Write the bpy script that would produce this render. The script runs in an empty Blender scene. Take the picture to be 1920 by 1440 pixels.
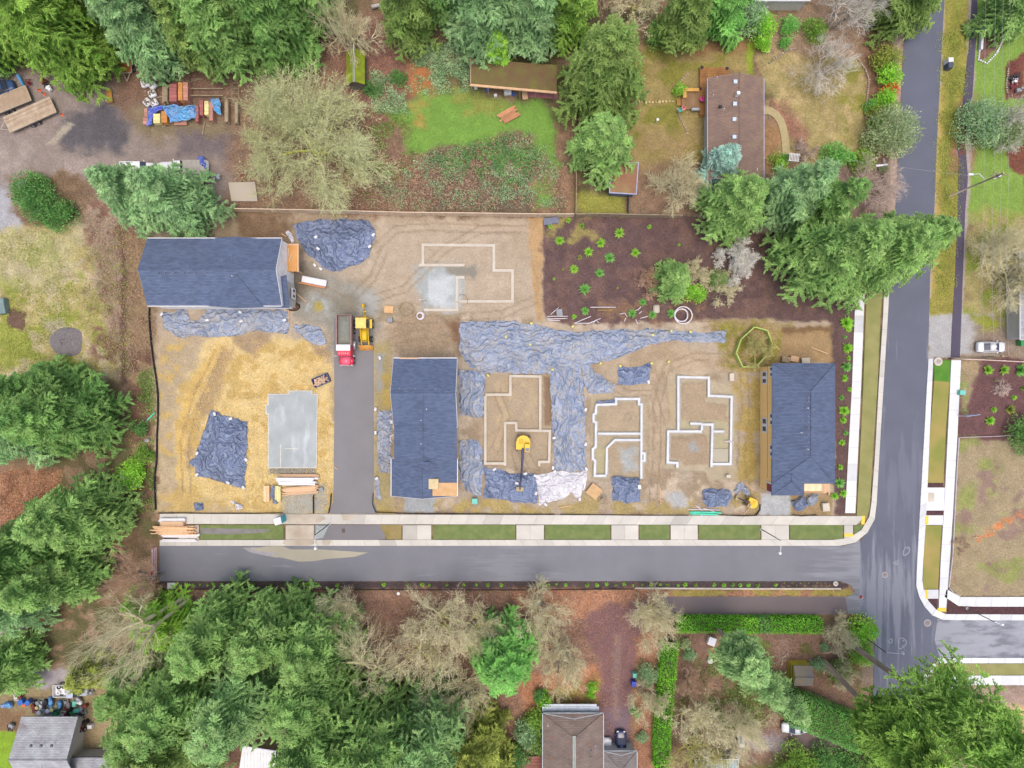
import bpy, math, random
import numpy as np
from mathutils import Vector, Matrix
R = math.radians
random.seed(11)
rng = np.random.default_rng(11)
scene = bpy.context.scene
COL = scene.collection

# ---------------------------------------------------------------- camera, sky, sun, exposure
H = 96.0                       # flying height of the drone camera, metres
LENS = 20.0
FPX = 1920 * LENS / 36.0       # focal length in photo pixels
cam = bpy.data.cameras.new('camera')
cam.lens = LENS; cam.sensor_width = 36; cam.clip_end = 5000
camo = bpy.data.objects.new('camera', cam); COL.objects.link(camo)
camo.location = (0, 0, H); camo.rotation_euler = (0, 0, 0)
scene.camera = camo
SUN_EL, SUN_ROT = R(79), R(160)
w = bpy.data.worlds.new('World'); scene.world = w; w.use_nodes = True
nt = w.node_tree
sky = nt.nodes.new('ShaderNodeTexSky'); sky.sky_type = 'NISHITA'; sky.sun_disc = False
sky.sun_elevation = SUN_EL; sky.sun_rotation = SUN_ROT
sky.air_density = 1.0; sky.dust_density = 6.0; sky.ozone_density = 0.3; sky.altitude = 100
nt.nodes['Background'].inputs[1].default_value = 0.15
nt.links.new(sky.outputs[0], nt.nodes['Background'].inputs[0])
sl = bpy.data.lights.new('sun', 'SUN'); sl.energy = 0.5; sl.angle = R(60); sl.color = (1, .95, .87)
so = bpy.data.objects.new('sun', sl); COL.objects.link(so)
so.rotation_euler = (R(90) - SUN_EL, 0, math.pi - SUN_ROT)
so.location = (0, 0, 150)
scene.view_settings.view_transform = 'Standard'; scene.view_settings.look = 'None'
scene.view_settings.exposure = 0.72; scene.view_settings.gamma = 1
scene.view_settings.use_curve_mapping = False

# ---------------------------------------------------------------- helpers
def P(x, y, z=0.0):            # photo pixel seen at height z -> world point
    s = (H - z) / FPX
    return ((x - 960) * s, (720 - y) * s, z)
def PP(pts, z=0.0): return [P(x, y, z)[:2] for x, y in pts]
ALB = 0.72
def lin(c):
    c = np.asarray(c, float) / 255
    return np.where(c <= .04045, c / 12.92, ((c + .055) / 1.055) ** 2.4)
def col(r, g, b, k=ALB): return tuple(float(v) for v in np.clip(lin((r, g, b)) * k, 0, .85)) + (1.0,)
_m = {}
def mat(name, c, rough=.75, metal=0., var=.12, scale=1.5, bump=0., c2=None, spec=.3, detail=4, attr=False, stretch=None, bscale=None):
    """procedural material: colour broken up by noise, optional second colour, optional bump"""
    if name in _m: return _m[name]
    m = bpy.data.materials.new(name); m.use_nodes = True; t = m.node_tree; b = t.nodes['Principled BSDF']
    b.inputs['Roughness'].default_value = rough; b.inputs['Metallic'].default_value = metal
    b.inputs['Specular IOR Level'].default_value = spec
    tc = t.nodes.new('ShaderNodeTexCoord'); n = t.nodes.new('ShaderNodeTexNoise')
    n.inputs['Scale'].default_value = scale; n.inputs['Detail'].default_value = detail
    src = tc.outputs['Object']
    if stretch:
        mp = t.nodes.new('ShaderNodeMapping'); mp.inputs['Scale'].default_value = stretch
        t.links.new(src, mp.inputs[0]); src = mp.outputs[0]
    t.links.new(src, n.inputs['Vector'])
    r = t.nodes.new('ShaderNodeValToRGB'); r.color_ramp.elements[0].position = .32; r.color_ramp.elements[1].position = .68
    a = np.array(c[:3])
    if c2 is None: lo, hi = a * (1 - var), np.clip(a * (1 + var), 0, .9)
    else: lo, hi = a, np.array(c2[:3])
    r.color_ramp.elements[0].color = (*lo, 1); r.color_ramp.elements[1].color = (*hi, 1)
    t.links.new(n.outputs['Fac'], r.inputs[0]); out = r.outputs[0]
    if attr:                   # small per-piece variation of the paint / plank / leaf itself
        at = t.nodes.new('ShaderNodeAttribute'); at.attribute_name = 'tint'
        mx = t.nodes.new('ShaderNodeMix'); mx.data_type = 'RGBA'; mx.blend_type = 'MULTIPLY'; mx.inputs[0].default_value = 1
        t.links.new(out, mx.inputs[6]); t.links.new(at.outputs['Color'], mx.inputs[7]); out = mx.outputs[2]
    t.links.new(out, b.inputs['Base Color'])
    if bump:
        bn = t.nodes.new('ShaderNodeTexNoise'); bn.inputs['Scale'].default_value = bscale or scale * 4; bn.inputs['Detail'].default_value = 4
        t.links.new(src, bn.inputs['Vector'])
        bp = t.nodes.new('ShaderNodeBump'); bp.inputs['Strength'].default_value = 1; bp.inputs['Distance'].default_value = bump
        t.links.new(bn.outputs['Fac'], bp.inputs['Height']); t.links.new(bp.outputs[0], b.inputs['Normal'])
    _m[name] = m
    return m
def link(o, parent=None):
    COL.objects.link(o)
    if parent is not None: o.parent = parent
    return o
def tag(o, label=None, cat=None, group=None, kind=None):
    if label: o['label'] = label
    if cat: o['category'] = cat
    if group: o['group'] = group
    if kind: o['kind'] = kind
    return o
def thing(name, label, cat, loc=(0, 0, 0), rz=0., group=None):
    o = bpy.data.objects.new(name, None); COL.objects.link(o)
    o.empty_display_size = .5
    o.location = loc; o.rotation_euler = (0, 0, rz)
    return tag(o, label, cat, group)
def quadmesh(name, V, tint, m, parent=None, off=(0, 0, 0)):
    """V (N,k,3) separate k-gons with a per-face tint"""
    N, k = V.shape[:2]
    me = bpy.data.meshes.new(name)
    me.vertices.add(N * k); me.vertices.foreach_set('co', (V.reshape(-1, 3) - np.array(off)).astype(np.float32).ravel())
    me.loops.add(N * k); me.loops.foreach_set('vertex_index', np.arange(N * k, dtype=np.int32))
    me.polygons.add(N); me.polygons.foreach_set('loop_start', np.arange(0, N * k, k, dtype=np.int32))
    me.polygons.foreach_set('loop_total', np.full(N, k, dtype=np.int32))
    me.update(calc_edges=True)
    if tint is not None:
        a = me.attributes.new('tint', 'FLOAT_COLOR', 'FACE')
        tt = np.ones((N, 4), np.float32); tt[:, :3] = tint if np.ndim(tint) == 2 else np.asarray(tint)[:, None]
        a.data.foreach_set('color', tt.ravel())
    me.materials.append(m)
    return link(bpy.data.objects.new(name, me), parent)
class MB:
    """collects simple solids into one mesh"""
    def __init__(s): s.v = []; s.f = []; s.t = []; s.s = []
    def add(s, vs, fs, tint=1., smooth=False):
        n = len(s.v); s.v += [tuple(v) for v in vs]
        for f in fs: s.f.append(tuple(i + n for i in f)); s.t.append(tint); s.s.append(smooth)
        return s
    def box(s, c, d, rz=0., tint=1., top=1., rx=0., ry=0., bev=0.):
        dx, dy, dz = d[0] / 2, d[1] / 2, d[2] / 2
        if bev:
            b = min(bev, dx * .9, dy * .9, dz * .9)
            rings = []
            for z, i in ((-dz, b), (-dz + b, 0), (dz - b, 0), (dz, b)):
                ex, ey = dx - i, dy - i; q = b * .6
                rings.append([(ex - q, -ey, z), (ex, -ey + q, z), (ex, ey - q, z), (ex - q, ey, z), (-ex + q, ey, z), (-ex, ey - q, z), (-ex, -ey + q, z), (-ex + q, -ey, z)])
            vs = [p for r_ in rings for p in r_]; fs = [tuple(range(7, -1, -1)), tuple(range(24, 32))]
            for k in range(3):
                for j in range(8): fs.append((k * 8 + j, k * 8 + (j + 1) % 8, k * 8 + 8 + (j + 1) % 8, k * 8 + 8 + j))
        else:
            vs = [(x * (top if z > 0 else 1), y * (top if z > 0 else 1), z) for z in (-dz, dz) for x, y in ((-dx, -dy), (dx, -dy), (dx, dy), (-dx, dy))]
            fs = [(3, 2, 1, 0), (4, 5, 6, 7), (0, 1, 5, 4), (1, 2, 6, 5), (2, 3, 7, 6), (3, 0, 4, 7)]
        M = Matrix.Rotation(rz, 3, 'Z') @ Matrix.Rotation(ry, 3, 'Y') @ Matrix.Rotation(rx, 3, 'X')
        vs = [M @ Vector(v) + Vector(c) for v in vs]
        return s.add(vs, fs, tint)
    def prism(s, poly, z0, z1, tint=1., zf=None):
        n = len(poly)
        a = sum(poly[i][0] * poly[(i + 1) % n][1] - poly[(i + 1) % n][0] * poly[i][1] for i in range(n))
        if a < 0: poly = poly[::-1]
        vs = [(x, y, z0) for x, y in poly] + [(x, y, z1 if zf is None else zf(x, y)) for x, y in poly]
        return s.add(vs, [tuple(range(n - 1, -1, -1)), tuple(range(n, 2 * n))] + [(i, (i + 1) % n, n + (i + 1) % n, n + i) for i in range(n)], tint)
    def tube(s, pts, r, n=6, tint=1., cap=True):
        pts = [Vector(p) for p in pts]; rs = r if isinstance(r, (list, tuple)) else [r] * len(pts)
        vs = []; up = Vector((0, 0, 1))
        for i, p in enumerate(pts):
            d = (pts[min(i + 1, len(pts) - 1)] - pts[max(i - 1, 0)]).normalized()
            u = d.cross(up if abs(d.z) < .9 else Vector((1, 0, 0))).normalized(); q = d.cross(u)
            for k in range(n):
                a = 2 * math.pi * k / n; vs.append(p + (u * math.cos(a) + q * math.sin(a)) * rs[i])
        fs = [(i * n + k, i * n + (k + 1) % n, (i + 1) * n + (k + 1) % n, (i + 1) * n + k) for i in range(len(pts) - 1) for k in range(n)]
        s.add(vs, fs, tint, n > 5)
        if cap:
            m0 = len(s.v) - len(vs)
            s.f += [tuple(m0 + k for k in range(n)), tuple(m0 + len(vs) - n + k for k in range(n - 1, -1, -1))]; s.t += [tint] * 2; s.s += [False] * 2
        return s
    def cyl(s, c, r, h, n=16, axis='z', tint=1., r2=None):
        c = Vector(c); d = {'x': Vector((1, 0, 0)), 'y': Vector((0, 1, 0)), 'z': Vector((0, 0, 1))}[axis] * h / 2
        return s.tube([c - d, c + d], [r, r if r2 is None else r2], n, tint)
    def loft(s, rings, tint=1., smooth=True):
        n = len(rings[0]); vs = [p for r_ in rings for p in r_]
        s.add(vs, [(i * n + k, i * n + (k + 1) % n, (i + 1) * n + (k + 1) % n, (i + 1) * n + k) for i in range(len(rings) - 1) for k in range(n)], tint, smooth)
        m0 = len(s.v) - len(vs)
        s.f += [tuple(m0 + k for k in range(n - 1, -1, -1)), tuple(m0 + len(vs) - n + k for k in range(n))]; s.t += [tint] * 2; s.s += [False] * 2
        return s
    def strip(s, pts, wd, z0, z1, closed=False, tint=1.):
        """wall of width wd along a ground polyline (butt-mitred)"""
        pts = [Vector((p[0], p[1])) for p in pts]; n = len(pts); L = []; Rr = []
        for i, p in enumerate(pts):
            a = pts[i - 1] if (i > 0 or closed) else None; b = pts[(i + 1) % n] if (i < n - 1 or closed) else None
            d1 = (p - a).normalized() if a is not None else None; d2 = (b - p).normalized() if b is not None else None
            if d1 is None: d1 = d2
            if d2 is None: d2 = d1
            t = (d1 + d2)
            t = t.normalized() if t.length > .2 else d1
            nn = Vector((-t.y, t.x)); k = 1 / max(.35, nn.dot(Vector((-d1.y, d1.x))))
            L.append(p + nn * wd / 2 * k); Rr.append(p - nn * wd / 2 * k)
        vs = [(q.x, q.y, z) for z in (z0, z1) for lr in (L, Rr) for q in lr]
        fs = []; m = n if closed else n - 1
        for i in range(m):
            j = (i + 1) % n
            fs += [(i, j, n + j, n + i)[::-1], (2 * n + i, 2 * n + j, 3 * n + j, 3 * n + i)[::-1], (i, j, 2 * n + j, 2 * n + i), (n + i, n + j, 3 * n + j, 3 * n + i)[::-1]]
        if not closed: fs += [(0, 2 * n, 3 * n, n), (n - 1, 2 * n - 1, 4 * n - 1, 3 * n - 1)]
        return s.add(vs, fs, tint)
    def build(s, name, m, parent=None, local=False, recenter=True, smooth=False):
        V = np.array(s.v, float)
        off = np.zeros(3)
        if not local:
            if parent is not None:
                q = parent; off = np.zeros(3)
                while q is not None: off += np.array(q.location); q = q.parent
            elif recenter: off = np.array([(V[:, 0].min() + V[:, 0].max()) / 2, (V[:, 1].min() + V[:, 1].max()) / 2, V[:, 2].min()])
        me = bpy.data.meshes.new(name)
        me.from_pydata([tuple(v) for v in V - off], [], s.f); me.update()
        a = me.attributes.new('tint', 'FLOAT_COLOR', 'FACE')
        T = np.ones((len(s.f), 4), np.float32)
        for i, t in enumerate(s.t): T[i, :3] = t
        a.data.foreach_set('color', T.ravel())
        me.polygons.foreach_set('use_smooth', [bool(q or smooth) for q in s.s])
        me.materials.append(m)
        o = link(bpy.data.objects.new(name, me), parent)
        if not local and parent is None and recenter: o.location = tuple(off)
        return o
def vnoise(x, y, sc, seed):
    r = np.random.default_rng(seed); G = r.random((257, 257))
    x = x / sc + 1000.37; y = y / sc + 1000.71
    xi = np.floor(x).astype(int); yi = np.floor(y).astype(int); fx = x - xi; fy = y - yi
    fx = fx * fx * (3 - 2 * fx); fy = fy * fy * (3 - 2 * fy); xi %= 256; yi %= 256
    return (G[yi, xi] * (1 - fx) + G[yi, xi + 1] * fx) * (1 - fy) + (G[yi + 1, xi] * (1 - fx) + G[yi + 1, xi + 1] * fx) * fy
def fbm(x, y, sc, seed, o=4):
    t = 0; a = 1; s = 0
    for i in range(o): t = t + a * vnoise(x, y, sc / 2 ** i, seed * 17 + i); s += a; a *= .55
    return t / s
def sdist(x, y, poly):
    """signed distance to polygon (positive inside)"""
    d = np.full(x.shape, 1e9); ins = np.zeros(x.shape, bool); n = len(poly)
    for i in range(n):
        ax, ay = poly[i]; bx, by = poly[(i + 1) % n]; ex, ey = bx - ax, by - ay
        t = np.clip(((x - ax) * ex + (y - ay) * ey) / (ex * ex + ey * ey + 1e-9), 0, 1)
        d = np.minimum(d, np.hypot(x - ax - t * ex, y - ay - t * ey))
        if ay != by:
            c = ((ay > y) != (by > y)) & (x < (bx - ax) * (y - ay) / (by - ay) + ax); ins ^= c
    return np.where(ins, d, -d)
def sstep(a, b, x): t = np.clip((x - a) / (b - a), 0, 1); return t * t * (3 - 2 * t)
ORD = ['first', 'second', 'third', 'fourth', 'fifth', 'sixth', 'seventh', 'eighth', 'ninth', 'tenth', 'eleventh', 'twelfth', 'thirteenth', 'fourteenth', 'fifteenth', 'sixteenth', 'seventeenth', 'eighteenth', 'nineteenth', 'twentieth']
TENS = ['', '', 'twenty', 'thirty', 'forty', 'fifty', 'sixty', 'seventy', 'eighty', 'ninety']
def ordw(i):
    if i < 20: return ORD[i]
    i += 1
    return (TENS[i // 10][:-1] + 'ieth') if i % 10 == 0 else TENS[i // 10] + '-' + ORD[i % 10 - 1]
# ---------------------------------------------------------------- the ground: one sheet reaching the horizon
st = 3.0
def axis(lo, hi):
    d = np.arange(lo, hi + .1, st)
    e = np.array([40, 120, 300, 800, 2000, 6000, 16000.])
    return np.concatenate([(lo - e)[::-1], d, hi + e])
ax_, ay_ = axis(-60, 1980), axis(-60, 1500)
GX, GY = np.meshgrid(ax_, ay_); gx, gy = GX.ravel(), GY.ravel()
WX = (fbm(gx, gy, 34, 1) - .5) * 2; WY = (fbm(gx, gy, 34, 2) - .5) * 2
WX2 = (vnoise(gx, gy, 7, 5) - .5) * 2; WY2 = (vnoise(gx, gy, 7, 6) - .5) * 2
CO = np.tile(np.array([128, 106, 80.]), (len(gx), 1)); AM = np.full(len(gx), .5); DZ = np.zeros(len(gx))
N1 = fbm(gx, gy, 40, 3); N2 = fbm(gx, gy, 12, 4)
def paint(poly, c, soft=6, warp=6, amp=None, patch=None, a=1., dz=None, seed=9, smear=None):
    """lay a kind of ground (soil, straw, leaves, turf, gravel) over a region with a ragged edge"""
    if warp >= 4: soft *= 2.; warp *= 1.7
    xs = [p[0] for p in poly]; ys = [p[1] for p in poly]; mg = soft + warp * 2 + 4
    k = np.where((gx > min(xs) - mg) & (gx < max(xs) + mg) & (gy > min(ys) - mg) & (gy < max(ys) + mg))[0]
    if not len(k): return
    d = sdist(gx[k] + WX[k] * warp * 1.6 + WX2[k] * min(warp, 4), gy[k] + WY[k] * warp * 1.6 + WY2[k] * min(warp, 4), poly)
    m = sstep(-soft / 2, soft / 2, d) * a
    if patch:
        sc, lo, hi = patch
        sx, sy = smear or (1, 1)
        m = m * sstep(lo, hi, fbm(gx[k] * sx, gy[k] * sy, sc, seed))
    CO[k] = CO[k] * (1 - m[:, None]) + np.array(c, float) * m[:, None]
    if amp is not None: AM[k] = AM[k] * (1 - m) + amp * m
    if dz is not None: DZ[k] = DZ[k] * (1 - m) + dz * m
def rect(x0, y0, x1, y1): return [(x0, y0), (x1, y0), (x1, y1), (x0, y1)]
ALLR = rect(-60000, -60000, 60000, 60000)
RED, LEAF, STRAW, TAN = (140, 92, 74), (166, 116, 86), (216, 192, 134), (178, 163, 142)
paint(ALLR, (104, 100, 66), patch=(60, .45, .6), seed=21)
paint(ALLR, (146, 120, 96), patch=(22, .52, .66), seed=22)
# --- north-west yard
paint([(-60, 130), (440, 130), (460, 400), (200, 420), (-60, 470)], (150, 137, 130), 12, 8, .35)
paint([(190, 90), (450, 80), (460, 250), (270, 250), (215, 215)], (128, 102, 86), 14, 10, .5)
paint([(240, 190), (440, 225), (440, 262), (250, 258)], (136, 122, 96), 14, 8, .4)
paint([(120, 215), (205, 190), (240, 240), (235, 280), (165, 290), (118, 262)], (98, 95, 100), 12, 8, .4)
paint([(330, 250), (450, 250), (450, 300), (330, 290)], (118, 108, 110), 14, 8, .4)
paint([(88, 272), (125, 228), (138, 230), (100, 276)], (172, 163, 146), 6, 3)
paint([(-60, 380), (40, 330), (66, 400), (40, 470), (-60, 520)], (170, 170, 176), 14, 6, .3)
paint([(-60, 130), (40, 150), (20, 200), (-60, 215)], (160, 150, 140), 8, 4, .3)
paint([(20, 330), (150, 320), (200, 380), (150, 440), (60, 430), (20, 400)], (128, 104, 80), 12, 8, .6)
paint([(-60, 270), (200, 290), (200, 330), (60, 320), (-60, 330)], (163, 150, 142), 14, 8, patch=(30, .42, .6))
# --- west field
paint([(-60, 470), (60, 410), (160, 420), (245, 440), (250, 690), (-60, 740)], (172, 160, 100), 16, 10, .55)
paint([(-60, 440), (250, 400), (250, 700), (-60, 740)], (186, 172, 132), 10, 10, patch=(26, .5, .62), seed=31)
paint([(-60, 440), (230, 420), (230, 700), (-60, 740)], (150, 158, 66), 10, 10, patch=(34, .5, .64), seed=32)
paint([(-60, 440), (150, 420), (110, 560), (-60, 520)], (178, 172, 130), 20, 10, a=.6)
paint([(160, 380), (250, 380), (262, 700), (215, 700), (185, 560), (165, 460)], (158, 138, 116), 14, 8, .6)
paint([(160, 380), (262, 380), (262, 720), (180, 690)], (132, 100, 84), 10, 8, patch=(18, .5, .62), seed=33)
paint([(225, 430), (236, 430), (238, 720), (226, 720)], (106, 84, 70), 6, 3, .6)
paint([(236, 440), (282, 440), (296, 960), (250, 960), (240, 700)], (150, 126, 94), 10, 6, .55)
paint([(236, 660), (290, 660), (294, 960), (240, 960)], (118, 88, 70), 12, 8, .6, patch=(30, .38, .55), seed=34)
paint([(15, 580), (48, 585), (44, 618), (16, 612)], (116, 90, 74), 6, 3)
paint([(80, 600), (120, 595), (110, 640), (85, 640)], (168, 158, 134), 12, 5)
paint([(-60, 870), (120, 880), (110, 950), (30, 1000), (-60, 1010)], (178, 128, 96), 16, 10, .8)
paint([(-60, 870), (120, 880), (110, 950), (-60, 1010)], (140, 96, 76), 10, 10, .8, patch=(14, .5, .62), seed=35)
# --- south-west corner
paint([(-60, 1160), (60, 1170), (30, 1260), (-60, 1320)], (160, 150, 138), 10, 6, .4)
paint([(60, 1250), (210, 1255), (215, 1292), (40, 1290)], (170, 162, 168), 8, 4, .2)
paint([(-60, 1290), (210, 1288), (215, 1345), (-60, 1350)], (150, 134, 98), 6, 4, .5)
paint([(-60, 1320), (45, 1340), (50, 1400), (-60, 1410)], (140, 112, 82), 8, 6, .5)
paint([(-60, 1370), (28, 1372), (24, 1500), (-60, 1500)], (134, 170, 48), 5, 2, .35)
paint([(130, 1335), (230, 1330), (270, 1500), (130, 1500)], (164, 146, 112), 8, 4, .4)
paint([(215, 1380), (265, 1370), (275, 1460), (215, 1460)], (182, 158, 128), 10, 4, .4)
# --- under the big mossy tree and the bramble land
paint([(430, 70), (760, 60), (780, 400), (430, 400)], (140, 112, 90), 20, 10, .7)
paint([(600, 30), (760, 30), (790, 200), (700, 260), (620, 180)], (142, 100, 84), 16, 10, .8)
paint([(760, 110), (800, 110), (815, 160), (800, 180), (765, 165)], (180, 118, 72), 14, 6, .5)
paint([(640, 300), (800, 280), (1060, 330), (1070, 400), (640, 400)], (150, 112, 92), 16, 10, .8)
paint([(640, 300), (1060, 300), (1070, 400), (640, 400)], (170, 130, 96), 10, 10, .8, patch=(22, .5, .64), seed=41)
G1, G2 = (118, 160, 68), (128, 150, 60)
paint([(728, 212), (765, 192), (800, 175), (880, 168), (960, 190), (1010, 190), (1040, 215), (1055, 300), (1045, 380), (1000, 390), (1010, 330), (985, 250), (930, 258), (880, 272), (800, 292), (765, 285), (755, 240)], G1, 10, 6, .35)
paint([(755, 195), (800, 190), (800, 250), (760, 245)], (164, 146, 74), 12, 8, .4, patch=(26, .38, .55))
paint([(800, 170), (900, 165), (960, 200), (860, 215)], (138, 148, 70), 12, 8, .4, patch=(26, .4, .6), seed=42)
paint([(800, 292), (880, 272), (985, 250), (1010, 330), (990, 400), (790, 400)], (122, 104, 84), 12, 8, .8)
paint([(1040, 200), (1085, 200), (1085, 400), (1055, 400)], (150, 118, 92), 10, 5, .6)
paint([(1085, 355), (1180, 365), (1175, 402), (1085, 402)], (150, 152, 66), 8, 4, .5)
paint([(1180, 300), (1330, 300), (1330, 402), (1180, 402)], (146, 118, 94), 12, 8, .6)
# --- lawns round the brown-roofed house
paint([(1170, 95), (1250, 78), (1405, 75), (1412, 140), (1330, 140), (1330, 300), (1180, 310), (1160, 200)], (158, 141, 88), 12, 6, .45)
paint([(1170, 95), (1405, 75), (1412, 140), (1330, 300), (1180, 310)], (134, 132, 58), 10, 8, .45, patch=(40, .5, .64), seed=43)
paint([(1200, 250), (1320, 250), (1300, 330), (1190, 320)], (158, 134, 92), 20, 10, .5, a=.6)
paint([(1230, 80), (1405, 78), (1400, 98), (1240, 98)], (150, 106, 76), 10, 5, a=.7)
paint([(1400, 80), (1412, 80), (1412, 135), (1402, 140)], (140, 160, 50), 5, 2, .4)
paint([(1430, 20), (1640, 10), (1640, 110), (1430, 110)], (156, 130, 104), 14, 8, .6)
paint([(1430, 100), (1620, 110), (1628, 200), (1620, 300), (1500, 310), (1440, 280), (1470, 200), (1430, 170)], (162, 148, 94), 12, 6, .5)
paint([(1430, 100), (1620, 110), (1628, 300), (1440, 300)], (180, 160, 110), 10, 8, .5, patch=(20, .48, .62), seed=44)
paint([(1560, 100), (1628, 120), (1625, 300), (1590, 300)], (136, 134, 58), 14, 8, .5, patch=(20, .4, .6), seed=45)
paint([(1440, 190), (1480, 200), (1510, 260), (1500, 300), (1450, 220)], (156, 112, 90), 12, 6, .6)
paint([(1430, 230), (1470, 240), (1462, 320), (1430, 320)], (158, 122, 84), 8, 4, .5)
paint([(1620, 60), (1692, 60), (1692, 310), (1630, 310)], (134, 98, 78), 10, 4, .6)
paint([(1500, 310), (1690, 300), (1690, 400), (1480, 400)], (136, 114, 104), 12, 6, .5)
# --- east verge, path margins and lawns
paint([(1680, -60), (1700, -60), (1676, 500), (1660, 500), (1672, 200)], (176, 156, 142), 6, 2, .3)
paint([(1750, -60), (1920, -60), (1920, 420), (1740, 420)], (126, 160, 68), 6, 2, .4)
paint([(1765, -60), (1826, -60), (1800, 600), (1742, 600)], (152, 146, 66), 6, 3, .5)
paint([(1790, -60), (1800, -60), (1775, 500), (1768, 500)], (112, 132, 44), 14, 6, .5, a=.7)
paint([(1763, -60), (1774, -60), (1749, 560), (1739, 560)], (184, 168, 150), 4, 1.5, .25)
paint([(1758, 160), (1768, 160), (1757, 560), (1748, 560)], (184, 160, 88), 8, 3, .4, a=.7)
paint([(1808, 180), (1835, 180), (1822, 320), (1790, 320), (1785, 250)], (158, 112, 96), 10, 5, .5)
paint([(1815, 400), (1980, 400), (1980, 600), (1802, 600)], (166, 156, 100), 14, 8, .5)
paint([(1815, 400), (1980, 400), (1980, 600), (1802, 600)], (142, 156, 62), 10, 8, .5, patch=(34, .48, .62), seed=46)
paint([(1817, 0), (1834, 0), (1806, 600), (1796, 600), (1808, 300)], (172, 160, 152), 4, 2, .3)
paint([(1742, 590), (1790, 590), (1865, 585), (1860, 668), (1740, 672)], (176, 176, 176), 8, 3, .25)
paint([(1825, 590), (1980, 590), (1980, 680), (1825, 668)], (146, 130, 114), 12, 6, .5)
paint([(1825, 590), (1900, 600), (1890, 620), (1825, 615)], (140, 150, 52), 10, 6, patch=(18, .4, .6))
paint([(1885, 120), (1920, 100), (1920, 180), (1888, 185)], (124, 72, 62), 4, 3, .6)
paint([(1835, 35), (1895, 25), (1880, 85), (1838, 115)], (130, 96, 84), 4, 2, .6)
paint([(1890, 260), (1980, 250), (1980, 330), (1900, 325), (1888, 295)], (128, 78, 62), 5, 3, .6)
paint([(1800, 672), (1980, 672), (1980, 835), (1795, 825)], (112, 80, 80), 5, 3, .5)
paint([(1800, 672), (1840, 672), (1826, 740), (1806, 770), (1800, 765)], (164, 144, 110), 6, 4, .5)
paint([(1802, 700), (1822, 700), (1815, 780), (1803, 775)], (136, 150, 84), 6, 4, patch=(12, .4, .6))
paint([(1793, 828), (1980, 822), (1980, 1120), (1800, 1118), (1775, 1095)], (163, 148, 116), 5, 2, .4)
paint([(1793, 828), (1980, 822), (1980, 1120), (1780, 1110)], (146, 152, 88), 8, 8, .4, patch=(48, .48, .64), seed=47)
paint([(1793, 828), (1980, 822), (1980, 1120), (1780, 1110)], (150, 126, 112), 8, 8, .4, patch=(30, .56, .68), seed=48)
paint([(1828, 1008), (1900, 965), (1980, 940), (1980, 952), (1905, 975), (1835, 1018)], (214, 132, 78), 6, 3, .6, patch=(8, .35, .55))
paint([(1795, 1283), (1980, 1283), (1980, 1500), (1700, 1500), (1740, 1400)], (166, 142, 128), 10, 4, .4)
paint([(1870, 1330), (1980, 1320), (1980, 1400), (1900, 1410)], (206, 180, 128), 14, 6, .4)
paint([(1740, 1260), (1800, 1280), (1760, 1500), (1700, 1500)], (176, 160, 140), 10, 4, .4)
# --- the building site
paint([(285, 405), (1440, 405), (1560, 600), (1568, 965), (292, 965), (296, 900), (292, 600)], TAN, 8, 4, .3)
paint([(285, 405), (1440, 405), (1568, 965), (292, 965)], (160, 142, 118), 10, 8, .3, patch=(50, .46, .62), seed=51)
paint([(285, 405), (1440, 405), (1568, 965), (292, 965)], (192, 177, 155), 10, 8, .3, patch=(26, .54, .68), seed=52)
paint([(445, 402), (550, 402), (545, 470), (445, 450)], (128, 104, 80), 12, 6, .5)
paint([(700, 410), (1015, 410), (1015, 600), (700, 560)], (184, 168, 146), 14, 6, .25, a=.7)
paint([(990, 405), (1020, 405), (1016, 600), (1005, 600)], (186, 154, 112), 5, 3, .3)
# straw spread over the west lot
paint([(300, 640), (420, 625), (520, 628), (600, 648), (627, 690), (628, 962), (294, 962), (296, 800)], STRAW, 10, 6, .35)
paint([(294, 620), (400, 618), (350, 720), (325, 800), (345, 930), (440, 950), (440, 964), (294, 964)], (178, 161, 134), 14, 6, .35, a=.92)
paint([(415, 660), (440, 650), (410, 740), (372, 800), (358, 880), (344, 880), (350, 800), (378, 720)], (176, 152, 116), 9, 4, .3)
paint([(405, 655), (420, 650), (370, 730), (345, 800), (345, 900), (332, 900), (330, 800), (350, 720)], (216, 184, 112), 7, 3, .3)
paint([(435, 620), (510, 620), (505, 655), (480, 668), (440, 650)], (168, 146, 116), 8, 5, .35)
paint([(585, 645), (620, 650), (615, 672), (590, 670)], (164, 142, 114), 8, 4, .3)
paint([(296, 920), (620, 940), (624, 964), (296, 964)], (198, 170, 108), 10, 5, patch=(20, .42, .6), seed=53)
paint([(300, 640), (628, 640), (628, 960), (300, 960)], (198, 170, 106), 10, 5, patch=(18, .55, .66), seed=54)
paint([(505, 876), (592, 876), (592, 890), (505, 890)], (140, 140, 136), 5, 2)
paint([(530, 915), (615, 905), (612, 962), (530, 962)], (170, 168, 158), 8, 4, .2)
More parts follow.
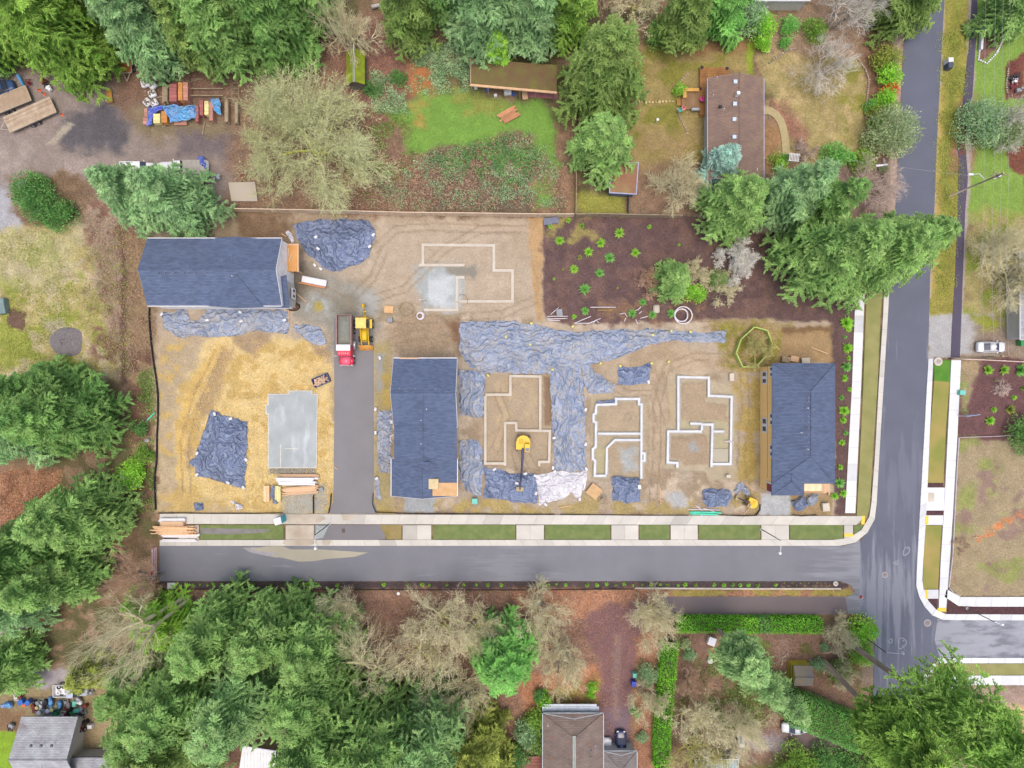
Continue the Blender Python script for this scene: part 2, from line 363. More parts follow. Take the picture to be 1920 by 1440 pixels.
# wet gravelly apron round the trucks
paint([(545, 500), (600, 500), (700, 545), (712, 600), (700, 660), (622, 660), (612, 625), (545, 590)], (152, 148, 136), 12, 6, .3)
paint([(555, 560), (620, 560), (625, 600), (560, 585)], (166, 172, 170), 14, 6, .3, patch=(20, .38, .55))
paint([(660, 545), (705, 548), (712, 590), (680, 600)], (172, 174, 170), 12, 6, .2, a=.8)
paint([(618, 560), (668, 555), (665, 600), (620, 600)], (136, 134, 122), 12, 5, .2)
paint([(540, 495), (575, 490), (600, 520), (560, 560), (540, 560)], (126, 118, 104), 12, 5, .3)
paint([(585, 570), (602, 568), (604, 582), (590, 584)], (170, 156, 88), 6, 3)
paint([(700, 640), (735, 640), (735, 960), (702, 960)], (166, 152, 108), 8, 4, .3)
paint([(704, 660), (722, 660), (718, 740), (704, 730)], (160, 158, 150), 8, 3, .2)
paint([(715, 690), (740, 690), (740, 760), (715, 760)], (186, 162, 92), 8, 4, patch=(16, .4, .6))
paint([(770, 585), (862, 590), (862, 665), (740, 665), (720, 620)], (162, 142, 116), 12, 6, .4)
paint([(830, 590), (866, 600), (862, 665), (850, 640)], (126, 98, 76), 8, 4, .3)
paint([(700, 560), (860, 575), (860, 600), (700, 600)], (162, 146, 118), 10, 6, patch=(24, .4, .6), seed=55)
# house footprints, their trenches and floors
paint([(786, 498), (870, 498), (858, 580), (796, 580), (780, 545)], (168, 176, 176), 12, 5, .2)
paint([(800, 520), (850, 515), (852, 575), (815, 578), (800, 550)], (200, 206, 208), 16, 8, .2, a=.9)
paint([(835, 500), (895, 498), (890, 525), (870, 520), (840, 515)], (146, 142, 130), 8, 3, .2)
paint([(900, 700), (1026, 700), (1036, 800), (1036, 880), (900, 875)], (174, 157, 132), 4, 2, .25, dz=-.22)
paint([(918, 712), (1008, 712), (1008, 800), (950, 790), (915, 860)], (186, 166, 134), 14, 6, patch=(16, .44, .6), seed=56)
paint([(1020, 706), (1036, 706), (1034, 800), (1020, 800)], (140, 116, 92), 5, 2)
paint([(1107, 742), (1216, 742), (1214, 900), (1106, 900)], (180, 166, 138), 5, 2, .25, dz=-.3)
paint([(1120, 845), (1150, 832), (1200, 832), (1200, 888), (1145, 888), (1140, 850)], (174, 156, 130), 4, 1.5, dz=-.05)
paint([(1126, 762), (1192, 755), (1196, 806), (1124, 806)], (178, 160, 134), 5, 2, dz=-.08)
paint([(1162, 838), (1196, 834), (1196, 884), (1172, 886)], (170, 174, 172), 8, 4, .3)
paint([(1120, 830), (1138, 842), (1136, 888), (1120, 888)], (178, 170, 132), 4, 1.5, .1)
paint([(1246, 694), (1384, 724), (1382, 900), (1326, 900), (1324, 888), (1240, 880), (1244, 800), (1260, 790)], (184, 172, 146), 4, 2, .25, dz=-.32)
paint([(1278, 716), (1322, 716), (1324, 755), (1362, 762), (1362, 790), (1280, 788)], (174, 155, 128), 4, 2, dz=-.05)
paint([(1258, 818), (1328, 818), (1328, 872), (1282, 874), (1278, 862), (1258, 860)], (168, 148, 124), 4, 2, dz=-.05)
paint([(1276, 788), (1362, 790), (1366, 868), (1338, 868), (1335, 800), (1276, 806)], (180, 172, 140), 4, 1.5, .1)
paint([(1324, 876), (1378, 874), (1378, 898), (1328, 896)], (178, 166, 140), 5, 2, .1)
paint([(1256, 730), (1268, 730), (1266, 800), (1256, 800)], (184, 168, 136), 5, 2, .1)
paint([(1288, 830), (1306, 826), (1312, 846), (1292, 848)], (160, 160, 156), 6, 3)
paint([(1090, 700), (1260, 690), (1250, 900), (1210, 900), (1212, 740), (1100, 740)], (176, 154, 126), 10, 4, .25, a=.5)
paint([(1000, 608), (1290, 650), (1400, 690), (1390, 700), (1100, 690)], (180, 158, 128), 10, 5, .3, a=.6)
paint([(1380, 690), (1430, 690), (1422, 910), (1385, 900)], (174, 152, 84), 10, 6, .4, patch=(30, .36, .54), seed=57)
paint([(1100, 935), (1420, 925), (1425, 966), (900, 966)], (168, 150, 98), 10, 5, .4, patch=(22, .45, .6), seed=58)
paint([(860, 940), (1010, 945), (1010, 966), (700, 966), (700, 935)], (174, 154, 92), 8, 5, .4, patch=(18, .42, .6), seed=59)
paint([(760, 930), (815, 930), (812, 962), (758, 962)], (164, 170, 174), 5, 2, .3)
paint([(1254, 925), (1290, 925), (1292, 950), (1258, 952)], (176, 178, 178), 8, 4, .3)
paint([(1428, 925), (1482, 925), (1486, 966), (1424, 966)], (176, 182, 186), 5, 3, .3)
paint([(1480, 925), (1560, 925), (1560, 966), (1486, 966)], (160, 138, 100), 6, 3, .4)
paint([(1340, 600), (1480, 610), (1460, 690), (1350, 690)], (160, 140, 92), 12, 6, .5)
paint([(1340, 600), (1480, 605), (1460, 690), (1350, 690)], (140, 134, 60), 8, 5, .5, patch=(16, .45, .6), seed=60)
paint([(1470, 618), (1562, 618), (1562, 680), (1460, 680)], (166, 140, 102), 6, 3, .35, dz=-.25)
paint([(1466, 612), (1562, 612), (1562, 622), (1466, 624)], (132, 106, 76), 5, 3)
# wheel and track ruts pressed into the soil
def rut(pts, c=(146, 128, 104), w=1.6, gap=7):
    for s in (-1, 1):
        L = [Vector(p) for p in pts]; A, B = [], []
        for i, p in enumerate(L):
            d = (L[min(i + 1, len(L) - 1)] - L[max(i - 1, 0)]).normalized(); nrm = Vector((-d.y, d.x)); q = p + nrm * s * gap; A.append(tuple(q + nrm * w)); B.append(tuple(q - nrm * w))
        paint(A + B[::-1], c, 2, 1.2, a=.55, dz=-.09)
for q in ([(700, 560), (760, 540), (830, 470), (900, 430), (990, 430)], [(700, 590), (760, 600), (850, 596), (940, 590), (1010, 560)], [(664, 596), (640, 560), (600, 540), (560, 520)], [(730, 640), (790, 625), (860, 640)], [(1225, 940), (1232, 860), (1232, 760), (1250, 690), (1300, 668), (1400, 672)], [(975, 880), (965, 850), (975, 830), (990, 860), (1005, 885)], [(930, 730), (950, 780), (925, 850)], [(1400, 930), (1390, 860), (1398, 760), (1395, 700)], [(700, 470), (740, 430), (820, 425), (960, 430)], [(1100, 700), (1180, 740), (1225, 735), (1240, 800)], [(410, 660), (370, 740), (345, 830), (350, 930)], [(640, 590), (660, 560), (700, 520), (720, 470)]): rut(q)
for q in ([(1000, 700), (1120, 700), (1080, 660)],): pass
# bark mulch beds
MUL = (104, 82, 80)
paint([(1019, 404), (1290, 402), (1440, 440), (1480, 420), (1610, 520), (1606, 570), (1600, 960), (1566, 962), (1562, 606), (1380, 596), (1250, 604), (1060, 606), (1020, 590)], MUL, 6, 3, .5)
paint([(1019, 404), (1290, 402), (1600, 520), (1600, 580), (1380, 600), (1060, 606), (1020, 590)], (118, 92, 84), 8, 8, .5, patch=(24, .5, .64), seed=61)
paint([(1022, 404), (1112, 404), (1114, 434), (1060, 460), (1026, 440)], (150, 138, 80), 10, 8, .5, patch=(16, .42, .58), seed=62)
paint([(1100, 560), (1300, 560), (1420, 600), (1150, 606)], (136, 106, 84), 10, 6, .5, patch=(14, .5, .62), seed=63)
paint([(300, 1089), (1562, 1089), (1590, 1095), (1590, 1104), (300, 1104)], (84, 72, 74), 3, 1.5, .5)
# --- south of the street
paint([(290, 1104), (1250, 1106), (1250, 1500), (270, 1500)], (148, 112, 92), 8, 4, .8)
paint([(960, 1104), (1590, 1106), (1600, 1118), (1240, 1119), (1230, 1160), (960, 1160)], (178, 124, 92), 6, 4, .8)
paint([(1250, 1106), (1590, 1106), (1605, 1114), (1590, 1118), (1250, 1117)], (160, 146, 72), 5, 3, .5, patch=(30, .36, .56))
paint([(970, 1260), (1130, 1250), (1130, 1340), (990, 1340)], (180, 120, 84), 10, 6, .8)
paint([(1040, 1280), (1125, 1270), (1125, 1325), (1040, 1320)], (160, 142, 68), 10, 6, .6, patch=(16, .4, .56), seed=64)
paint([(1230, 1150), (1250, 1190), (1230, 1500), (1180, 1500), (1185, 1190)], (164, 116, 88), 8, 5, .7)
paint([(1178, 1250), (1196, 1250), (1190, 1400), (1176, 1400)], (170, 136, 80), 8, 4, .5)
paint([(1095, 1150), (1240, 1112), (1250, 1155), (1192, 1190), (1186, 1410), (1124, 1410), (1124, 1240), (1095, 1190)], (130, 98, 98), 7, 4, .35)
paint([(1132, 1330), (1184, 1330), (1184, 1420), (1132, 1420)], (124, 108, 118), 12, 4, .2, a=.8)
paint([(1150, 1190), (1165, 1190), (1160, 1350), (1148, 1350)], (146, 124, 116), 8, 3, .3, a=.7)
paint([(1268, 1185), (1640, 1170), (1640, 1500), (1268, 1500)], (138, 108, 92), 8, 4, .6)
paint([(1268, 1185), (1640, 1170), (1640, 1500), (1268, 1500)], (112, 108, 62), 8, 8, .6, patch=(40, .5, .62), seed=65)
paint([(1350, 1190), (1400, 1190), (1410, 1230), (1370, 1250), (1330, 1235)], (164, 146, 118), 8, 4, .4)
paint([(1400, 1190), (1440, 1200), (1430, 1290), (1380, 1280)], (122, 142, 58), 12, 6, .6)
paint([(1455, 1190), (1600, 1170), (1570, 1240), (1460, 1240)], (150, 118, 98), 10, 6, .6, patch=(22, .4, .56), seed=66)
paint([(1465, 1190), (1482, 1190), (1480, 1230), (1460, 1250), (1455, 1230)], (150, 122, 108), 6, 3)
paint([(1390, 1380), (1480, 1375), (1475, 1410), (1390, 1410)], (158, 150, 158), 8, 4, .3)
paint([(1610, 1160), (1640, 1160), (1645, 1300), (1615, 1300)], (146, 128, 110), 8, 3, .5)
# far land outside the frame: woods
me = bpy.data.meshes.new('ground')
ny, nx = GX.shape
gz = DZ + (fbm(gx, gy, 14, 70) - .5) * .10 * np.clip(AM * 2, .3, 1.6) - .05
V = np.stack([(gx - 960) * H / FPX, (720 - gy) * H / FPX, gz], 1)
me.vertices.add(len(V)); me.vertices.foreach_set('co', V.astype(np.float32).ravel())
ii = (np.arange(ny - 1)[:, None] * nx + np.arange(nx - 1)[None]).ravel()
Q = np.stack([ii, ii + nx, ii + nx + 1, ii + 1], 1).astype(np.int32)
me.loops.add(Q.size); me.loops.foreach_set('vertex_index', Q.ravel())
me.polygons.add(len(Q)); me.polygons.foreach_set('loop_start', np.arange(0, Q.size, 4, dtype=np.int32)); me.polygons.foreach_set('loop_total', np.full(len(Q), 4, np.int32))
me.update(calc_edges=True)
# fine mottling of the kinds of ground themselves
CO *= (1 + (N2 - .5) * .5 * np.clip(AM, .2, .7))[:, None]
GR = CO @ np.array([.3, .59, .11]); SA = np.clip(.95 - .35 * (AM - .3), .72, .95)[:, None]; CO = GR[:, None] * (1 - SA) + CO * SA
CL = lin(np.clip(CO, 0, 255)) * ALB
a = me.attributes.new('soil', 'FLOAT_COLOR', 'POINT'); a.data.foreach_set('color', np.concatenate([CL, AM[:, None]], 1).astype(np.float32).ravel())
me.polygons.foreach_set('use_smooth', np.ones(len(Q), bool))
m = bpy.data.materials.new('ground_mix'); m.use_nodes = True; t = m.node_tree; b = t.nodes['Principled BSDF']
b.inputs['Roughness'].default_value = .9; b.inputs['Specular IOR Level'].default_value = .15
at = t.nodes.new('ShaderNodeAttribute'); at.attribute_name = 'soil'; tc = t.nodes.new('ShaderNodeTexCoord')
n1 = t.nodes.new('ShaderNodeTexNoise'); n1.inputs['Scale'].default_value = 3.2; n1.inputs['Detail'].default_value = 6; n1.inputs['Roughness'].default_value = .75
n2 = t.nodes.new('ShaderNodeTexNoise'); n2.inputs['Scale'].default_value = 1.1; n2.inputs['Detail'].default_value = 3
def math_(t, op, a_, b_, clamp=False):
    n = t.nodes.new('ShaderNodeMath'); n.operation = op; n.use_clamp = clamp
    for i, q in enumerate((a_, b_)):
        if isinstance(q, (int, float)): n.inputs[i].default_value = q
        else: t.links.new(q, n.inputs[i])
    return n.outputs[0]
t.links.new(tc.outputs['Object'], n1.inputs['Vector']); t.links.new(tc.outputs['Object'], n2.inputs['Vector'])
k = math_(t, 'SUBTRACT', n1.outputs['Fac'], .5)
k = math_(t, 'MULTIPLY', k, at.outputs['Alpha']); k = math_(t, 'MULTIPLY', k, 4.2); k = math_(t, 'ADD', k, 1.0); k = math_(t, 'MAXIMUM', k, .25)
vm = t.nodes.new('ShaderNodeVectorMath'); vm.operation = 'SCALE'
t.links.new(at.outputs['Color'], vm.inputs[0]); t.links.new(k, vm.inputs['Scale'])
# hue drift: leaves and dead stalks
mx = t.nodes.new('ShaderNodeMix'); mx.data_type = 'RGBA'; mx.blend_type = 'MULTIPLY'
hf = math_(t, 'MULTIPLY', math_(t, 'SUBTRACT', n2.outputs['Fac'], .45, True), at.outputs['Alpha']); hf = math_(t, 'MULTIPLY', hf, 3.5, True)
t.links.new(hf, mx.inputs[0]); t.links.new(vm.outputs[0], mx.inputs[6]); mx.inputs[7].default_value = (1.08, .95, .82, 1)
t.links.new(mx.outputs[2], b.inputs['Base Color'])
bp = t.nodes.new('ShaderNodeBump'); bp.inputs['Distance'].default_value = .12; bp.inputs['Strength'].default_value = .6
t.links.new(n1.outputs['Fac'], bp.inputs['Height']); t.links.new(bp.outputs[0], b.inputs['Normal'])
me.materials.append(m)
tag(link(bpy.data.objects.new('ground', me)), kind='structure')

# ---------------------------------------------------------------- roads, paths, kerbs, pavements, turf strips
def asphalt(name, c, dust_sheen=None, wet=0., stretch=(1, 1, 1)):
    m = mat(name, c, .7, var=.06, scale=.25, bump=.012, bscale=9, stretch=None, spec=.35)
    t = m.node_tree; b = t.nodes['Principled BSDF']
    tc = t.nodes.new('ShaderNodeTexCoord'); mp = t.nodes.new('ShaderNodeMapping'); mp.inputs['Scale'].default_value = stretch
    n = t.nodes.new('ShaderNodeTexNoise'); n.inputs['Scale'].default_value = .55; n.inputs['Detail'].default_value = 7; n.inputs['Roughness'].default_value = .62
    t.links.new(tc.outputs['Object'], mp.inputs[0]); t.links.new(mp.outputs[0], n.inputs['Vector'])
    src = b.inputs['Base Color'].links[0].from_socket
    g = t.nodes.new('ShaderNodeTexNoise'); g.inputs['Scale'].default_value = 18; g.inputs['Detail'].default_value = 2
    t.links.new(tc.outputs['Object'], g.inputs['Vector'])
    gg = math_(t, 'ADD', math_(t, 'MULTIPLY', math_(t, 'SUBTRACT', g.outputs['Fac'], .5), .5), 1.)
    vm = t.nodes.new('ShaderNodeVectorMath'); vm.operation = 'SCALE'; t.links.new(src, vm.inputs[0]); t.links.new(gg, vm.inputs['Scale']); src = vm.outputs[0]
    for (cx, cy, rad, amt) in (dust_sheen or []):
        # pale patches: dust stains and wet/dry sheen painted into the colour
        x, y, _ = P(cx, cy); d = t.nodes.new('ShaderNodeVectorMath'); d.operation = 'DISTANCE'
        t.links.new(tc.outputs['Object'], d.inputs[0]); d.inputs[1].default_value = (x, y, 0)
        f = math_(t, 'SUBTRACT', 1., math_(t, 'DIVIDE', d.outputs['Value'], rad), True)
        f = math_(t, 'ADD', math_(t, 'MULTIPLY', f, .30), n.outputs['Fac'])
        f = math_(t, 'MULTIPLY', math_(t, 'SUBTRACT', f, .64), 9., True); f = math_(t, 'MULTIPLY', f, amt)
        mx = t.nodes.new('ShaderNodeMix'); mx.data_type = 'RGBA'; t.links.new(f, mx.inputs[0]); t.links.new(src, mx.inputs[6])
        mx.inputs[7].default_value = col(166, 170, 180); src = mx.outputs[2]
    t.links.new(src, b.inputs['Base Color'])
    return m
def sheet(name, pts, z, m, th=.12, kind='structure'):
    o = MB().prism(PP(pts), z - th, z).build(name, m, recenter=False)
    return tag(o, kind=kind)
A_main = asphalt('asphalt_main', col(100, 105, 121), [(1662, 1120, 17, .42), (1700, 900, 12, .12)], stretch=(1.6, .12, 1))
A_st = asphalt('asphalt_street', col(124, 126, 134), [(1640, 1040, 16, .4), (960, 1085, 12, .2)], stretch=(.16, 1.5, 1))
A_east = asphalt('asphalt_east', col(120, 123, 134), [(1800, 1190, 24, .7), (1900, 1190, 18, .4)], stretch=(.3, .9, 1))
A_path = asphalt('asphalt_path', col(84, 78, 98))
A_drv = asphalt('asphalt_drive', col(132, 131, 134), stretch=(1.4, .2, 1))
A_lane = asphalt('asphalt_lane', col(112, 102, 104), stretch=(.1, 1.5, 1))
sheet('main_road', [(1700, -60), (1772, -60), (1771, 0), (1758, 240), (1752, 390), (1744, 520), (1742, 600), (1740, 672), (1733, 800), (1725, 960), (1719, 1050), (1717, 1100), (1720, 1112), (1730, 1134), (1747, 1153), (1762, 1161), (1762, 1233), (1745, 1245), (1722, 1275), (1716, 1320), (1722, 1500),
      (1672, 1500), (1667, 1440), (1650, 1407), (1637, 1293), (1640, 1193), (1636, 1165), (1620, 1155), (1606, 1152), (1606, 1023), (1627, 997), (1640, 973), (1643, 955), (1648, 860), (1656, 720), (1667, 550), (1679, 390), (1688, 213), (1696, 70)], .0, A_main)
sheet('side_street', [(299, 1023.5), (1580, 1023.5), (1603, 1018), (1606, 1010), (1612, 1010), (1612, 1152), (1600, 1151), (1235, 1153), (1232, 1136), (1240, 1119), (1590, 1119), (1604, 1110), (1594, 1096), (1575, 1089.5), (299, 1089.5)], .006, A_st)
sheet('service_lane', [(1236, 1119.5), (1585, 1119.5), (1590, 1150), (1236, 1152.5), (1230, 1137)], .012, A_lane)
sheet('east_street', [(1758, 1160), (1980, 1160), (1980, 1233), (1762, 1233), (1752, 1200)], .006, A_east)
sheet('footpath', [(1822, -60), (1834, -60), (1832, 45), (1823, 187), (1818, 213), (1806, 260), (1812, 293), (1815, 333), (1810, 393), (1804, 560), (1802, 613), (1800, 670), (1783, 670), (1785, 613), (1791, 520), (1796, 393), (1798, 300), (1795, 265), (1801, 225), (1805, 200), (1808, 160), (1817, 83), (1822, 3)], -.005, A_path)
sheet('site_driveway', [(626, 596), (700, 596), (701, 940), (708, 963), (616, 963), (625, 940), (627, 760)], .006, A_drv)
sheet('driveway_apron', [(590, 984), (725, 984), (722, 1011), (700, 1012), (590, 1012)], .01, asphalt('asphalt_apron', col(126, 124, 128)))
sheet('garden_driveway', [(1476, 1368), (1600, 1366), (1640, 1376), (1652, 1410), (1600, 1408), (1482, 1410)], .0, asphalt('asphalt_garden', col(108, 92, 94)))
# leaf-covered stretch of the path
sheet('leaf_litter', [(1806, 205), (1818, 205), (1812, 240), (1808, 262), (1812, 290), (1800, 292), (1797, 262), (1800, 235)], .003, mat('litter', col(128, 84, 74), .9, c2=col(92, 76, 84), scale=2.2, bump=.05), .03)
conc = mat('concrete', col(212, 209, 200), .8, var=.07, scale=.45, attr=True, bump=.004, bscale=20)
conc2 = mat('concrete_bright', col(228, 231, 234), .8, var=.05, scale=.7, attr=True)
joint = mat('joint_sand', col(150, 145, 138), .9)
def slabs(name, A, B, n, z=.12, m=conc, gap=.05, th=.14, var=.05):
    """A, B: the two pixel edges of a pavement strip, n slabs between"""
    def at(L, t):
        ls = [math.dist(L[i], L[i + 1]) for i in range(len(L) - 1)]; s = t * sum(ls)
        for i, l in enumerate(ls):
            if s <= l or i == len(ls) - 1: q = min(1, s / l); return (L[i][0] + (L[i + 1][0] - L[i][0]) * q, L[i][1] + (L[i + 1][1] - L[i][1]) * q)
            s -= l
    mb = MB(); tot = sum(math.dist(A[i], A[i + 1]) for i in range(len(A) - 1)) * .09; g = gap / 2 / tot
    for i in range(n):
        a, b_ = i / n + g, (i + 1) / n - g
        mb.prism([P(*q)[:2] for q in (at(A, a), at(A, b_), at(B, b_), at(B, a))], z - th, z, tint=1 + random.uniform(-var, var) - (random.uniform(.06, .18) if random.random() < .16 else 0))
    g2 = 0.004
    for i in range(n):
        a, b_ = max(0, i / n - g) , i / n + g
        if i: mb.prism([P(*q)[:2] for q in (at(A, a), at(A, b_), at(B, b_), at(B, a))], z - th, z - .02, tint=.62)
    return tag(mb.build(name, m, recenter=False), kind='structure')
sw = slabs('sidewalk', [(300, 963), (1621, 967.5)], [(300, 982), (1605, 984)], 41)
slabs('kerb', [(300, 1012), (1578, 1012), (1600, 1006), (1614, 994), (1626, 978), (1632, 960), (1640, 850), (1647, 720), (1655, 590), (1659, 500)], [(300, 1023), (1580, 1023), (1606, 1016), (1626, 998), (1638, 978), (1642, 960), (1648, 850), (1656, 720), (1664, 590), (1669, 500)], 62, z=.13)
slabs('sidewalk', [(1584, 962), (1590, 850), (1597, 720), (1603, 560), (1606, 500)], [(1603, 962), (1608, 850), (1614, 720), (1620, 560), (1623, 500)], 15, m=conc2)
slabs('kerb', [(1740, 672), (1733, 800), (1724, 960), (1719, 1050), (1717, 1100), (1721, 1115), (1731, 1135), (1748, 1154), (1768, 1162), (1980, 1163)], [(1749, 672), (1743, 800), (1736, 960), (1730, 1050), (1728, 1096), (1732, 1112), (1742, 1130), (1756, 1144), (1772, 1151), (1980, 1152)], 34, z=.13, m=conc2)
slabs('sidewalk', [(1783, 675), (1777, 800), (1769, 960), (1763, 1050), (1759, 1146)], [(1801, 675), (1795, 800), (1786, 960), (1780, 1050), (1773, 1146)], 15, m=conc2)
slabs('sidewalk', [(1774, 1104), (1800, 1119), (1980, 1119)], [(1770, 1118), (1798, 1137), (1980, 1137)], 7, m=conc2)
slabs('sidewalk', [(1736, 914), (1771, 914)], [(1734, 957), (1769, 957)], 1, m=conc2)
slabs('sidewalk', [(1734, 966), (1768, 966)], [(1733, 984), (1767, 984)], 1, m=conc2)
slabs('sidewalk', [(1729, 1105), (1759, 1105)], [(1735, 1122), (1759, 1122)], 1, m=conc2)
slabs('kerb', [(1750, 1243), (1724, 1275), (1717, 1320), (1719, 1500)], [(1757, 1246), (1733, 1280), (1727, 1322), (1729, 1500)], 8, z=.128, m=conc2)
slabs('sidewalk', [(1775, 1285), (1757, 1310), (1752, 1340), (1752, 1500)], [(1790, 1285), (1774, 1312), (1769, 1340), (1769, 1500)], 6, m=conc2)
slabs('kerb', [(1757.5, 1233), (1980, 1233)], [(1755, 1243), (1980, 1243)], 7, z=.13, m=conc2)
slabs('sidewalk', [(1775, 1266), (1980, 1266)], [(1775, 1284), (1980, 1284)], 6, m=conc2)
slabs('sidewalk', [(1582, 984.5), (1599, 984.5)], [(1582, 1011.5), (1599, 1011.5)], 1)
dirtyc = mat('dirty_concrete', col(196, 182, 160), .8, c2=col(218, 210, 196), scale=.35, attr=True)
for nm, x0, x1, mm in (('a', 335, 374, dirtyc), ('b', 536, 589, dirtyc), ('c', 755, 809, conc), ('d', 968, 1020, conc), ('e', 1146, 1197, conc), ('f', 1257, 1308, conc), ('g', 1427, 1479, conc)):
    slabs('driveway_slab', [(x0, 984.5), (x1, 984.5)], [(x0, 1011.5), (x1, 1011.5)], 2, m=mm)
turf = mat('turf', col(112, 130, 80), .95, c2=col(134, 146, 92), scale=.8, bump=.05, bscale=14, spec=.1)
turf2 = mat('turf_verge', col(144, 146, 92), .95, c2=col(162, 158, 106), scale=.5, bump=.05, bscale=14, spec=.1)
turf3 = mat('turf_dry', col(176, 158, 98), .95, c2=col(140, 148, 76), scale=.22, bump=.05, bscale=14, spec=.1)
turf4 = mat('turf_fresh', col(84, 138, 56), .95, c2=col(104, 150, 62), scale=.8, bump=.05, bscale=14, spec=.1)
def turfstrip(pts, m): return sheet('grass_strip', pts, .09, m, .12)
for x0, x1 in ((376, 532), (812, 966), (1022, 1144), (1199, 1255), (1310, 1425), (1481, 1580)):
    turfstrip([(x0, 984), (x1, 984), (x1, 1011), (x0, 1011)], turf)
turfstrip([(1601, 985), (1620, 984), (1612, 994), (1601, 1003)], turf)
turfstrip([(712, 984), (753, 984), (753, 1011), (726, 1011)], mat('turf_brown', col(166, 148, 104), .95, c2=col(146, 132, 84), scale=.5, bump=.05, spec=.1))
turfstrip([(1605, 984), (1612, 850), (1618, 720), (1624, 560), (1627, 500), (1656, 500), (1650, 600), (1645, 720), (1636, 850), (1630, 955), (1622, 976)], turf2)
turfstrip([(1751, 714), (1780, 716), (1773, 800), (1768, 905), (1738, 905), (1744, 800)], turf3)
turfstrip([(1751, 674), (1782, 676), (1780, 716), (1751, 714)], turf4)
turfstrip([(1732, 985), (1765, 985), (1758, 1104), (1729, 1104), (1731, 1050)], turf3)
turfstrip([(1775, 1244), (1980, 1244), (1980, 1265), (1785, 1265)], turf2)
mul = mat('bark_mulch', col(106, 78, 80), .95, c2=col(78, 58, 62), scale=4, bump=.06, bscale=12, spec=.1)
sheet('mulch_strip', [(1738, 906), (1768, 906), (1768, 913), (1736, 913)], .08, mul)
sheet('mulch_strip', [(1734, 958), (1768, 958), (1768, 965), (1734, 965)], .08, mul)
sheet('mulch_strip', [(1774, 1122), (1798, 1138), (1980, 1138), (1980, 1151), (1776, 1150)], .08, mul)
sheet('mulch_strip', [(1736, 1123), (1757, 1123), (1757, 1142), (1745, 1132)], .08, mul)
tac = mat('tactile_yellow', col(246, 214, 84), .6, var=.04)
for i, (q, lb) in enumerate((([(1582, 1000), (1599, 1000), (1599, 1006), (1582, 1006)], 'yellow tactile ramp pad at the kerb of the side street, west corner'),
          ([(1615, 967), (1621, 967), (1620, 983), (1614, 983)], 'yellow tactile ramp pad facing the main road, west corner'),
          ([(1734, 967), (1740, 967), (1739, 983), (1733, 983)], 'yellow tactile ramp pad at the east kerb below the concrete landing'),
          ([(1733, 1105), (1739, 1105), (1739, 1122), (1735, 1122)], 'yellow tactile ramp pad at the southern end of the east grass strip'),
          ([(1757, 1139), (1773, 1139), (1773, 1146), (1757, 1146)], 'yellow tactile ramp pad facing the east side street kerb'))):
    mb = MB().prism(PP(q), .125, .135)
    xs = [p[0] for p in PP(q)]; ys = [p[1] for p in PP(q)]
    for a in np.arange(min(xs) + .1, max(xs), .16):
        for b_ in np.arange(min(ys) + .1, max(ys), .16): mb.box((a, b_, .14), (.05, .05, .016))
    tag(mb.build('tactile_pad', tac), lb, 'tactile paving', 'yellow tactile ramp pads')
# puddle and stained slabs
wat = mat('muddy_water', col(148, 143, 122), .12, c2=col(164, 159, 138), scale=.2, spec=.5)
sheet('puddle', [(440, 1026), (470, 1030), (500, 1024), (530, 1024), (545, 1030), (600, 1030), (660, 1034), (690, 1036), (665, 1044), (640, 1046), (612, 1048), (590, 1052), (560, 1053), (530, 1046), (505, 1042), (525, 1036), (500, 1035)], .02, wat, .02)
sheet('mud_stain', [(536, 984.6), (589, 984.6), (589, 1011), (536, 1011)], .124, mat('mud', col(176, 162, 142), .6, c2=col(204, 194, 178), scale=.4), .003)
MUD = mat('mud', col(176, 162, 142))
for q in ([(538, 965), (575, 964), (604, 966), (612, 972), (596, 981), (560, 982), (541, 980)], [(640, 965), (668, 966), (660, 974), (644, 976)]): sheet('mud_stain', q, .137, MUD, .003)
for q in ([(534, 1012.5), (592, 1012.5), (596, 1018), (580, 1022.5), (545, 1022.5), (530, 1019)], [(604, 1013), (622, 1013), (618, 1021), (606, 1022)]): sheet('mud_stain', q, .146, MUD, .003)
sheet('wet_sheen', [(455, 1027), (520, 1025), (548, 1034), (520, 1046), (470, 1036)], .014, mat('wet_sheen', col(160, 156, 162), .2), .005)  # paler grey sheet: wet sheen of the street painted as colour
sheet('gravel_patch', [(592, 985), (617, 985), (606, 1008), (592, 1011)], .1, mat('gravel', col(150, 158, 160), .9, c2=col(182, 190, 190), scale=5, bump=.05))
sheet('wet_patch', [(376, 990), (508, 992), (500, 998), (430, 1002), (376, 1000)], .095, mat('wet_mud', col(140, 138, 140), .4, c2=col(120, 118, 110), scale=1), .01)
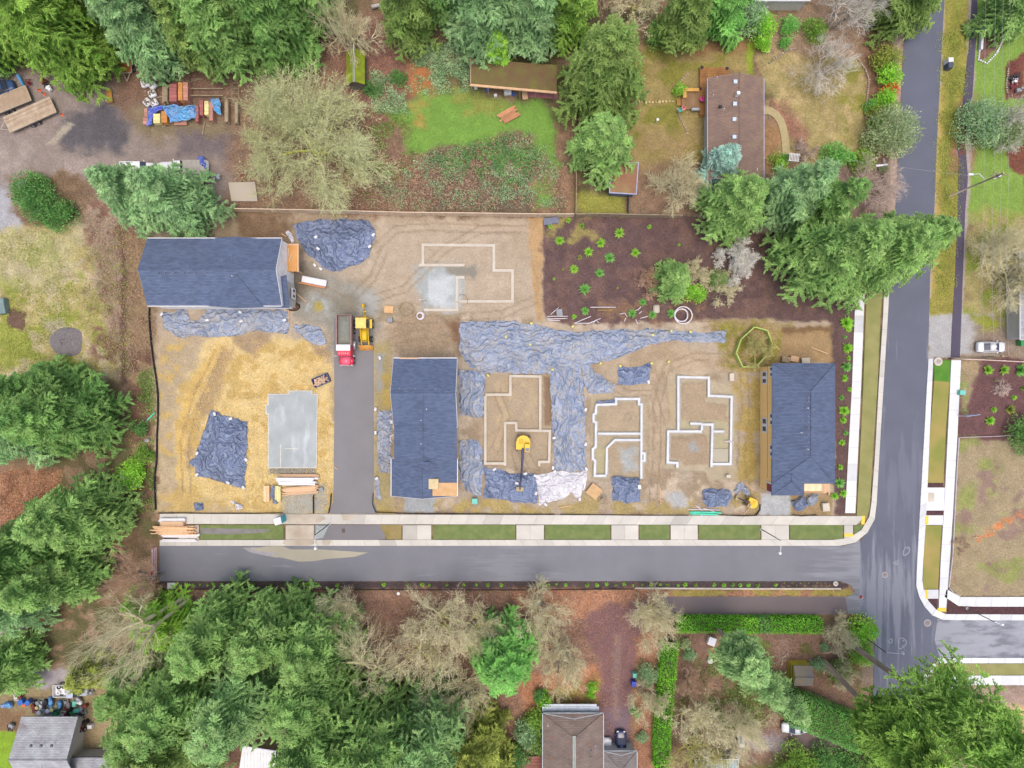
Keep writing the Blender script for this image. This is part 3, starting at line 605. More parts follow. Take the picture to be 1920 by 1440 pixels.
# ---------------------------------------------------------------- buildings
def shingle(name, c, c2=None, row=.22, moss=None, k=.10):
    """asphalt shingles: rows, tab joints, slight tone changes per tab"""
    if name in _m: return _m[name]
    m = mat(name, c, .85, c2=c2, var=.06, scale=.6, attr=True, spec=.2); t = m.node_tree; b = t.nodes['Principled BSDF']
    tc = t.nodes.new('ShaderNodeTexCoord'); br = t.nodes.new('ShaderNodeTexBrick')
    br.inputs['Scale'].default_value = 1; br.inputs['Brick Width'].default_value = .7; br.inputs['Row Height'].default_value = row; br.inputs['Mortar Size'].default_value = .018
    br.inputs['Color1'].default_value = (1 - k, 1 - k, 1 - k, 1); br.inputs['Color2'].default_value = (1 + k, 1 + k, 1 + k, 1); br.inputs['Mortar'].default_value = (.72, .72, .72, 1)
    t.links.new(tc.outputs['Object'], br.inputs['Vector'])
    mx = t.nodes.new('ShaderNodeMix'); mx.data_type = 'RGBA'; mx.blend_type = 'MULTIPLY'; mx.inputs[0].default_value = 1
    src = b.inputs['Base Color'].links[0].from_socket
    t.links.new(src, mx.inputs[6]); t.links.new(br.outputs['Color'], mx.inputs[7]); src = mx.outputs[2]
    if moss:
        n = t.nodes.new('ShaderNodeTexNoise'); n.inputs['Scale'].default_value = moss[1]; n.inputs['Detail'].default_value = 6; n.inputs['Roughness'].default_value = .7
        t.links.new(tc.outputs['Object'], n.inputs['Vector'])
        f = math_(t, 'MULTIPLY', math_(t, 'SUBTRACT', n.outputs['Fac'], moss[2]), 9., True)
        m2 = t.nodes.new('ShaderNodeMix'); m2.data_type = 'RGBA'; t.links.new(f, m2.inputs[0]); t.links.new(src, m2.inputs[6]); m2.inputs[7].default_value = moss[0]; src = m2.outputs[2]
    t.links.new(src, b.inputs['Base Color'])
    bp = t.nodes.new('ShaderNodeBump'); bp.inputs['Distance'].default_value = .03; t.links.new(br.outputs['Fac'], bp.inputs['Height']); bp.invert = True; t.links.new(bp.outputs[0], b.inputs['Normal'])
    return m
S_blue = shingle('shingle_blue', col(103, 117, 146), k=.16)
S_brown = shingle('shingle_brown', col(142, 120, 112), col(158, 134, 118), moss=(col(150, 138, 106), .25, .58))
S_old = shingle('shingle_old', col(128, 114, 108), col(146, 130, 122), moss=(col(168, 112, 84), .9, .60))
S_grey = shingle('shingle_grey', col(196, 200, 206), col(170, 170, 176), moss=(col(150, 140, 138), .3, .6))
white = mat('white_paint', col(236, 236, 240), .5, var=.03)
cream = mat('cream_siding', col(206, 204, 200), .7, var=.05, scale=1)
osb = mat('osb_orange', col(252, 204, 140, 1.), .7, c2=col(248, 192, 124, 1.), scale=2.5, attr=True)
ply = mat('plywood', col(226, 186, 138), .7, c2=col(212, 168, 116), scale=1.2, attr=True)
wood = mat('fresh_lumber', col(232, 196, 160), .7, c2=col(214, 174, 134), scale=3, attr=True, stretch=(1, 6, 6))
oldwood = mat('weathered_wood', col(176, 160, 136), .85, c2=col(146, 128, 104), scale=2, attr=True)
brownwood = mat('stained_deck', col(176, 128, 72), .7, c2=col(142, 100, 62), scale=1, attr=True)
dark = mat('dark_rubber', col(58, 56, 62), .8, var=.1)
glass = mat('window_glass', col(66, 74, 92), .12, var=.1, spec=.6)
steel = mat('galvanised_steel', col(188, 192, 198), .35, metal=.6, var=.06)
greyp = mat('grey_paint', col(150, 154, 160), .6)
blackm = mat('black_metal', col(48, 48, 54), .5)
redp = mat('red_paint', col(226, 52, 84), .35, var=.04, spec=.5)
yelp = mat('yellow_paint', col(242, 198, 44), .45, var=.06, spec=.4)
def ray(px, py, pl):
    a, b, c = [np.array(P(*q)) for q in pl]; n = np.cross(b - a, c - a)
    o = np.array([0, 0, H]); d = np.array([(px - 960) / FPX, (720 - py) / FPX, -1.]); t = n.dot(a - o) / n.dot(d); return o + d * t
def slope(mb, pl, pts, th=.14, lift=0., tint=1.):
    """roof plane through three seen points, outlined by pixels"""
    V = [ray(x, y, pl) + np.array([0, 0, lift]) for x, y in pts]; n = len(V)
    ar = sum(V[i][0] * V[(i + 1) % n][1] - V[(i + 1) % n][0] * V[i][1] for i in range(n))
    if ar < 0: V = V[::-1]
    vs = [v - np.array([0, 0, th]) for v in V] + V
    mb.add(vs, [tuple(range(n - 1, -1, -1)), tuple(range(n, 2 * n))] + [(i, (i + 1) % n, n + (i + 1) % n, n + i) for i in range(n)], tint)
def window(parent, c, wd, ht, axis='x', mf=None):
    """framed pane standing proud of a wall; axis = normal direction"""
    wd += .3; ht += .3; mb = MB(); d = (.10, wd, ht) if axis == 'x' else (wd, .10, ht); mb.box(c, d)
    f = mb.build('window', mf or white, parent)
    g = MB(); e = .06
    for s in (-1, 1):
        o = wd / 4 * s; cc = (c[0], c[1] + o, c[2]) if axis == 'x' else (c[0] + o, c[1], c[2])
        g.box(cc, (.13, wd / 2 - .5, ht - .8) if axis == 'x' else (wd / 2 - .5, .13, ht - .8))
    p = g.build('pane', glass, parent); p.parent = f; return f
def block(t, rect, ze, zr, axis_, rm, wm, over=.45, hip=(0, 0), name='roof', gut=True, wall=True, z0=-.1, th=.16, shift=0., gm=None):
    """one roofed block; rect = eave rectangle in photo pixels at eave height; hip = inset of the ridge at each end (m)"""
    (x0, y1), (x1, y0) = P(rect[0], rect[1], ze)[:2], P(rect[2], rect[3], ze)[:2]
    if x0 > x1: x0, x1 = x1, x0
    if wall:
        a0, a1, b0, b1 = x0 + over, x1 - over, y0 + over, y1 - over; mb = MB()
        sl = (zr - ze) / (((y1 - y0) if axis_ == 'x' else (x1 - x0)) / 2); zw = ze + sl * over - th - .03
        top = zr - th - .05
        v = [(a0, b0, z0), (a1, b0, z0), (a1, b1, z0), (a0, b1, z0), (a0, b0, zw), (a1, b0, zw), (a1, b1, zw), (a0, b1, zw)]
        h0, h1 = max(0, hip[0] - over), max(0, hip[1] - over)
        if axis_ == 'x': v += [(a0 + h0, (b0 + b1) / 2, top), (a1 - h1, (b0 + b1) / 2, top)]; f = [(4, 5, 9, 8), (6, 7, 8, 9), (7, 4, 8), (5, 6, 9)]
        else: v += [((a0 + a1) / 2, b0 + h0, top), ((a0 + a1) / 2, b1 - h1, top)]; f = [(5, 6, 9, 8), (7, 4, 8, 9), (4, 5, 8), (6, 7, 9)]
        mb.add(v, [(3, 2, 1, 0), (0, 1, 5, 4), (1, 2, 6, 5), (2, 3, 7, 6), (3, 0, 4, 7)] + f)
        mb.build('wall', wm, t)
    mb = MB(); T = th
    def slab(V):
        n = len(V); ar = sum(V[i][0] * V[(i + 1) % n][1] - V[(i + 1) % n][0] * V[i][1] for i in range(n))
        if ar < 0: V = V[::-1]
        mb.add([(a, b, c - T) for a, b, c in V] + V, [tuple(range(n - 1, -1, -1)), tuple(range(n, 2 * n))] + [(i, (i + 1) % n, n + (i + 1) % n, n + i) for i in range(n)], random.uniform(.97, 1.03))
    if axis_ == 'x':
        m_ = (y0 + y1) / 2; r0, r1 = (x0 + hip[0], m_, zr), (x1 - hip[1], m_, zr)
        slab([(x0, y0, ze), (x1, y0, ze), r1, r0]); slab([(x0, y1, ze), r0, r1, (x1, y1, ze)])
        if hip[0]: slab([(x0, y0, ze), r0, (x0, y1, ze)])
        if hip[1]: slab([(x1, y0, ze), (x1, y1, ze), r1])
    else:
        m_ = (x0 + x1) / 2; r0, r1 = (m_, y0 + hip[0], zr), (m_, y1 - hip[1], zr)
        slab([(x0, y0, ze), r0, r1, (x0, y1, ze)]); slab([(x1, y0, ze), (x1, y1, ze), r1, r0])
        if hip[0]: slab([(x0, y0, ze), (x1, y0, ze), r0])
        if hip[1]: slab([(x0, y1, ze), r1, (x1, y1, ze)])
    rf = mb.build(name, rm, t)
    cap = MB()
    cap.tube([Vector(r0) + Vector((0, 0, .02)), Vector(r1) + Vector((0, 0, .02))], .09, 5)
    cs = {'x': ((x0, y0, ze), (x0, y1, ze), (x1, y0, ze), (x1, y1, ze)), 'y': ((x0, y0, ze), (x1, y0, ze), (x0, y1, ze), (x1, y1, ze))}[axis_]
    for e, rr, h_ in ((0, r0, hip[0]), (1, r1, hip[1])):
        if h_:
            for q in cs[e * 2:e * 2 + 2]: cap.tube([Vector(q) + Vector((0, 0, .03)), Vector(rr) + Vector((0, 0, .02))], .07, 5)
    cp = cap.build('ridge_cap', rm, t); cp.parent = rf
    if gut:
        g = MB(); zz = ze - .1
        if axis_ == 'x' or hip[0]: g.box(((x0 + x1) / 2, y0 - .07, zz), (x1 - x0, .12, .16))
        if axis_ == 'x' or hip[1]: g.box(((x0 + x1) / 2, y1 + .07, zz), (x1 - x0, .12, .16))
        if axis_ == 'y' or hip[0]: g.box((x0 - .07, (y0 + y1) / 2, zz - .01), (.12, y1 - y0 - .02, .16))
        if axis_ == 'y' or hip[1]: g.box((x1 + .07, (y0 + y1) / 2, zz - .01), (.12, y1 - y0 - .02, .16))
        if axis_ == 'x' and not hip[0]:
            for xx in (x0, x1):
                for yy in (y0, y1): g.tube([(xx, yy, ze - .1), (xx, m_, zr - .1)], .07, 4)
        if axis_ == 'y' and not hip[0]:
            for yy in (y0, y1):
                for xx in (x0, x1): g.tube([(xx, yy, ze - .1), (m_, yy, zr - .1)], .07, 4)
        g.build('gutter', gm or white, t)
    return (x0, x1, y0, y1, rf)
def vents(t, rf, pts, pl, kind='pipe'):
    for x, y in pts:
        v = ray(x, y, pl); mb = MB()
        if kind == 'pipe': mb.cyl((v[0], v[1], v[2] + .2), .07, .5, 8)
        else: mb.box((v[0], v[1], v[2] + .08), (.36, .36, .22), top=.8)
        o = mb.build('vent', white if kind == 'pipe' and random.random() < .4 else greyp if kind == 'pipe' else kind, t); o.parent = rf
def decking(name, pts, z, m, parent, pitch=.16, axis_='x', th=.06):
    xs = [p[0] for p in PP(pts, z)]; ys = [p[1] for p in PP(pts, z)]; mb = MB()
    if axis_ == 'x':
        for y in np.arange(min(ys), max(ys), pitch): mb.box(((min(xs) + max(xs)) / 2, y + pitch / 2, z), (max(xs) - min(xs), pitch * .93, th), tint=random.uniform(.85, 1.12))
    else:
        for x in np.arange(min(xs), max(xs), pitch): mb.box((x + pitch / 2, (min(ys) + max(ys)) / 2, z), (pitch * .93, max(ys) - min(ys), th), tint=random.uniform(.85, 1.12))
    return mb.build(name, m, parent)
# 1. blue-roofed house, north-west
c = P(400, 512); t = thing('house', 'long slate-blue roofed house with a bare plywood deck, north-west of the site', 'house', (c[0], c[1], 0))
x0, x1, y0, y1, rf = block(t, (276, 447, 528, 573), 5.4, 7.7, 'x', S_blue, mat('white_siding', col(236, 236, 238, .9), .7), over=.14)
sp = [(267, 507, 7.7), (527, 507, 7.7), (280, 573, 5.4)]; np_ = [(267, 507, 7.7), (527, 507, 7.7), (275, 447, 5.4)]
mb = MB()
pL = [(443, 508, 7.5), (443, 577, 7.3), (393, 571, 5.5)]; pR = [(443, 508, 7.5), (443, 577, 7.3), (493, 573, 5.5)]
slope(mb, pL, [(443, 514), (443, 578), (391, 574)], lift=.04); slope(mb, pR, [(443, 514), (443, 578), (495, 576)], lift=.04)
pL = [(443, 505, 7.4), (443, 446, 7.1), (405, 447, 5.5)]; pR = [(443, 505, 7.4), (443, 446, 7.1), (480, 449, 5.5)]
slope(mb, pL, [(443, 500), (443, 444), (403, 446)], lift=.04); slope(mb, pR, [(443, 500), (443, 444), (482, 447)], lift=.04)
o = mb.build('cross_gable', S_blue, t); o.parent = rf
mb = MB(); slope(mb, [(497, 529, 5.3), (541, 577, 4.3), (497, 575, 4.3)], [(493, 529), (536, 515), (542, 577), (493, 576)], lift=-.1)
mb.build('lower_roof', S_blue, t)
mb = MB(); slope(mb, [(497, 529, 5.1), (541, 577, 4.1), (497, 575, 4.1)], [(500, 533), (532, 524), (537, 571), (500, 571)], th=4.2, lift=-.2); mb.build('side_wall', cream, t)
mb = MB()
for z in (.6, 1.6, 2.6, 3.6): pass
mb.box(((x0 + x1) / 2 + .3, y0 + .2, 4.9), (x1 - x0 - 1.0, .3, .5)); mb.build('fascia', white, t)
for py_ in (487, 503, 548): 
    v = P(531, py_, 3.6); window(t, (x1 - .40 + (1.1 if py_ > 530 else 0), v[1], 3.9 if py_ < 530 else 2.2), 1.5, 1.3)
window(t, (x1 - 1.2, P(0, 466, 5)[1], 4.4), 1.1, 1.0)
vents(t, rf, [(299, 513), (312, 514), (328, 513), (347, 513), (367, 514), (387, 513), (437, 485), (437, 518), (437, 555)], sp)
vents(t, rf, [(356, 502), (420, 490)], np_)
# its plywood deck
c = P(540, 485); d = thing('plywood_deck', 'bare plywood deck with scrap boards at the east end of the north-west house', 'deck', (c[0], c[1], 0))
mb = MB(); mb.prism(PP([(522, 459), (559, 459), (559, 509), (538, 509), (538, 478), (522, 474)], 2.7), 2.6, 2.7); mb.build('deck_top', mat('deck_ply', col(224, 170, 104), .7, c2=col(206, 144, 82), scale=.6), d)
mb = MB(); 
for x, y in ((557, 461), (557, 507), (540, 507)): v = P(x, y, 2.6); MB().box((v[0], v[1], 1.25), (.14, .14, 2.7)).build('post', wood, d)
mb = MB(); mb.prism(PP([(522, 457), (560, 457), (560, 460), (522, 460)], 2.75), 2.5, 2.78); mb.prism(PP([(557.5, 460), (560, 460), (560, 510), (557.5, 510)], 2.75), 2.5, 2.78); mb.build('edge_beam', wood, d)
for a in ((538, 466, 544, 480, .0), (533, 474, 541, 481, .5), (540, 482, 549, 484, -.3)):
    v = P((a[0] + a[2]) / 2, (a[1] + a[3]) / 2, 2.75); tag(MB().box((v[0], v[1], 2.76), (.25, 1.3, .06), rz=a[4]).build('scrap_board', wood), '%s loose pale board lying on the plywood deck' % ('longest', 'left', 'right')[(538, 533, 540).index(a[0])], 'board', 'loose boards on the plywood deck')
# 2. blue-roofed house, centre
c = P(797, 800); t = thing('house', 'slate-blue roofed house in the middle of the site beside the asphalt driveway', 'house', (c[0], c[1], 0))
b2 = block(t, (738, 672, 857, 800), 5.5, 7.9, 'x', S_blue, cream)
block(t, (739, 735, 856, 864), 5.52, 7.7, 'y', S_blue, cream, gut=False)
b3 = block(t, (734, 860, 857, 930), 5.0, 7.3, 'y', S_blue, cream)
pl = [(796, 860, 7.3), (796, 930, 7.3), (857, 930, 5.0)]
mb = MB(); slope(mb, pl, [(811, 905), (857, 905), (857, 930), (811, 930)], lift=.035, th=.03); o = mb.build('bare_plywood', ply, t); o.parent = b3[4]
mb = MB(); slope(mb, [(750, 672, 5.5), (785, 672, 5.5), (785, 676, 5.5)], [(750, 670.5), (785, 670.5), (785, 673), (750, 673)], lift=.05); mb.build('bare_trim', wood, t)
mb = MB(); slope(mb, [(788, 860, 7.3), (788, 930, 7.3), (740, 930, 5.3)], [(768, 866), (810, 866), (798, 876), (780, 876)], lift=.25, th=.3)
o = mb.build('cricket', S_blue, t); o.parent = b3[4]
pE = [(738, 735, 7.9), (858, 735, 7.9), (738, 800, 5.5)]; pW = [(796, 740, 7.7), (796, 860, 7.7), (856, 800, 5.52)]
vents(t, b2[4], [(750, 729), (780, 729), (817, 729)], [(738, 735, 7.9), (858, 735, 7.9), (738, 672, 5.5)]); vents(t, b2[4], [(800, 767), (790, 788), (790, 804), (790, 832)], pW)
v = P(805, 907, 6.6); tag(MB().box((v[0], v[1], 6.62), (2.9, 1.6, .5), ry=.0, bev=.04).build('plywood_bundle', mat('ply_pale', col(216, 196, 152), .7, attr=True)), 'pale plywood box standing on the porch roof of the central house', 'plywood')
# 3. blue-roofed house, east
c = P(1500, 805); t = thing('house', 'slate-blue hip-roofed house with bare orange sheathing, at the east side of the site', 'house', (c[0], c[1], 0))
b4 = block(t, (1448, 681, 1566, 907), 5.4, 7.6, 'y', S_blue, osb, hip=(4.6, 4.4), gut=False)
block(t, (1447, 860, 1508, 929), 5.2, 6.4, 'y', S_blue, osb, hip=(2.4, 2.4), gut=False)
xw = b4[0] + .45
pl = [(1512, 735, 7.6), (1512, 850, 7.6), (1448, 800, 5.4)]
vents(t, b4[4], [(1513, y) for y in (746, 752, 765, 780, 791, 802, 814, 828, 842)], pl, 'pipe'); vents(t, b4[4], [(1523, 767), (1501, 790), (1501, 811)], pl)
for py_, z, wd in ((697, 4.3, 1.5), (786, 4.3, 1.8), (845, 4.3, 1.8)): window(t, (xw - .03, P(0, py_, z)[1], z), wd, 1.3)
for py_, z, wd in ((708, 1.7, 1.9), (797, 1.7, 2.2)): window(t, (xw - .03, P(0, py_, z)[1], z), wd, 1.7)
v = P(1444, 912, 2.6); mb = MB().box((xw - .06, v[1], 3.6), (.12, 1.2, 1.8)); mb.build('door', mat('dark_red', col(150, 60, 74), .5), t)
MB().box((xw - .08, v[1] + .75, 3.6), (.14, .28, 2.1)).box((xw - .08, v[1] - .75, 3.6), (.14, .28, 2.1)).box((xw - .08, v[1], 4.7), (.14, 1.8, .2)).build('door_frame', white, t)
mb = MB()
v = P(1445, 0, 0)
for z in (2.75,): mb.box((xw - .04, (b4[2] + b4[3]) / 2, z), (.06, b4[3] - b4[2] - 1.0, .12))
mb.build('belt_board', mat('board_tan', col(206, 176, 120), .8), t)
v = P(1524, 912, 4.6); mb = MB(); mb.box((v[0], v[1], 4.5), (2.9, 1.5, .12)); mb.build('porch_deck', mat('ply_bright', col(250, 226, 186), .7), t)
mb = MB(); mb.box((v[0], v[1] - .85, 4.1), (2.9, .18, .9)); mb.box((v[0] - 1.5, v[1], 4.2), (.12, 1.6, .6)); mb.build('porch_beam', mat('porch_wood', col(206, 150, 96), .7), t)
# 4. brown-roofed house, north-east
c = P(1380, 235); t = thing('house', 'brown shingle-roofed house with white roof lights between the garden deck and the path', 'house', (c[0], c[1], 0))
b5 = block(t, (1327.5, 146, 1432, 336), 3.2, 4.7, 'y', S_brown, cream, gm=mat('gutter_blue', col(176, 180, 204), .5))
plw = [(1386, 150, 4.7), (1384, 330, 4.7), (1328, 200, 3.2)]
for x, y in ((1378.5, 153.5), (1377.5, 195), (1376.5, 224), (1376.5, 257)):
    v = ray(x, y, plw); mb = MB().box((v[0], v[1], v[2] + .08), (.62, .62, .24), top=.85, bev=.05); o = mb.build('roof_light', mat('skylight', col(206, 222, 244), .2, var=.04), t); o.parent = b5[4]
v = ray(1381, 179, plw); mb = MB().box((v[0], v[1], v[2] + .35), (.5, .5, 1.1)); o = mb.build('chimney', white, t); o.parent = b5[4]
vents(t, b5[4], [(1343, 147), (1336, 180), (1356.5, 206)], plw)
v = ray(1350, 201, plw); mb = MB().box((v[0], v[1], v[2] + .15), (.5, .4, .4)); o = mb.build('vent', dark, t); o.parent = b5[4]
v = P(1417, 317, 3.6); mb = MB()
rings = [[(v[0] + math.cos(a) * r_, v[1] + math.sin(a) * r_, 3.55 + r_ * r_ * .5) for a in np.arange(0, 6.28, .5236)] for r_ in (.04, .2, .34)]
mb.loft(rings); mb.tube([(v[0], v[1], 3.4), (v[0] - .3, v[1] - .4, 3.0)], .03, 4); o = mb.build('satellite_dish', white, t); o.parent = b5[4]
# deck with benches
c = P(1330, 175); d = thing('garden_deck', 'stained timber deck with built-in corner bench west of the brown-roofed house', 'deck', (c[0], c[1], 0))
decking('deck_boards', [(1312, 127), (1369, 127), (1369, 160), (1312, 160)], .5, brownwood, d)
decking('deck_boards', [(1312, 160.5), (1345, 160.5), (1345, 216), (1312, 216)], .49, brownwood, d, axis_='x')
decking('deck_boards', [(1278, 166), (1311.5, 166), (1311.5, 205), (1278, 205)], .45, mat('deck_grey', col(160, 130, 98), .8, c2=col(140, 108, 76), scale=1, attr=True), d, axis_='y')
decking('steps', [(1269, 185), (1278, 185), (1278, 198), (1269, 198)], .25, brownwood, d, axis_='y', pitch=.3)
decking('steps', [(1311, 205), (1322, 205), (1322, 220), (1311, 220)], .25, brownwood, d, pitch=.3)
bench = mat('bench_wood', col(214, 164, 88), .7, attr=True)
mb = MB(); mb.prism(PP([(1281, 165), (1311, 165), (1311, 171), (1281, 171)], .9), .82, .9); mb.prism(PP([(1281, 171.3), (1287, 171.3), (1287, 183), (1281, 183)], .9), .82, .9); mb.build('bench', bench, d)
# 5. long mossy carport
c = P(960, 150); t = thing('carport', 'long open carport with a mossy brown roof beside the bright lawn', 'carport', (c[0], c[1], 0))
pl = [(882, 108, 2.6), (1043, 120, 2.6), (882, 161, 3.0)]
mb = MB(); slope(mb, pl, [(882, 110), (1044, 122), (1044, 172), (881, 158)]); mb.build('roof', mat('mossy_roof', col(122, 98, 74), .95, c2=col(124, 120, 66), scale=.5, bump=.1, bscale=7), t)
mb = MB(); slope(mb, pl, [(881, 157), (1044, 171.5), (1044, 175.5), (881, 161)], lift=.03, th=.2); mb.build('fascia', mat('fascia_tan', col(226, 186, 148), .7), t)
mb = MB(); slope(mb, pl, [(881, 106), (883.5, 106), (883.5, 158), (881, 158)], lift=.05, th=.2); mb.build('gutter', oldwood, t)
for x, y in ((884, 162), (915, 165), (945, 168), (975, 170), (1005, 172), (1040, 175), (884, 114), (1040, 126)):
    v = P(x, y, 2.8); MB().box((v[0], v[1], 1.3), (.12, .12, 2.7)).build('post', oldwood, t)
mb = MB(); mb.prism(PP([(990, 166), (1046, 172), (1046, 186), (990, 182)]), -.06, .08); mb.build('floor', mat('pink_slab', col(176, 120, 124), .8, var=.15), t)
# 6. moss-roofed shed
c = P(668, 130); t = thing('shed', 'small shed with bright green moss on its roof and a pale metal ridge', 'shed', (c[0], c[1], 0), 0)
b6 = block(t, (649, 96, 684, 158), 2.3, 3.2, 'y', mat('moss_roof', col(150, 172, 34), .95, c2=col(124, 132, 48), scale=.8, bump=.06), mat('shed_wall', col(126, 118, 112), .8), gut=False, over=.25)
m_ = (b6[0] + b6[1]) / 2; mb = MB().box((m_, (b6[2] + b6[3]) / 2, 3.24), (.32, b6[3] - b6[2] + .2, .08)); o = mb.build('metal_ridge', steel, t); o.parent = b6[4]
# 7. little flat shed
c = P(1165, 335); t = thing('shed', 'small flat shed with a brown leaf-strewn roof under the green conifer', 'shed', (c[0], c[1], 0))
mb = MB(); mb.prism(PP([(1146, 304), (1197, 305), (1193, 364), (1143, 361)], 2.5), 2.4, 2.5); mb.build('roof', mat('leafy_roof', col(148, 104, 84), .9, c2=col(156, 132, 92), scale=.6), t)
mb = MB(); mb.prism(PP([(1149, 307), (1194, 308), (1190, 361), (1146, 358)], 2.4), -.1, 2.39); mb.build('wall', mat('shed_wall_blue', col(104, 110, 132), .8), t)
mb = MB(); mb.strip(PP([(1146, 304), (1197, 305), (1193, 364), (1143, 361)], 2.55), .16, 2.38, 2.56, closed=True); mb.build('fascia', mat('fascia_blue', col(170, 176, 208), .6), t)
# 8. grey-roofed house, south-west
c = P(90, 1400); t = thing('house', 'pale grey shingle-roofed house beside the junk-filled yard in the south-west corner', 'house', (c[0], c[1], 0))
b7 = block(t, (40, 1344, 146, 1470), 3.0, 5.4, 'x', S_grey, cream, gut=False, over=1.3)
block(t, (60, 1398, 130, 1520), 3.1, 4.9, 'y', S_grey, cream, gut=False, over=.4)
block(t, (128, 1421, 216, 1490), 2.7, 4.0, 'x', S_grey, cream, over=.3, gm=mat('gutter_dark', col(98, 96, 106), .5))
pl = [(25, 1404, 5.4), (130, 1404, 5.4), (40, 1344, 3.0)]
vents(t, b7[4], [(58.5, 1398), (77.5, 1398), (97, 1398)], pl, mat('dark_vent', col(106, 110, 132), .6))
# 9. brown roof, bottom
c = P(1077, 1400); t = thing('house', 'old brown-roofed house with fallen leaves on it at the bottom edge by the red-brown driveway', 'house', (c[0], c[1], 0))
b8 = block(t, (1018, 1338, 1131, 1520), 3.0, 4.6, 'y', S_old, mat('pale_blue_siding', col(206, 214, 226), .7), hip=(0, 3.0), gm=mat('gutter_pale', col(190, 198, 204), .5), over=.5)
block(t, (1131.5, 1409, 1194, 1520), 2.8, 3.9, 'y', shingle('shingle_old2', col(150, 144, 142), col(134, 124, 122)), cream, hip=(0, 2.4), gm=mat('gutter_pale', col(190, 198, 204), .5), over=.3)
mb = MB(); m_ = (b8[0] + b8[1]) / 2; mb.box((m_, (b8[2] + b8[3]) / 2 - 1.3, 4.66), (.5, b8[3] - b8[2] - 2.6, .06)); o = mb.build('ridge_strip', mat('ridge_pale', col(164, 172, 166), .8), t); o.parent = b8[4]
mb = MB(); mb.box((m_ - .3, b8[3] + .35, 1.9), (8.6, 1.2, .12)); mb.box((m_ - .3, b8[3] + .2, 2.0), (9.4, .8, .1)); mb.build('porch_roof', mat('porch_pale', col(212, 222, 234), .6), t)
vents(t, b8[4], [(1116, 1396), (1108, 1406), (1107, 1418), (1027, 1358), (1058, 1343)], [(1077, 1370, 4.6), (1077, 1440, 4.6), (1131, 1400, 3.0)])
# 10. white metal roof
c = P(500, 1430); t = thing('outbuilding', 'building with a white metal roof showing under the trees at the bottom edge', 'outbuilding', (c[0], c[1], 0))
wm = mat('white_metal_roof', col(238, 240, 244), .5, var=.05, scale=.5)
mb = MB(); mb.prism(PP([(455, 1398), (517, 1408), (517, 1427), (545, 1431), (540, 1500), (440, 1500)], 3), 2.9, 3.0)
for i in range(14):
    a = P(458 + i * 6, 1400, 3); mb.box((a[0], a[1] - 4, 3.03), (.06, 6, .05)) if i < 8 else None
mb.build('roof', wm, t)
mb = MB(); mb.prism(PP([(459, 1402), (513, 1411), (513, 1429), (540, 1434), (536, 1500), (444, 1500)], 2.9), -.1, 2.89); mb.build('wall', cream, t)
mb = MB(); mb.strip(PP([(455, 1398), (517, 1408), (517, 1427), (545, 1431)], 3), .12, 2.85, 3.06); mb.build('gutter', mat('gutter_lilac', col(190, 190, 216), .5), t)
c = P(548, 1428); decking_ = thing('side_deck', 'dark weathered timber deck beside the white metal roof', 'deck', (c[0], c[1], 0)); decking('deck_boards', [(520, 1408), (585, 1420), (585, 1445), (546, 1440)], .4, mat('dark_deck', col(92, 82, 76), .9, attr=True), decking_, axis_='y', pitch=.3)
# 11. yellow-walled shed
c = P(1500, 1262); t = thing('shed', 'small shed with a yellow panel wall and a dark roof in the south-east garden', 'shed', (c[0], c[1], 0))
b9 = block(t, (1488, 1248, 1523, 1286), 2.1, 2.7, 'x', mat('shed_roof', col(116, 116, 124), .85, c2=col(134, 122, 88), scale=.7), mat('yellow_panel', col(226, 204, 48), .6, c2=col(190, 176, 74), scale=.8), gut=False, over=.12)
mb = MB(); 
for z in (.75, 1.5): mb.box((b9[0] + .1, (b9[2] + b9[3]) / 2, z), (.05, b9[3] - b9[2] - .4, .07))
mb.build('panel_joint', dark, t)
# 12. greenhouse
c = P(1340, 1440); t = thing('greenhouse', 'glass greenhouse with white bars at the bottom edge of the southern garden', 'greenhouse', (c[0], c[1], 0))
mb = MB(); gz = 2.2; xs = np.linspace(1304, 1384, 9)
for x in xs: a, b_ = P(x, 1424, gz), P(x, 1500, gz); mb.box((a[0], (a[1] + b_[1]) / 2, gz), (.08, a[1] - b_[1], .1))
a, b_ = P(1304, 1424, gz), P(1384, 1424, gz); mb.box(((a[0] + b_[0]) / 2, a[1] + .05, gz + .01), (b_[0] - a[0] + .2, .1, .12)); mb.build('glazing_bars', white, t)
mb = MB(); mb.box(((a[0] + b_[0]) / 2, a[1] - 3.2, gz / 2 - .05), (b_[0] - a[0] - .1, 6.3, gz)); mb.build('glass', mat('green_glass', col(130, 160, 162), .2, c2=col(96, 116, 118), scale=.8, spec=.6), t)
mb = MB(); mb.prism(PP([(1302, 1416), (1388, 1414), (1388, 1423), (1302, 1423)], 1.2), -.05, 1.2); mb.build('lean_to', mat('lean_grey', col(166, 168, 172), .7), t)
# 13. roofs cut by the frame
c = P(1440, -10); t = thing('house', 'corner of a pale building cut by the top edge beside the grey-green round tree', 'house', (c[0], c[1], 0)); block(t, (1416, -90, 1520, 0), 3, 4.2, 'x', mat('lilac_roof', col(188, 180, 186), .8), cream, over=.3)
c = P(1950, 550); t = thing('house', 'edge of a grey roof cut by the right edge above the white car', 'house', (c[0], c[1], 0)); block(t, (1914, 470, 2010, 637), 3, 4.2, 'y', S_grey, cream, over=.3)

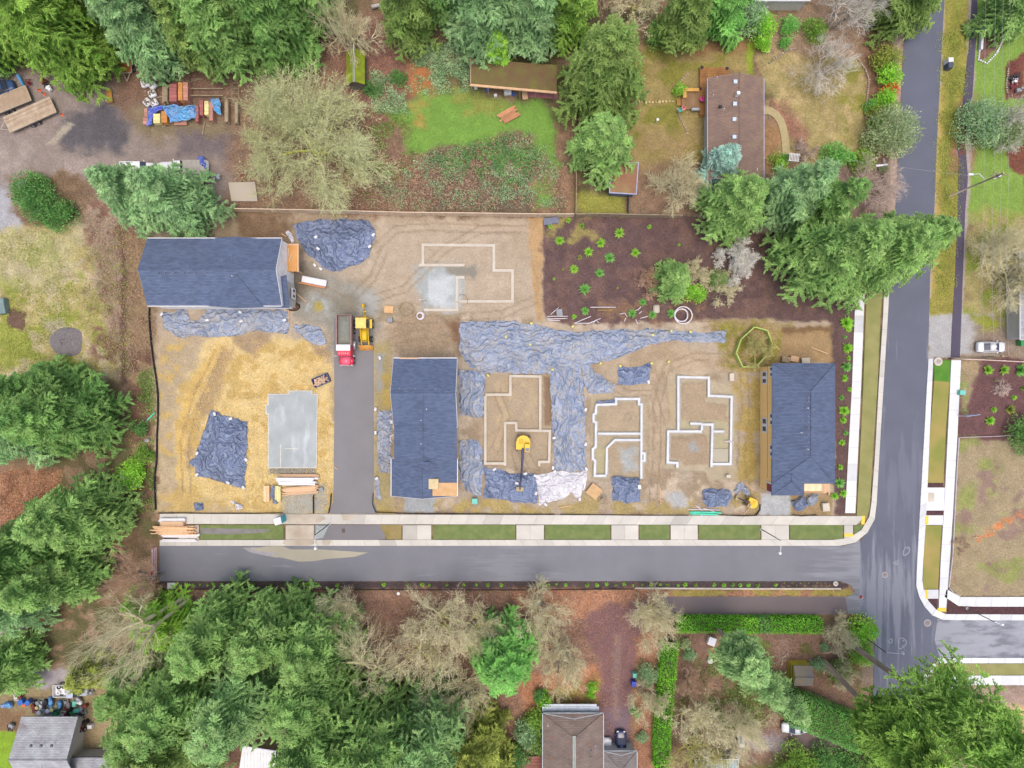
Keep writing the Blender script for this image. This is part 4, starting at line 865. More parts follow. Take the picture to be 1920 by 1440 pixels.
# ---------------------------------------------------------------- foundations
fconc = mat('foundation_concrete', col(214, 206, 192), .8, c2=col(200, 190, 174), scale=.8, attr=True)
fgrey = mat('foundation_grey', col(232, 235, 238), .75, c2=col(212, 216, 220), scale=.8, attr=True)
def foundation(label, lines, wd=.38, z0=-.35, z1=.12, m=fconc, foot=None, group=None):
    allp = [p for l in lines for p in l]; c = P(sum(p[0] for p in allp) / len(allp), sum(p[1] for p in allp) / len(allp))
    t = thing('foundation', label, 'foundation', (c[0], c[1], z0), 0, group)
    for k, l in enumerate(lines):
        MB().strip(PP(l, z1), wd, z0, z1 + k * .003, closed=len(l) > 2 and l[0] == l[-1]).build('foundation_wall', m, t) if l[0] != l[-1] else MB().strip(PP(l[:-1], z1), wd, z0, z1 + k * .003, closed=True).build('foundation_wall', m, t)
        if foot: (MB().strip(PP(l, z0), wd + .4, z0, z0 + .18 - k * .003) if l[0] != l[-1] else MB().strip(PP(l[:-1], z0), wd + .4, z0, z0 + .18 - k * .003, closed=True)).build('footing', foot, t)
foundation('pale concrete foundation outline in the northern lot, no walls raised', [[(785, 497), (793, 497), (793, 459), (926, 460), (926, 507), (961, 507), (961, 565), (860, 565)], [(793, 497), (871, 497)], [(857, 565), (857, 520), (871, 520)], [(857, 567), (857, 581), (795, 581)]], wd=.46)
mb = MB(); mb.strip(PP([(872.5, 497), (872.5, 520)]), .1, 0, .06); tag(mb.build('form_board', oldwood), 'thin form board closing a gap in the northern foundation', 'board')
foundation('pale concrete foundation outline round the yellow excavator', [[(910, 740), (957, 740), (957, 705), (1013, 706), (1013, 807)], [(910, 742), (910, 869), (947, 869)], [(947, 873), (947, 793), (968, 793), (968, 807), (1031, 808), (1029.5, 866), (1011, 866), (1011, 874)]], wd=.42)
foundation('grey block foundation in a shallow pit, left of the largest one', [[(1117, 759), (1155, 758), (1155, 748), (1198, 748), (1198, 758), (1203, 758), (1202.5, 898)], [(1118, 761), (1117, 775), (1113, 777), (1113, 790), (1117.5, 792), (1117, 838), (1111.5, 842), (1111.5, 860), (1116, 864), (1115, 892), (1137, 892)], [(1121, 813), (1201, 813)], [(1137, 890), (1138, 840), (1153, 825), (1201, 825)], [(1204.5, 850), (1208.5, 850), (1208.5, 864), (1204.5, 864)]], wd=.34, m=fgrey, foot=mat('footing', col(176, 172, 164), .85))
foundation('largest grey block foundation, with a muddy pool inside, on the eastern lot', [[(1272, 808), (1272, 707), (1329, 708), (1329, 742), (1372, 744), (1370, 870), (1335, 870)], [(1270, 877), (1270, 868), (1252, 867), (1253, 809), (1316, 809)], [(1316, 807), (1316, 796), (1336, 796), (1334, 876)], [(1316, 794.5), (1294, 794)], [(1338, 809), (1358, 809)]], wd=.36, m=fgrey, foot=mat('footing', col(176, 172, 164), .85))
sheet('muddy_pool', [(1340, 842), (1367, 842), (1366, 867), (1338, 867)], -.2, wat, .05)
# finished slab
c = P(548, 808); t = thing('concrete_slab', 'finished grey concrete slab with pale edges on the straw-covered lot', 'slab', (c[0], c[1], 0))
SL = [(504, 740), (543, 740), (543, 734), (584, 734), (584, 740), (594, 740), (592, 876), (504, 876), (504, 775), (500, 775), (500, 760), (504, 760)]
sm = mat('slab_concrete', col(160, 168, 168), .5, c2=col(178, 186, 188), scale=.35); tt_ = sm.node_tree; bb = tt_.nodes['Principled BSDF']
src = bb.inputs['Base Color'].links[0].from_socket; tc = tt_.nodes.new('ShaderNodeTexCoord'); mp = tt_.nodes.new('ShaderNodeMapping'); mp.inputs['Scale'].default_value = (1.2, .4, 1); n = tt_.nodes.new('ShaderNodeTexNoise'); n.inputs['Scale'].default_value = .5; n.inputs['Detail'].default_value = 6
tt_.links.new(tc.outputs['Object'], mp.inputs[0]); tt_.links.new(mp.outputs[0], n.inputs['Vector']); f = math_(tt_, 'MULTIPLY', math_(tt_, 'SUBTRACT', n.outputs['Fac'], .55), 4., True)
m2 = tt_.nodes.new('ShaderNodeMix'); m2.data_type = 'RGBA'; tt_.links.new(f, m2.inputs[0]); tt_.links.new(src, m2.inputs[6]); m2.inputs[7].default_value = col(206, 214, 220); tt_.links.new(m2.outputs[2], bb.inputs['Base Color'])
MB().prism(PP(SL, .15), -.1, .15).build('slab', sm, t)
mb = MB(); mb.strip(PP([(503, 739), (542, 739), (542, 733), (585, 733), (585, 739), (595, 739), (593, 877), (503, 877), (503, 776), (499, 776), (499, 759), (503, 759)], .17), .14, -.1, .17, closed=True); mb.build('form_edge', mat('form_edge', col(220, 216, 204), .8), t)
mb = MB(); mb.strip(PP([(526, 834), (526, 876)], .17), .12, .14, .17); mb.strip(PP([(534, 841), (559, 841)], .17), .1, .14, .165); mb.build('control_joint', mat('form_edge', col(220, 216, 204), .8), t)
# ---------------------------------------------------------------- vegetation
def leafmat(name, c1, c2, sc=.35, trans=.45):
    if name in _m: return _m[name]
    m = mat(name, c1, .62, c2=c2, scale=sc, attr=True, spec=.25, detail=3)
    t = m.node_tree; b = t.nodes['Principled BSDF']; out = t.nodes['Material Output']
    tr = t.nodes.new('ShaderNodeBsdfTranslucent'); mx = t.nodes.new('ShaderNodeMixShader'); mx.inputs[0].default_value = trans
    t.links.new(b.inputs['Base Color'].links[0].from_socket, tr.inputs[0])
    t.links.new(b.outputs[0], mx.inputs[1]); t.links.new(tr.outputs[0], mx.inputs[2]); t.links.new(mx.outputs[0], out.inputs[0])
    return m
bark = mat('bark', col(168, 148, 128), .9, var=.25, scale=3, bump=.03, stretch=(1, 1, .25))
barkg = mat('bark_grey', col(160, 150, 136), .9, var=.2, scale=3, bump=.03)
FO = {  # kinds of foliage (leaf albedo before exposure)
    'fir': ((112, 150, 84), (158, 188, 116)), 'bluefir': ((114, 152, 104), (162, 192, 140)), 'darkfir': ((100, 142, 78), (142, 176, 104)),
    'cedar': ((108, 146, 62), (148, 180, 88)), 'limecedar': ((128, 174, 66), (170, 206, 94)), 'olive': ((104, 134, 68), (146, 168, 98)), 'leafy': ((116, 156, 72), (164, 196, 104)), 'soft': ((118, 156, 98), (162, 190, 130)),
    'bright': ((106, 164, 82), (146, 194, 110)), 'spruce': ((134, 174, 160), (184, 212, 200)), 'grey': ((138, 156, 112), (178, 190, 148)), 'hedge': ((104, 178, 50), (150, 208, 76)),
    'yellow': ((128, 142, 66), (166, 174, 92)), 'lime': ((124, 180, 60), (170, 214, 92)), 'silver': ((168, 170, 158), (208, 208, 198)),
    'holly': ((84, 134, 72), (128, 168, 100)), 'sage': ((126, 158, 116), (168, 192, 150)), 'red': ((200, 96, 56), (232, 130, 84)), 'straw': ((196, 168, 108), (218, 194, 138))}
def fmat(k):
    a, b = FO[k]; return leafmat('leaf_' + k, col(*a, 1.32), col(*b, 1.32))
def sprays(base, d, side, L, W):
    """diamond sprays: base point, direction, side vector, length, width"""
    mid = base + d * (L * .45)[:, None]
    return np.stack([base, mid + side * (W / 2)[:, None], base + d * L[:, None], mid - side * (W / 2)[:, None]], 1)
def unit(v): return v / (np.linalg.norm(v, axis=-1, keepdims=True) + 1e-9)
def conifer(px, py, h, r, kind='fir', label='', zb=.12, dens=1., group=None, name='conifer_tree', lean=(0, 0), fat=.85, droop=.35, leaf=1.):
    x0, y0, _ = P(px, py)
    t = thing(name, label, 'tree', (x0, y0, 0), 0, group)
    nb = int((34 + 5.2 * h) * (.6 + r / 12))
    tt = np.sort(rng.random(nb) ** 1.15); z = h * (zb + (1 - zb) * tt)
    env = np.clip((1 - tt), 0, 1) ** fat; env = env * np.clip(.55 + tt * 5, 0, 1)
    L = r * (env + .05) * rng.uniform(.72, 1.18, nb)
    az = np.arange(nb) * 2.39996 + rng.normal(0, .35, nb)
    up = -.10 + .75 * tt ** 1.5 + rng.normal(0, .08, nb)
    bt = rng.uniform(.78, 1.2, nb)
    ns = np.maximum(20, (dens * 58 * L * (1 + .12 * L)).astype(int))
    idx = np.repeat(np.arange(nb), ns); N = len(idx)
    s = rng.random(N) ** .62
    Lb = L[idx]; ca, sa = np.cos(az[idx]), np.sin(az[idx])
    # a few secondary fans break the branch outline into boughs
    nf = 5; fan = rng.integers(0, nf, N); fs = (fan + .6) / nf; sg = rng.choice([-1, 1], N)
    w = .42 * Lb * (1 - fs * .75); u = rng.random(N)
    sub = rng.random(N) < .72
    rad = np.where(sub, fs * Lb + u * w * .75, s * Lb)
    lat = np.where(sub, sg * u * w, rng.normal(0, .12, N))
    lat = lat + rng.normal(0, .09, N)
    q = rad / np.maximum(Lb, .1)
    zz = z[idx] + rad * up[idx] - droop * Lb * q ** 2 * .6 + rng.normal(0, .10, N) - np.abs(lat) * .18
    lx = lean[0] * zz / h; ly = lean[1] * zz / h
    base = np.stack([rad * ca - lat * sa + lx, rad * sa + lat * ca + ly, zz], 1)
    ang = np.where(sub, sg * rng.uniform(.5, 1.1, N), rng.normal(0, .5, N)) + rng.normal(0, .2, N)
    dx = ca * np.cos(ang) - sa * np.sin(ang); dy = sa * np.cos(ang) + ca * np.sin(ang)
    d = unit(np.stack([dx, dy, rng.normal(-.12, .28, N)], 1))
    sd = unit(np.stack([-dy, dx, rng.normal(0, .45, N)], 1))
    V = sprays(base, d, sd, rng.uniform(.28, .62, N) * leaf, rng.uniform(.10, .19, N) * leaf)
    tint = bt[idx] * rng.uniform(.72, 1.25, N)
    quadmesh('crown', V, tint, fmat(kind), t)
    mb = MB(); tr = min(.5, .02 * h + .06)
    mb.tube([(0, 0, -.3), (lean[0] * .4, lean[1] * .4, h * .4), (lean[0] * .97, lean[1] * .97, h * .97)], [tr, tr * .7, .04], 8)
    for i in range(0, nb, 2):
        if L[i] > 1.2:
            a = az[i]; b0 = Vector((lean[0] * z[i] / h, lean[1] * z[i] / h, z[i])); l = L[i] * .7
            mb.tube([b0, b0 + Vector((math.cos(a) * l * .5, math.sin(a) * l * .5, l * .5 * up[i])), b0 + Vector((math.cos(a) * l, math.sin(a) * l, l * up[i] - droop * l * .35))], [.07, .045, .02], 3, cap=False)
    mb.build('trunk', bark, t, local=True, smooth=True)
    return t
def blob(px, py, h, r, kind, label, name='shrub', cat='shrub', group=None, dens=1., z0=0., sq=1., leaf=1., flat=.5, parent=None, wx=1., wy=1., trunk=False, rz=0.):
    """rounded bushy plant: leaf clumps spread through an uneven dome"""
    x0, y0, _ = P(px, py)
    n = int(dens * 150 * (r * r + r * h * .8) / leaf ** 2) + 40
    nc = max(7, int(9 * r)); c = unit(rng.normal(0, 1, (nc, 3))); c[:, 2] = np.abs(c[:, 2]); cr = rng.uniform(.32, .55, nc)
    k = rng.integers(0, nc, n); v = unit(rng.normal(0, 1, (n, 3))); v[:, 2] = v[:, 2] * .8 + .15
    p = c[k] * .62 + v * (cr[k] * rng.uniform(.7, 1.08, n))[:, None]
    p = p * np.array([r * wx, r * wy, h * .8]) ; p[:, 2] = np.abs(p[:, 2]) + h * .1
    if rz: ca, sa = math.cos(rz), math.sin(rz); p = np.stack([p[:, 0] * ca - p[:, 1] * sa, p[:, 0] * sa + p[:, 1] * ca, p[:, 2]], 1)
    d = unit(v + rng.normal(0, .7, (n, 3)) + np.array([0, 0, .2])); sd = unit(np.cross(d, rng.normal(0, 1, (n, 3))))
    V = sprays(p, d, sd, rng.uniform(.22, .42, n) * leaf, rng.uniform(.12, .22, n) * leaf)
    tint = rng.uniform(.72, 1.25, n) * rng.uniform(.8, 1.2, nc)[k]
    if r < 1.3 and not trunk:
        o = quadmesh(name, V, tint, fmat(kind)); o.location = (x0, y0, z0); tag(o, label, cat, group)
        return o
    t = thing(name, label, cat, (x0, y0, z0), 0, group)
    quadmesh('crown', V, tint, fmat(kind), t)
    mb = MB()
    for i in range(5): a = i * 1.3; mb.tube([(0, 0, -.2), (math.cos(a) * r * .3, math.sin(a) * r * .3, h * .35), (math.cos(a) * r * .55, math.sin(a) * r * .55, h * .65)], [.12 * min(1, r / 3), .07, .03], 5)
    mb.build('trunk', bark, t, local=True)
    return t
def segmesh(name, A, B, ra, rb, m, parent, tint=None):
    """many tapered three-sided twigs"""
    d = unit(B - A); u = unit(np.cross(d, np.array([.31, .17, .93]))); q = np.cross(d, u); F = []
    K = 6 if name == 'trunk' else 3; ring = [(math.cos(k * 6.2832 / K), math.sin(k * 6.2832 / K)) for k in range(K)]
    a = [A + (u * c + q * s) * ra[:, None] for c, s in ring]; b = [B + (u * c + q * s) * rb[:, None] for c, s in ring]
    for k in range(K): F.append(np.stack([a[k], a[(k + 1) % K], b[(k + 1) % K], b[k]], 1))
    V = np.concatenate(F)
    tt = None if tint is None else np.tile(tint, K)
    return quadmesh(name, V, tt if tt is not None else np.ones(len(V)), m, parent)
TW = {'beige': (204, 197, 160), 'lichen': (186, 190, 142), 'brown': (180, 150, 126), 'grey': (196, 190, 180), 'mossy': (178, 180, 72), 'pink': (188, 170, 158), 'silver': (212, 210, 202), 'olive': (186, 180, 120)}
def bare(px, py, h, r, tw='beige', label='', moss=None, levels=5, lean=(0, 0), trunkh=.25, spread=1., group=None, thick=1., dens=1., name='bare_tree', cat='tree', seeds=0, up=.35, buds=0, multi=1):
    """leafless tree: forking limbs down to fine twigs"""
    x0, y0, _ = P(px, py); g = np.random.default_rng(int(px * 7 + py * 13))
    t = thing(name, label, cat, (x0, y0, 0), 0, group)
    # start limbs
    P0 = []; D0 = []; L0 = []; R0 = []; seg = []
    th = h * trunkh; ld = np.array([lean[0], lean[1], 0.])
    tr = (.018 * h + .05) * thick
    for i in range(multi):
        off = np.array([math.cos(i * 2.4), math.sin(i * 2.4), 0]) * (.35 if multi > 1 else 0)
        top = np.array([0, 0, th]) + ld * trunkh + off * 3
        seg.append((off, top, tr, tr * .8)); nl = max(3, int(9 / multi))
        for k in range(nl):
            a = k * 2.4 + i; e = g.uniform(.35, 1.15)
            D0.append([math.cos(a) * math.cos(e) * spread, math.sin(a) * math.cos(e) * spread, math.sin(e)]); P0.append(top + (off * 0)); L0.append(1.); R0.append(tr * .55)
    Pn = np.array(P0, float); D = unit(np.array(D0)); Rr = np.array(R0)
    tot = h * (1 - trunkh); fr = [.42, .27, .2, .14, .11, .09][:levels]; fr = [f / sum(fr) * 1.05 for f in fr]
    lim = []
    for lv in range(levels):
        L = fr[lv] * g.uniform(.75, 1.2, len(Pn)) * np.where(np.abs(D[:, 2]) > 2, 1, 1.) 
        # step scaled so that the crown reaches r sideways and h up
        S = np.stack([D[:, 0] * r * 1.15, D[:, 1] * r * 1.15, D[:, 2] * tot * 1.0], 1) * L[:, None] + ld * (L * (1 - trunkh))[:, None]
        mid = Pn + S * .5 + g.normal(0, .05, Pn.shape) * np.linalg.norm(S, axis=1)[:, None]
        E = Pn + S; E[:, 2] = np.maximum(E[:, 2], h * .12)
        r1 = np.maximum(Rr * .72, .0105 * thick)
        lim.append((lv, Pn, mid, Rr, (Rr + r1) / 2)); lim.append((lv, mid, E, (Rr + r1) / 2, r1))
        if lv == levels - 1: break
        nch = max(2, int(round([4, 4, 4, 5, 5][lv] * dens)))
        fsp = np.tile(np.linspace(.35, 1, nch), len(Pn)); ip = np.repeat(np.arange(len(Pn)), nch)
        st_ = np.where(fsp[:, None] < .5, Pn[ip] + (mid[ip] - Pn[ip]) * (fsp * 2)[:, None], mid[ip] + (E[ip] - mid[ip]) * (fsp * 2 - 1)[:, None])
        ndir = unit(D[ip] + g.normal(0, .52, (len(ip), 3)) + np.array([0, 0, up * .3]))
        Pn, D, Rr = st_, ndir, np.maximum(r1[ip] * .6, .0105 * thick)
    for i, (a, b, r1, r2) in enumerate(seg): lim.append((-1, np.array([a]), np.array([b]), np.array([r1]), np.array([r2])))
    mt = mat('twig_' + tw, col(*TW[tw], 1.), .9, var=.14, scale=1.2, attr=True)
    ml = mat('twig_' + (moss or tw) , col(*TW[moss or tw], 1.), .9, var=.14, scale=1.2, attr=True)
    def cat_(sel):
        q = [l for l in lim if sel(l[0])]
        return [np.concatenate([l[i] for l in q]) for i in (1, 2, 3, 4)]
    A, B, ra, rb = cat_(lambda v: v < 1); segmesh('trunk', A, B, ra, rb, ml if moss else barkg, t)
    A, B, ra, rb = cat_(lambda v: v >= 1); segmesh('branches', A, B, ra, rb, mt, t, g.uniform(.8, 1.2, len(A)))
    if moss:
        pass
    if buds:
        A, B, ra, rb = cat_(lambda v: v >= levels - 2); k = g.integers(0, len(A), buds); p = A[k] + (B[k] - A[k]) * g.random((buds, 1))
        d = unit(g.normal(0, 1, (buds, 3))); sd = unit(np.cross(d, g.normal(0, 1, (buds, 3))))
        quadmesh('lichen', sprays(p, d, sd, g.uniform(.12, .26, buds), g.uniform(.07, .14, buds)), g.uniform(.8, 1.2, buds), mt, t)
    return t
def rosette(px, py, r, kind='lime', n=60, h=None):
    """small bushy plant of arching leaves"""
    x0, y0, _ = P(px, py); h = h or r * .9
    a = rng.random(n) * 6.283; e = rng.uniform(.15, 1.35, n); l = r * rng.uniform(.4, 1.1, n) * (1.0 - .35 * np.sin(e))
    d = np.stack([np.cos(a) * np.cos(e), np.sin(a) * np.cos(e), np.sin(e) * h / r], 1)
    st_ = d * (l * .25)[:, None] + np.array([0, 0, .02]); sd = unit(np.stack([-np.sin(a), np.cos(a), rng.normal(0, .2, n)], 1))
    return x0, y0, sprays(st_, unit(d), sd, l * .8, np.full(n, r * .11)), rng.uniform(.75, 1.25, n)

# --- conifers and evergreens: base pixel, height, radius, kind, label
T = [
 (172, 112, 20, 7.6, 'cedar', 'broad yellow-green cedar whose edge hangs over the dirt yard in the north-west'),
 (60, 70, 24, 7.5, 'cedar', 'yellow-green cedar above the flatbed trailers at the left edge'),
 (215, 30, 24, 6.5, 'cedar', 'yellow-green cedar at the top edge left of the blue-green fir'),
 (-10, 110, 18, 5, 'darkfir', 'dark evergreen cut by the left edge above the trailers'),
 (318, 108, 21, 5.6, 'bluefir', 'blue-green fir shading the north end of the stacked bricks and timber'),
 (262, 60, 22, 4.5, 'bluefir', 'narrow blue-green fir between the two yellow-green cedars and the brick stacks'),
 (402, 118, 16, 3.8, 'olive', 'small olive-green pine right of the blue-green fir, above the timber racks'),
 (360, 40, 24, 5, 'olive', 'olive-tinted pine at the top edge above the timber racks'),
 (455, 105, 24, 6.5, 'fir', 'tall green fir north of the lichen-covered bare tree'),
 (545, 95, 22, 6.2, 'darkfir', 'dark green fir left of the leafless tree near the moss-roofed shed'),
 (500, 20, 26, 6.5, 'fir', 'green fir crown filling the top edge right of the tall green fir'),
 (600, 40, 20, 5, 'darkfir', 'deep green fir just left of the pale fallen log at the top edge'),
 (775, 75, 17, 4.2, 'olive', 'thin olive-green hemlock above the red-brown leaf path'),
 (850, 30, 22, 5, 'darkfir', 'dark fir at the top edge between the thin hemlock and the blue fir'),
 (910, 75, 23, 6.6, 'bluefir', 'large blue-green fir behind the long mossy carport roof'),
 (1000, 80, 20, 5.2, 'bluefir', 'blue-green fir over the right half of the carport roof'),
 (1062, 70, 18, 4.3, 'cedar', 'green cedar between the blue-green firs and the big shaggy spruce'),
 (933, 118, 8, 2.6, 'limecedar', 'small bright lime cedar touching the mossy carport roof'),
 (1118, 192, 20, 7.2, 'olive', 'big shaggy olive-green spruce in the middle of the top edge'),
 (1118, 300, 14, 5.6, 'fir', 'green conifer below the big shaggy spruce, leaning over the small shed'),
 (1265, 78, 18, 4.2, 'olive', 'dark olive cedar behind the lawn, left of the bright green tree'),
 (1345, 268, 10, 0, 'spruce', ''),
 (1352, 405, 15, 5.8, 'fir', 'green fir just south of the brown-roofed house by the timber fence'),
 (1440, 395, 20, 5.2, 'bluefir', 'blue-tinged fir between the brown-roofed house and the road'),
 (1500, 415, 18, 4.6, 'darkfir', 'dark fir with a pointed tip near the white garden gate'),
 (1505, 498, 22, 7.6, 'fir', 'large fir overhanging the dark bark mulch bed'),
 (1580, 500, 21, 7.2, 'fir', 'huge fir crown reaching over the pavement beside the main road'),
 (1645, 478, 17, 6.0, 'fir', 'fir whose boughs hide the main road near the footpath'),
 (1665, 40, 15, 5.2, 'olive', 'olive cedar overhanging the top of the main road'),
 (1862, 42, 12, 5., 'fir', 'light green fir in the top right corner beside the footpath'),
 (1255, 530, 6.5, 3.6, 'fir', 'round green conifer in the middle of the mulch bed between leafless shrubs'),
 (372, 398, 17, 6.2, 'bluefir', 'right half of the blue-green pine pair over the blue-roofed house'),
 (300, 388, 16, 5.4, 'bluefir', 'left half of the blue-green pine pair beside the dirt yard'),
 (186, 775, 19, 7.6, 'darkfir', 'big dark fir west of the straw-covered lot'),
 (85, 790, 21, 7.2, 'bluefir', 'blue-green fir at the left edge beside the big dark fir'),
 (130, 730, 16, 5, 'darkfir', 'dark fir just below the gravel heap in the west field'),
 (208, 950, 18, 6.6, 'fir', 'green fir beside the lumber stacks at the end of the street'),
 (118, 1010, 21, 6.6, 'darkfir', 'dark fir between the red leaf clearing and the street end'),
 (80, 1100, 19, 6.2, 'bluefir', 'blue-green fir at the left edge south of the red leaf clearing'),
 (170, 1060, 17, 5.4, 'fir', 'green fir behind the red and white street barricade'),
 (60, 1225, 14, 5., 'fir', 'green fir above the grey drive in the south-west corner'),
 (335, 1150, 9, 4.6, 'limecedar', 'bright green cedar under the leaning leafless maple'),
 (283, 1118, 6, 2.8, 'cedar', 'small green cedar just below the street barricade'),
 (190, 1248, 7, 3.4, 'yellow', 'yellow-green shrubby tree above the junk-filled yard'),
 (455, 1150, 18, 5.8, 'bluefir', 'blue-green fir at the north-west tip of the southern wood'),
 (545, 1150, 17, 5.5, 'fir', 'green fir next to the planting strip, above the heart of the southern wood'),
 (620, 1165, 17, 5.2, 'bluefir', 'fir on the southern wood edge beside the red leaf clearing'),
 (420, 1240, 22, 6.4, 'fir', 'tall green fir in the western part of the southern wood'),
 (520, 1240, 23, 6.8, 'bluefir', 'tall blue-green fir in the centre of the southern wood'),
 (620, 1235, 20, 5.8, 'fir', 'green fir left of the trunks of the leafless maples'),
 (358, 1290, 18, 6.0, 'bluefir', 'blue-green fir right of the junk-filled yard'),
 (288, 1255, 12, 4.2, 'fir', 'narrower green fir left of the southern wood by the pale house'),
 (412, 1300, 23, 6.4, 'olive', 'olive-tinged fir above the white roof at the bottom edge'),
 (330, 1378, 18, 5.6, 'fir', 'green fir at the bottom edge right of the grey-roofed house'),
 (622, 1292, 12, 5.2, 'fir', 'green fir in the southern wood, upper right of the white roof'),
 (640, 1310, 22, 6.6, 'bluefir', 'bluish fir in the southern wood below the leafless maples'),
 (735, 1320, 21, 6.4, 'fir', 'green fir below the two bare trunks in the southern wood'),
 (820, 1320, 20, 6., 'bluefir', 'bluish fir left of the yellow cedars near the bottom edge'),
 (620, 1400, 22, 6, 'fir', 'green fir cut by the bottom edge right of the white roof'),
 (720, 1400, 22, 6.2, 'bluefir', 'bluish fir cut by the bottom edge in the middle of the southern wood'),
 (815, 1405, 21, 6, 'fir', 'green fir cut by the bottom edge left of the yellow cedar'),
 (378, 1400, 21, 5., 'fir', 'green fir cut by the bottom edge left of the white roof'),
 (900, 1350, 14, 4.8, 'yellow', 'yellow-green cedar left of the brown-roofed house at the bottom'),
 (925, 1420, 13, 4.6, 'yellow', 'second yellow-green cedar lower down beside the bottom edge'),
 (1410, 1255, 11, 3.7, 'soft', 'thin soft-green pine over the garden with the white table'),
 (1455, 1290, 10, 3.2, 'soft', 'thin soft-green pine between the yellow shed and the parked silver car'),
 (1700, 1285, 26, 0, 'fir', ''),
 (1820, 270, 6, 0, 'grey', ''),
]
for i, (x, y, h, r, k, lb) in enumerate(T):
    wood_ = 250 < x < 900 and y > 1120
    if wood_ and k == 'bluefir': k = 'soft' if i % 3 == 0 else 'fir'
    if r: conifer(x, y, h, r * (1.12 if wood_ else 1), k, lb, dens=1.45 if wood_ else .32 if k == 'soft' else 1.2 if r < 6 else 1.05, zb=.1 if k != 'fir' else .13, fat=.5 if wood_ else .62 if k in ('cedar', 'limecedar', 'yellow', 'olive') else .78, leaf=.82 if wood_ else 1.)
conifer(1340, 322, 8, 3.7, 'spruce', 'pale blue spruce overhanging the south end of the brown shingle roof', dens=1.7, leaf=.9, fat=.6)
conifer(948, 1195, 14, 5.6, 'bright', 'dense bright green tree between the bare maples and the red-brown driveway', dens=1.6, fat=.5)
conifer(1338, 50, 11, 4.6, 'bright', 'dense bright green tree at the top edge behind the lawn', dens=1.8, fat=.5)
# the two long bare-trunked pines in the south-east
conifer(1592, 1206, 31, 6.9, 'leafy', 'very tall pine whose bare trunk crosses the main road in the south-east', zb=.5, dens=.6, lean=(6, -3), leaf=.95, fat=.5)
conifer(1545, 1240, 27, 4.6, 'cedar', 'tall slim pine with a bare trunk beside the yellow-walled shed', zb=.55, dens=1.3, fat=.5, lean=(.5, -3))
conifer(1340, 1172, 17, 3.4, 'soft', 'slim pine with a bare trunk rising out of the clipped hedge', zb=.55, dens=1.1, fat=.4)
for (x, y, h, r, k, lb, kw) in [
 (1655, 1420, 11, 4.6, 'leafy', 'leafy tree spreading over the southern end of the main road', {}),
 ]:
    conifer(x, y, h, r, k, lb, zb=.2, dens=.8, fat=.4, leaf=.85)
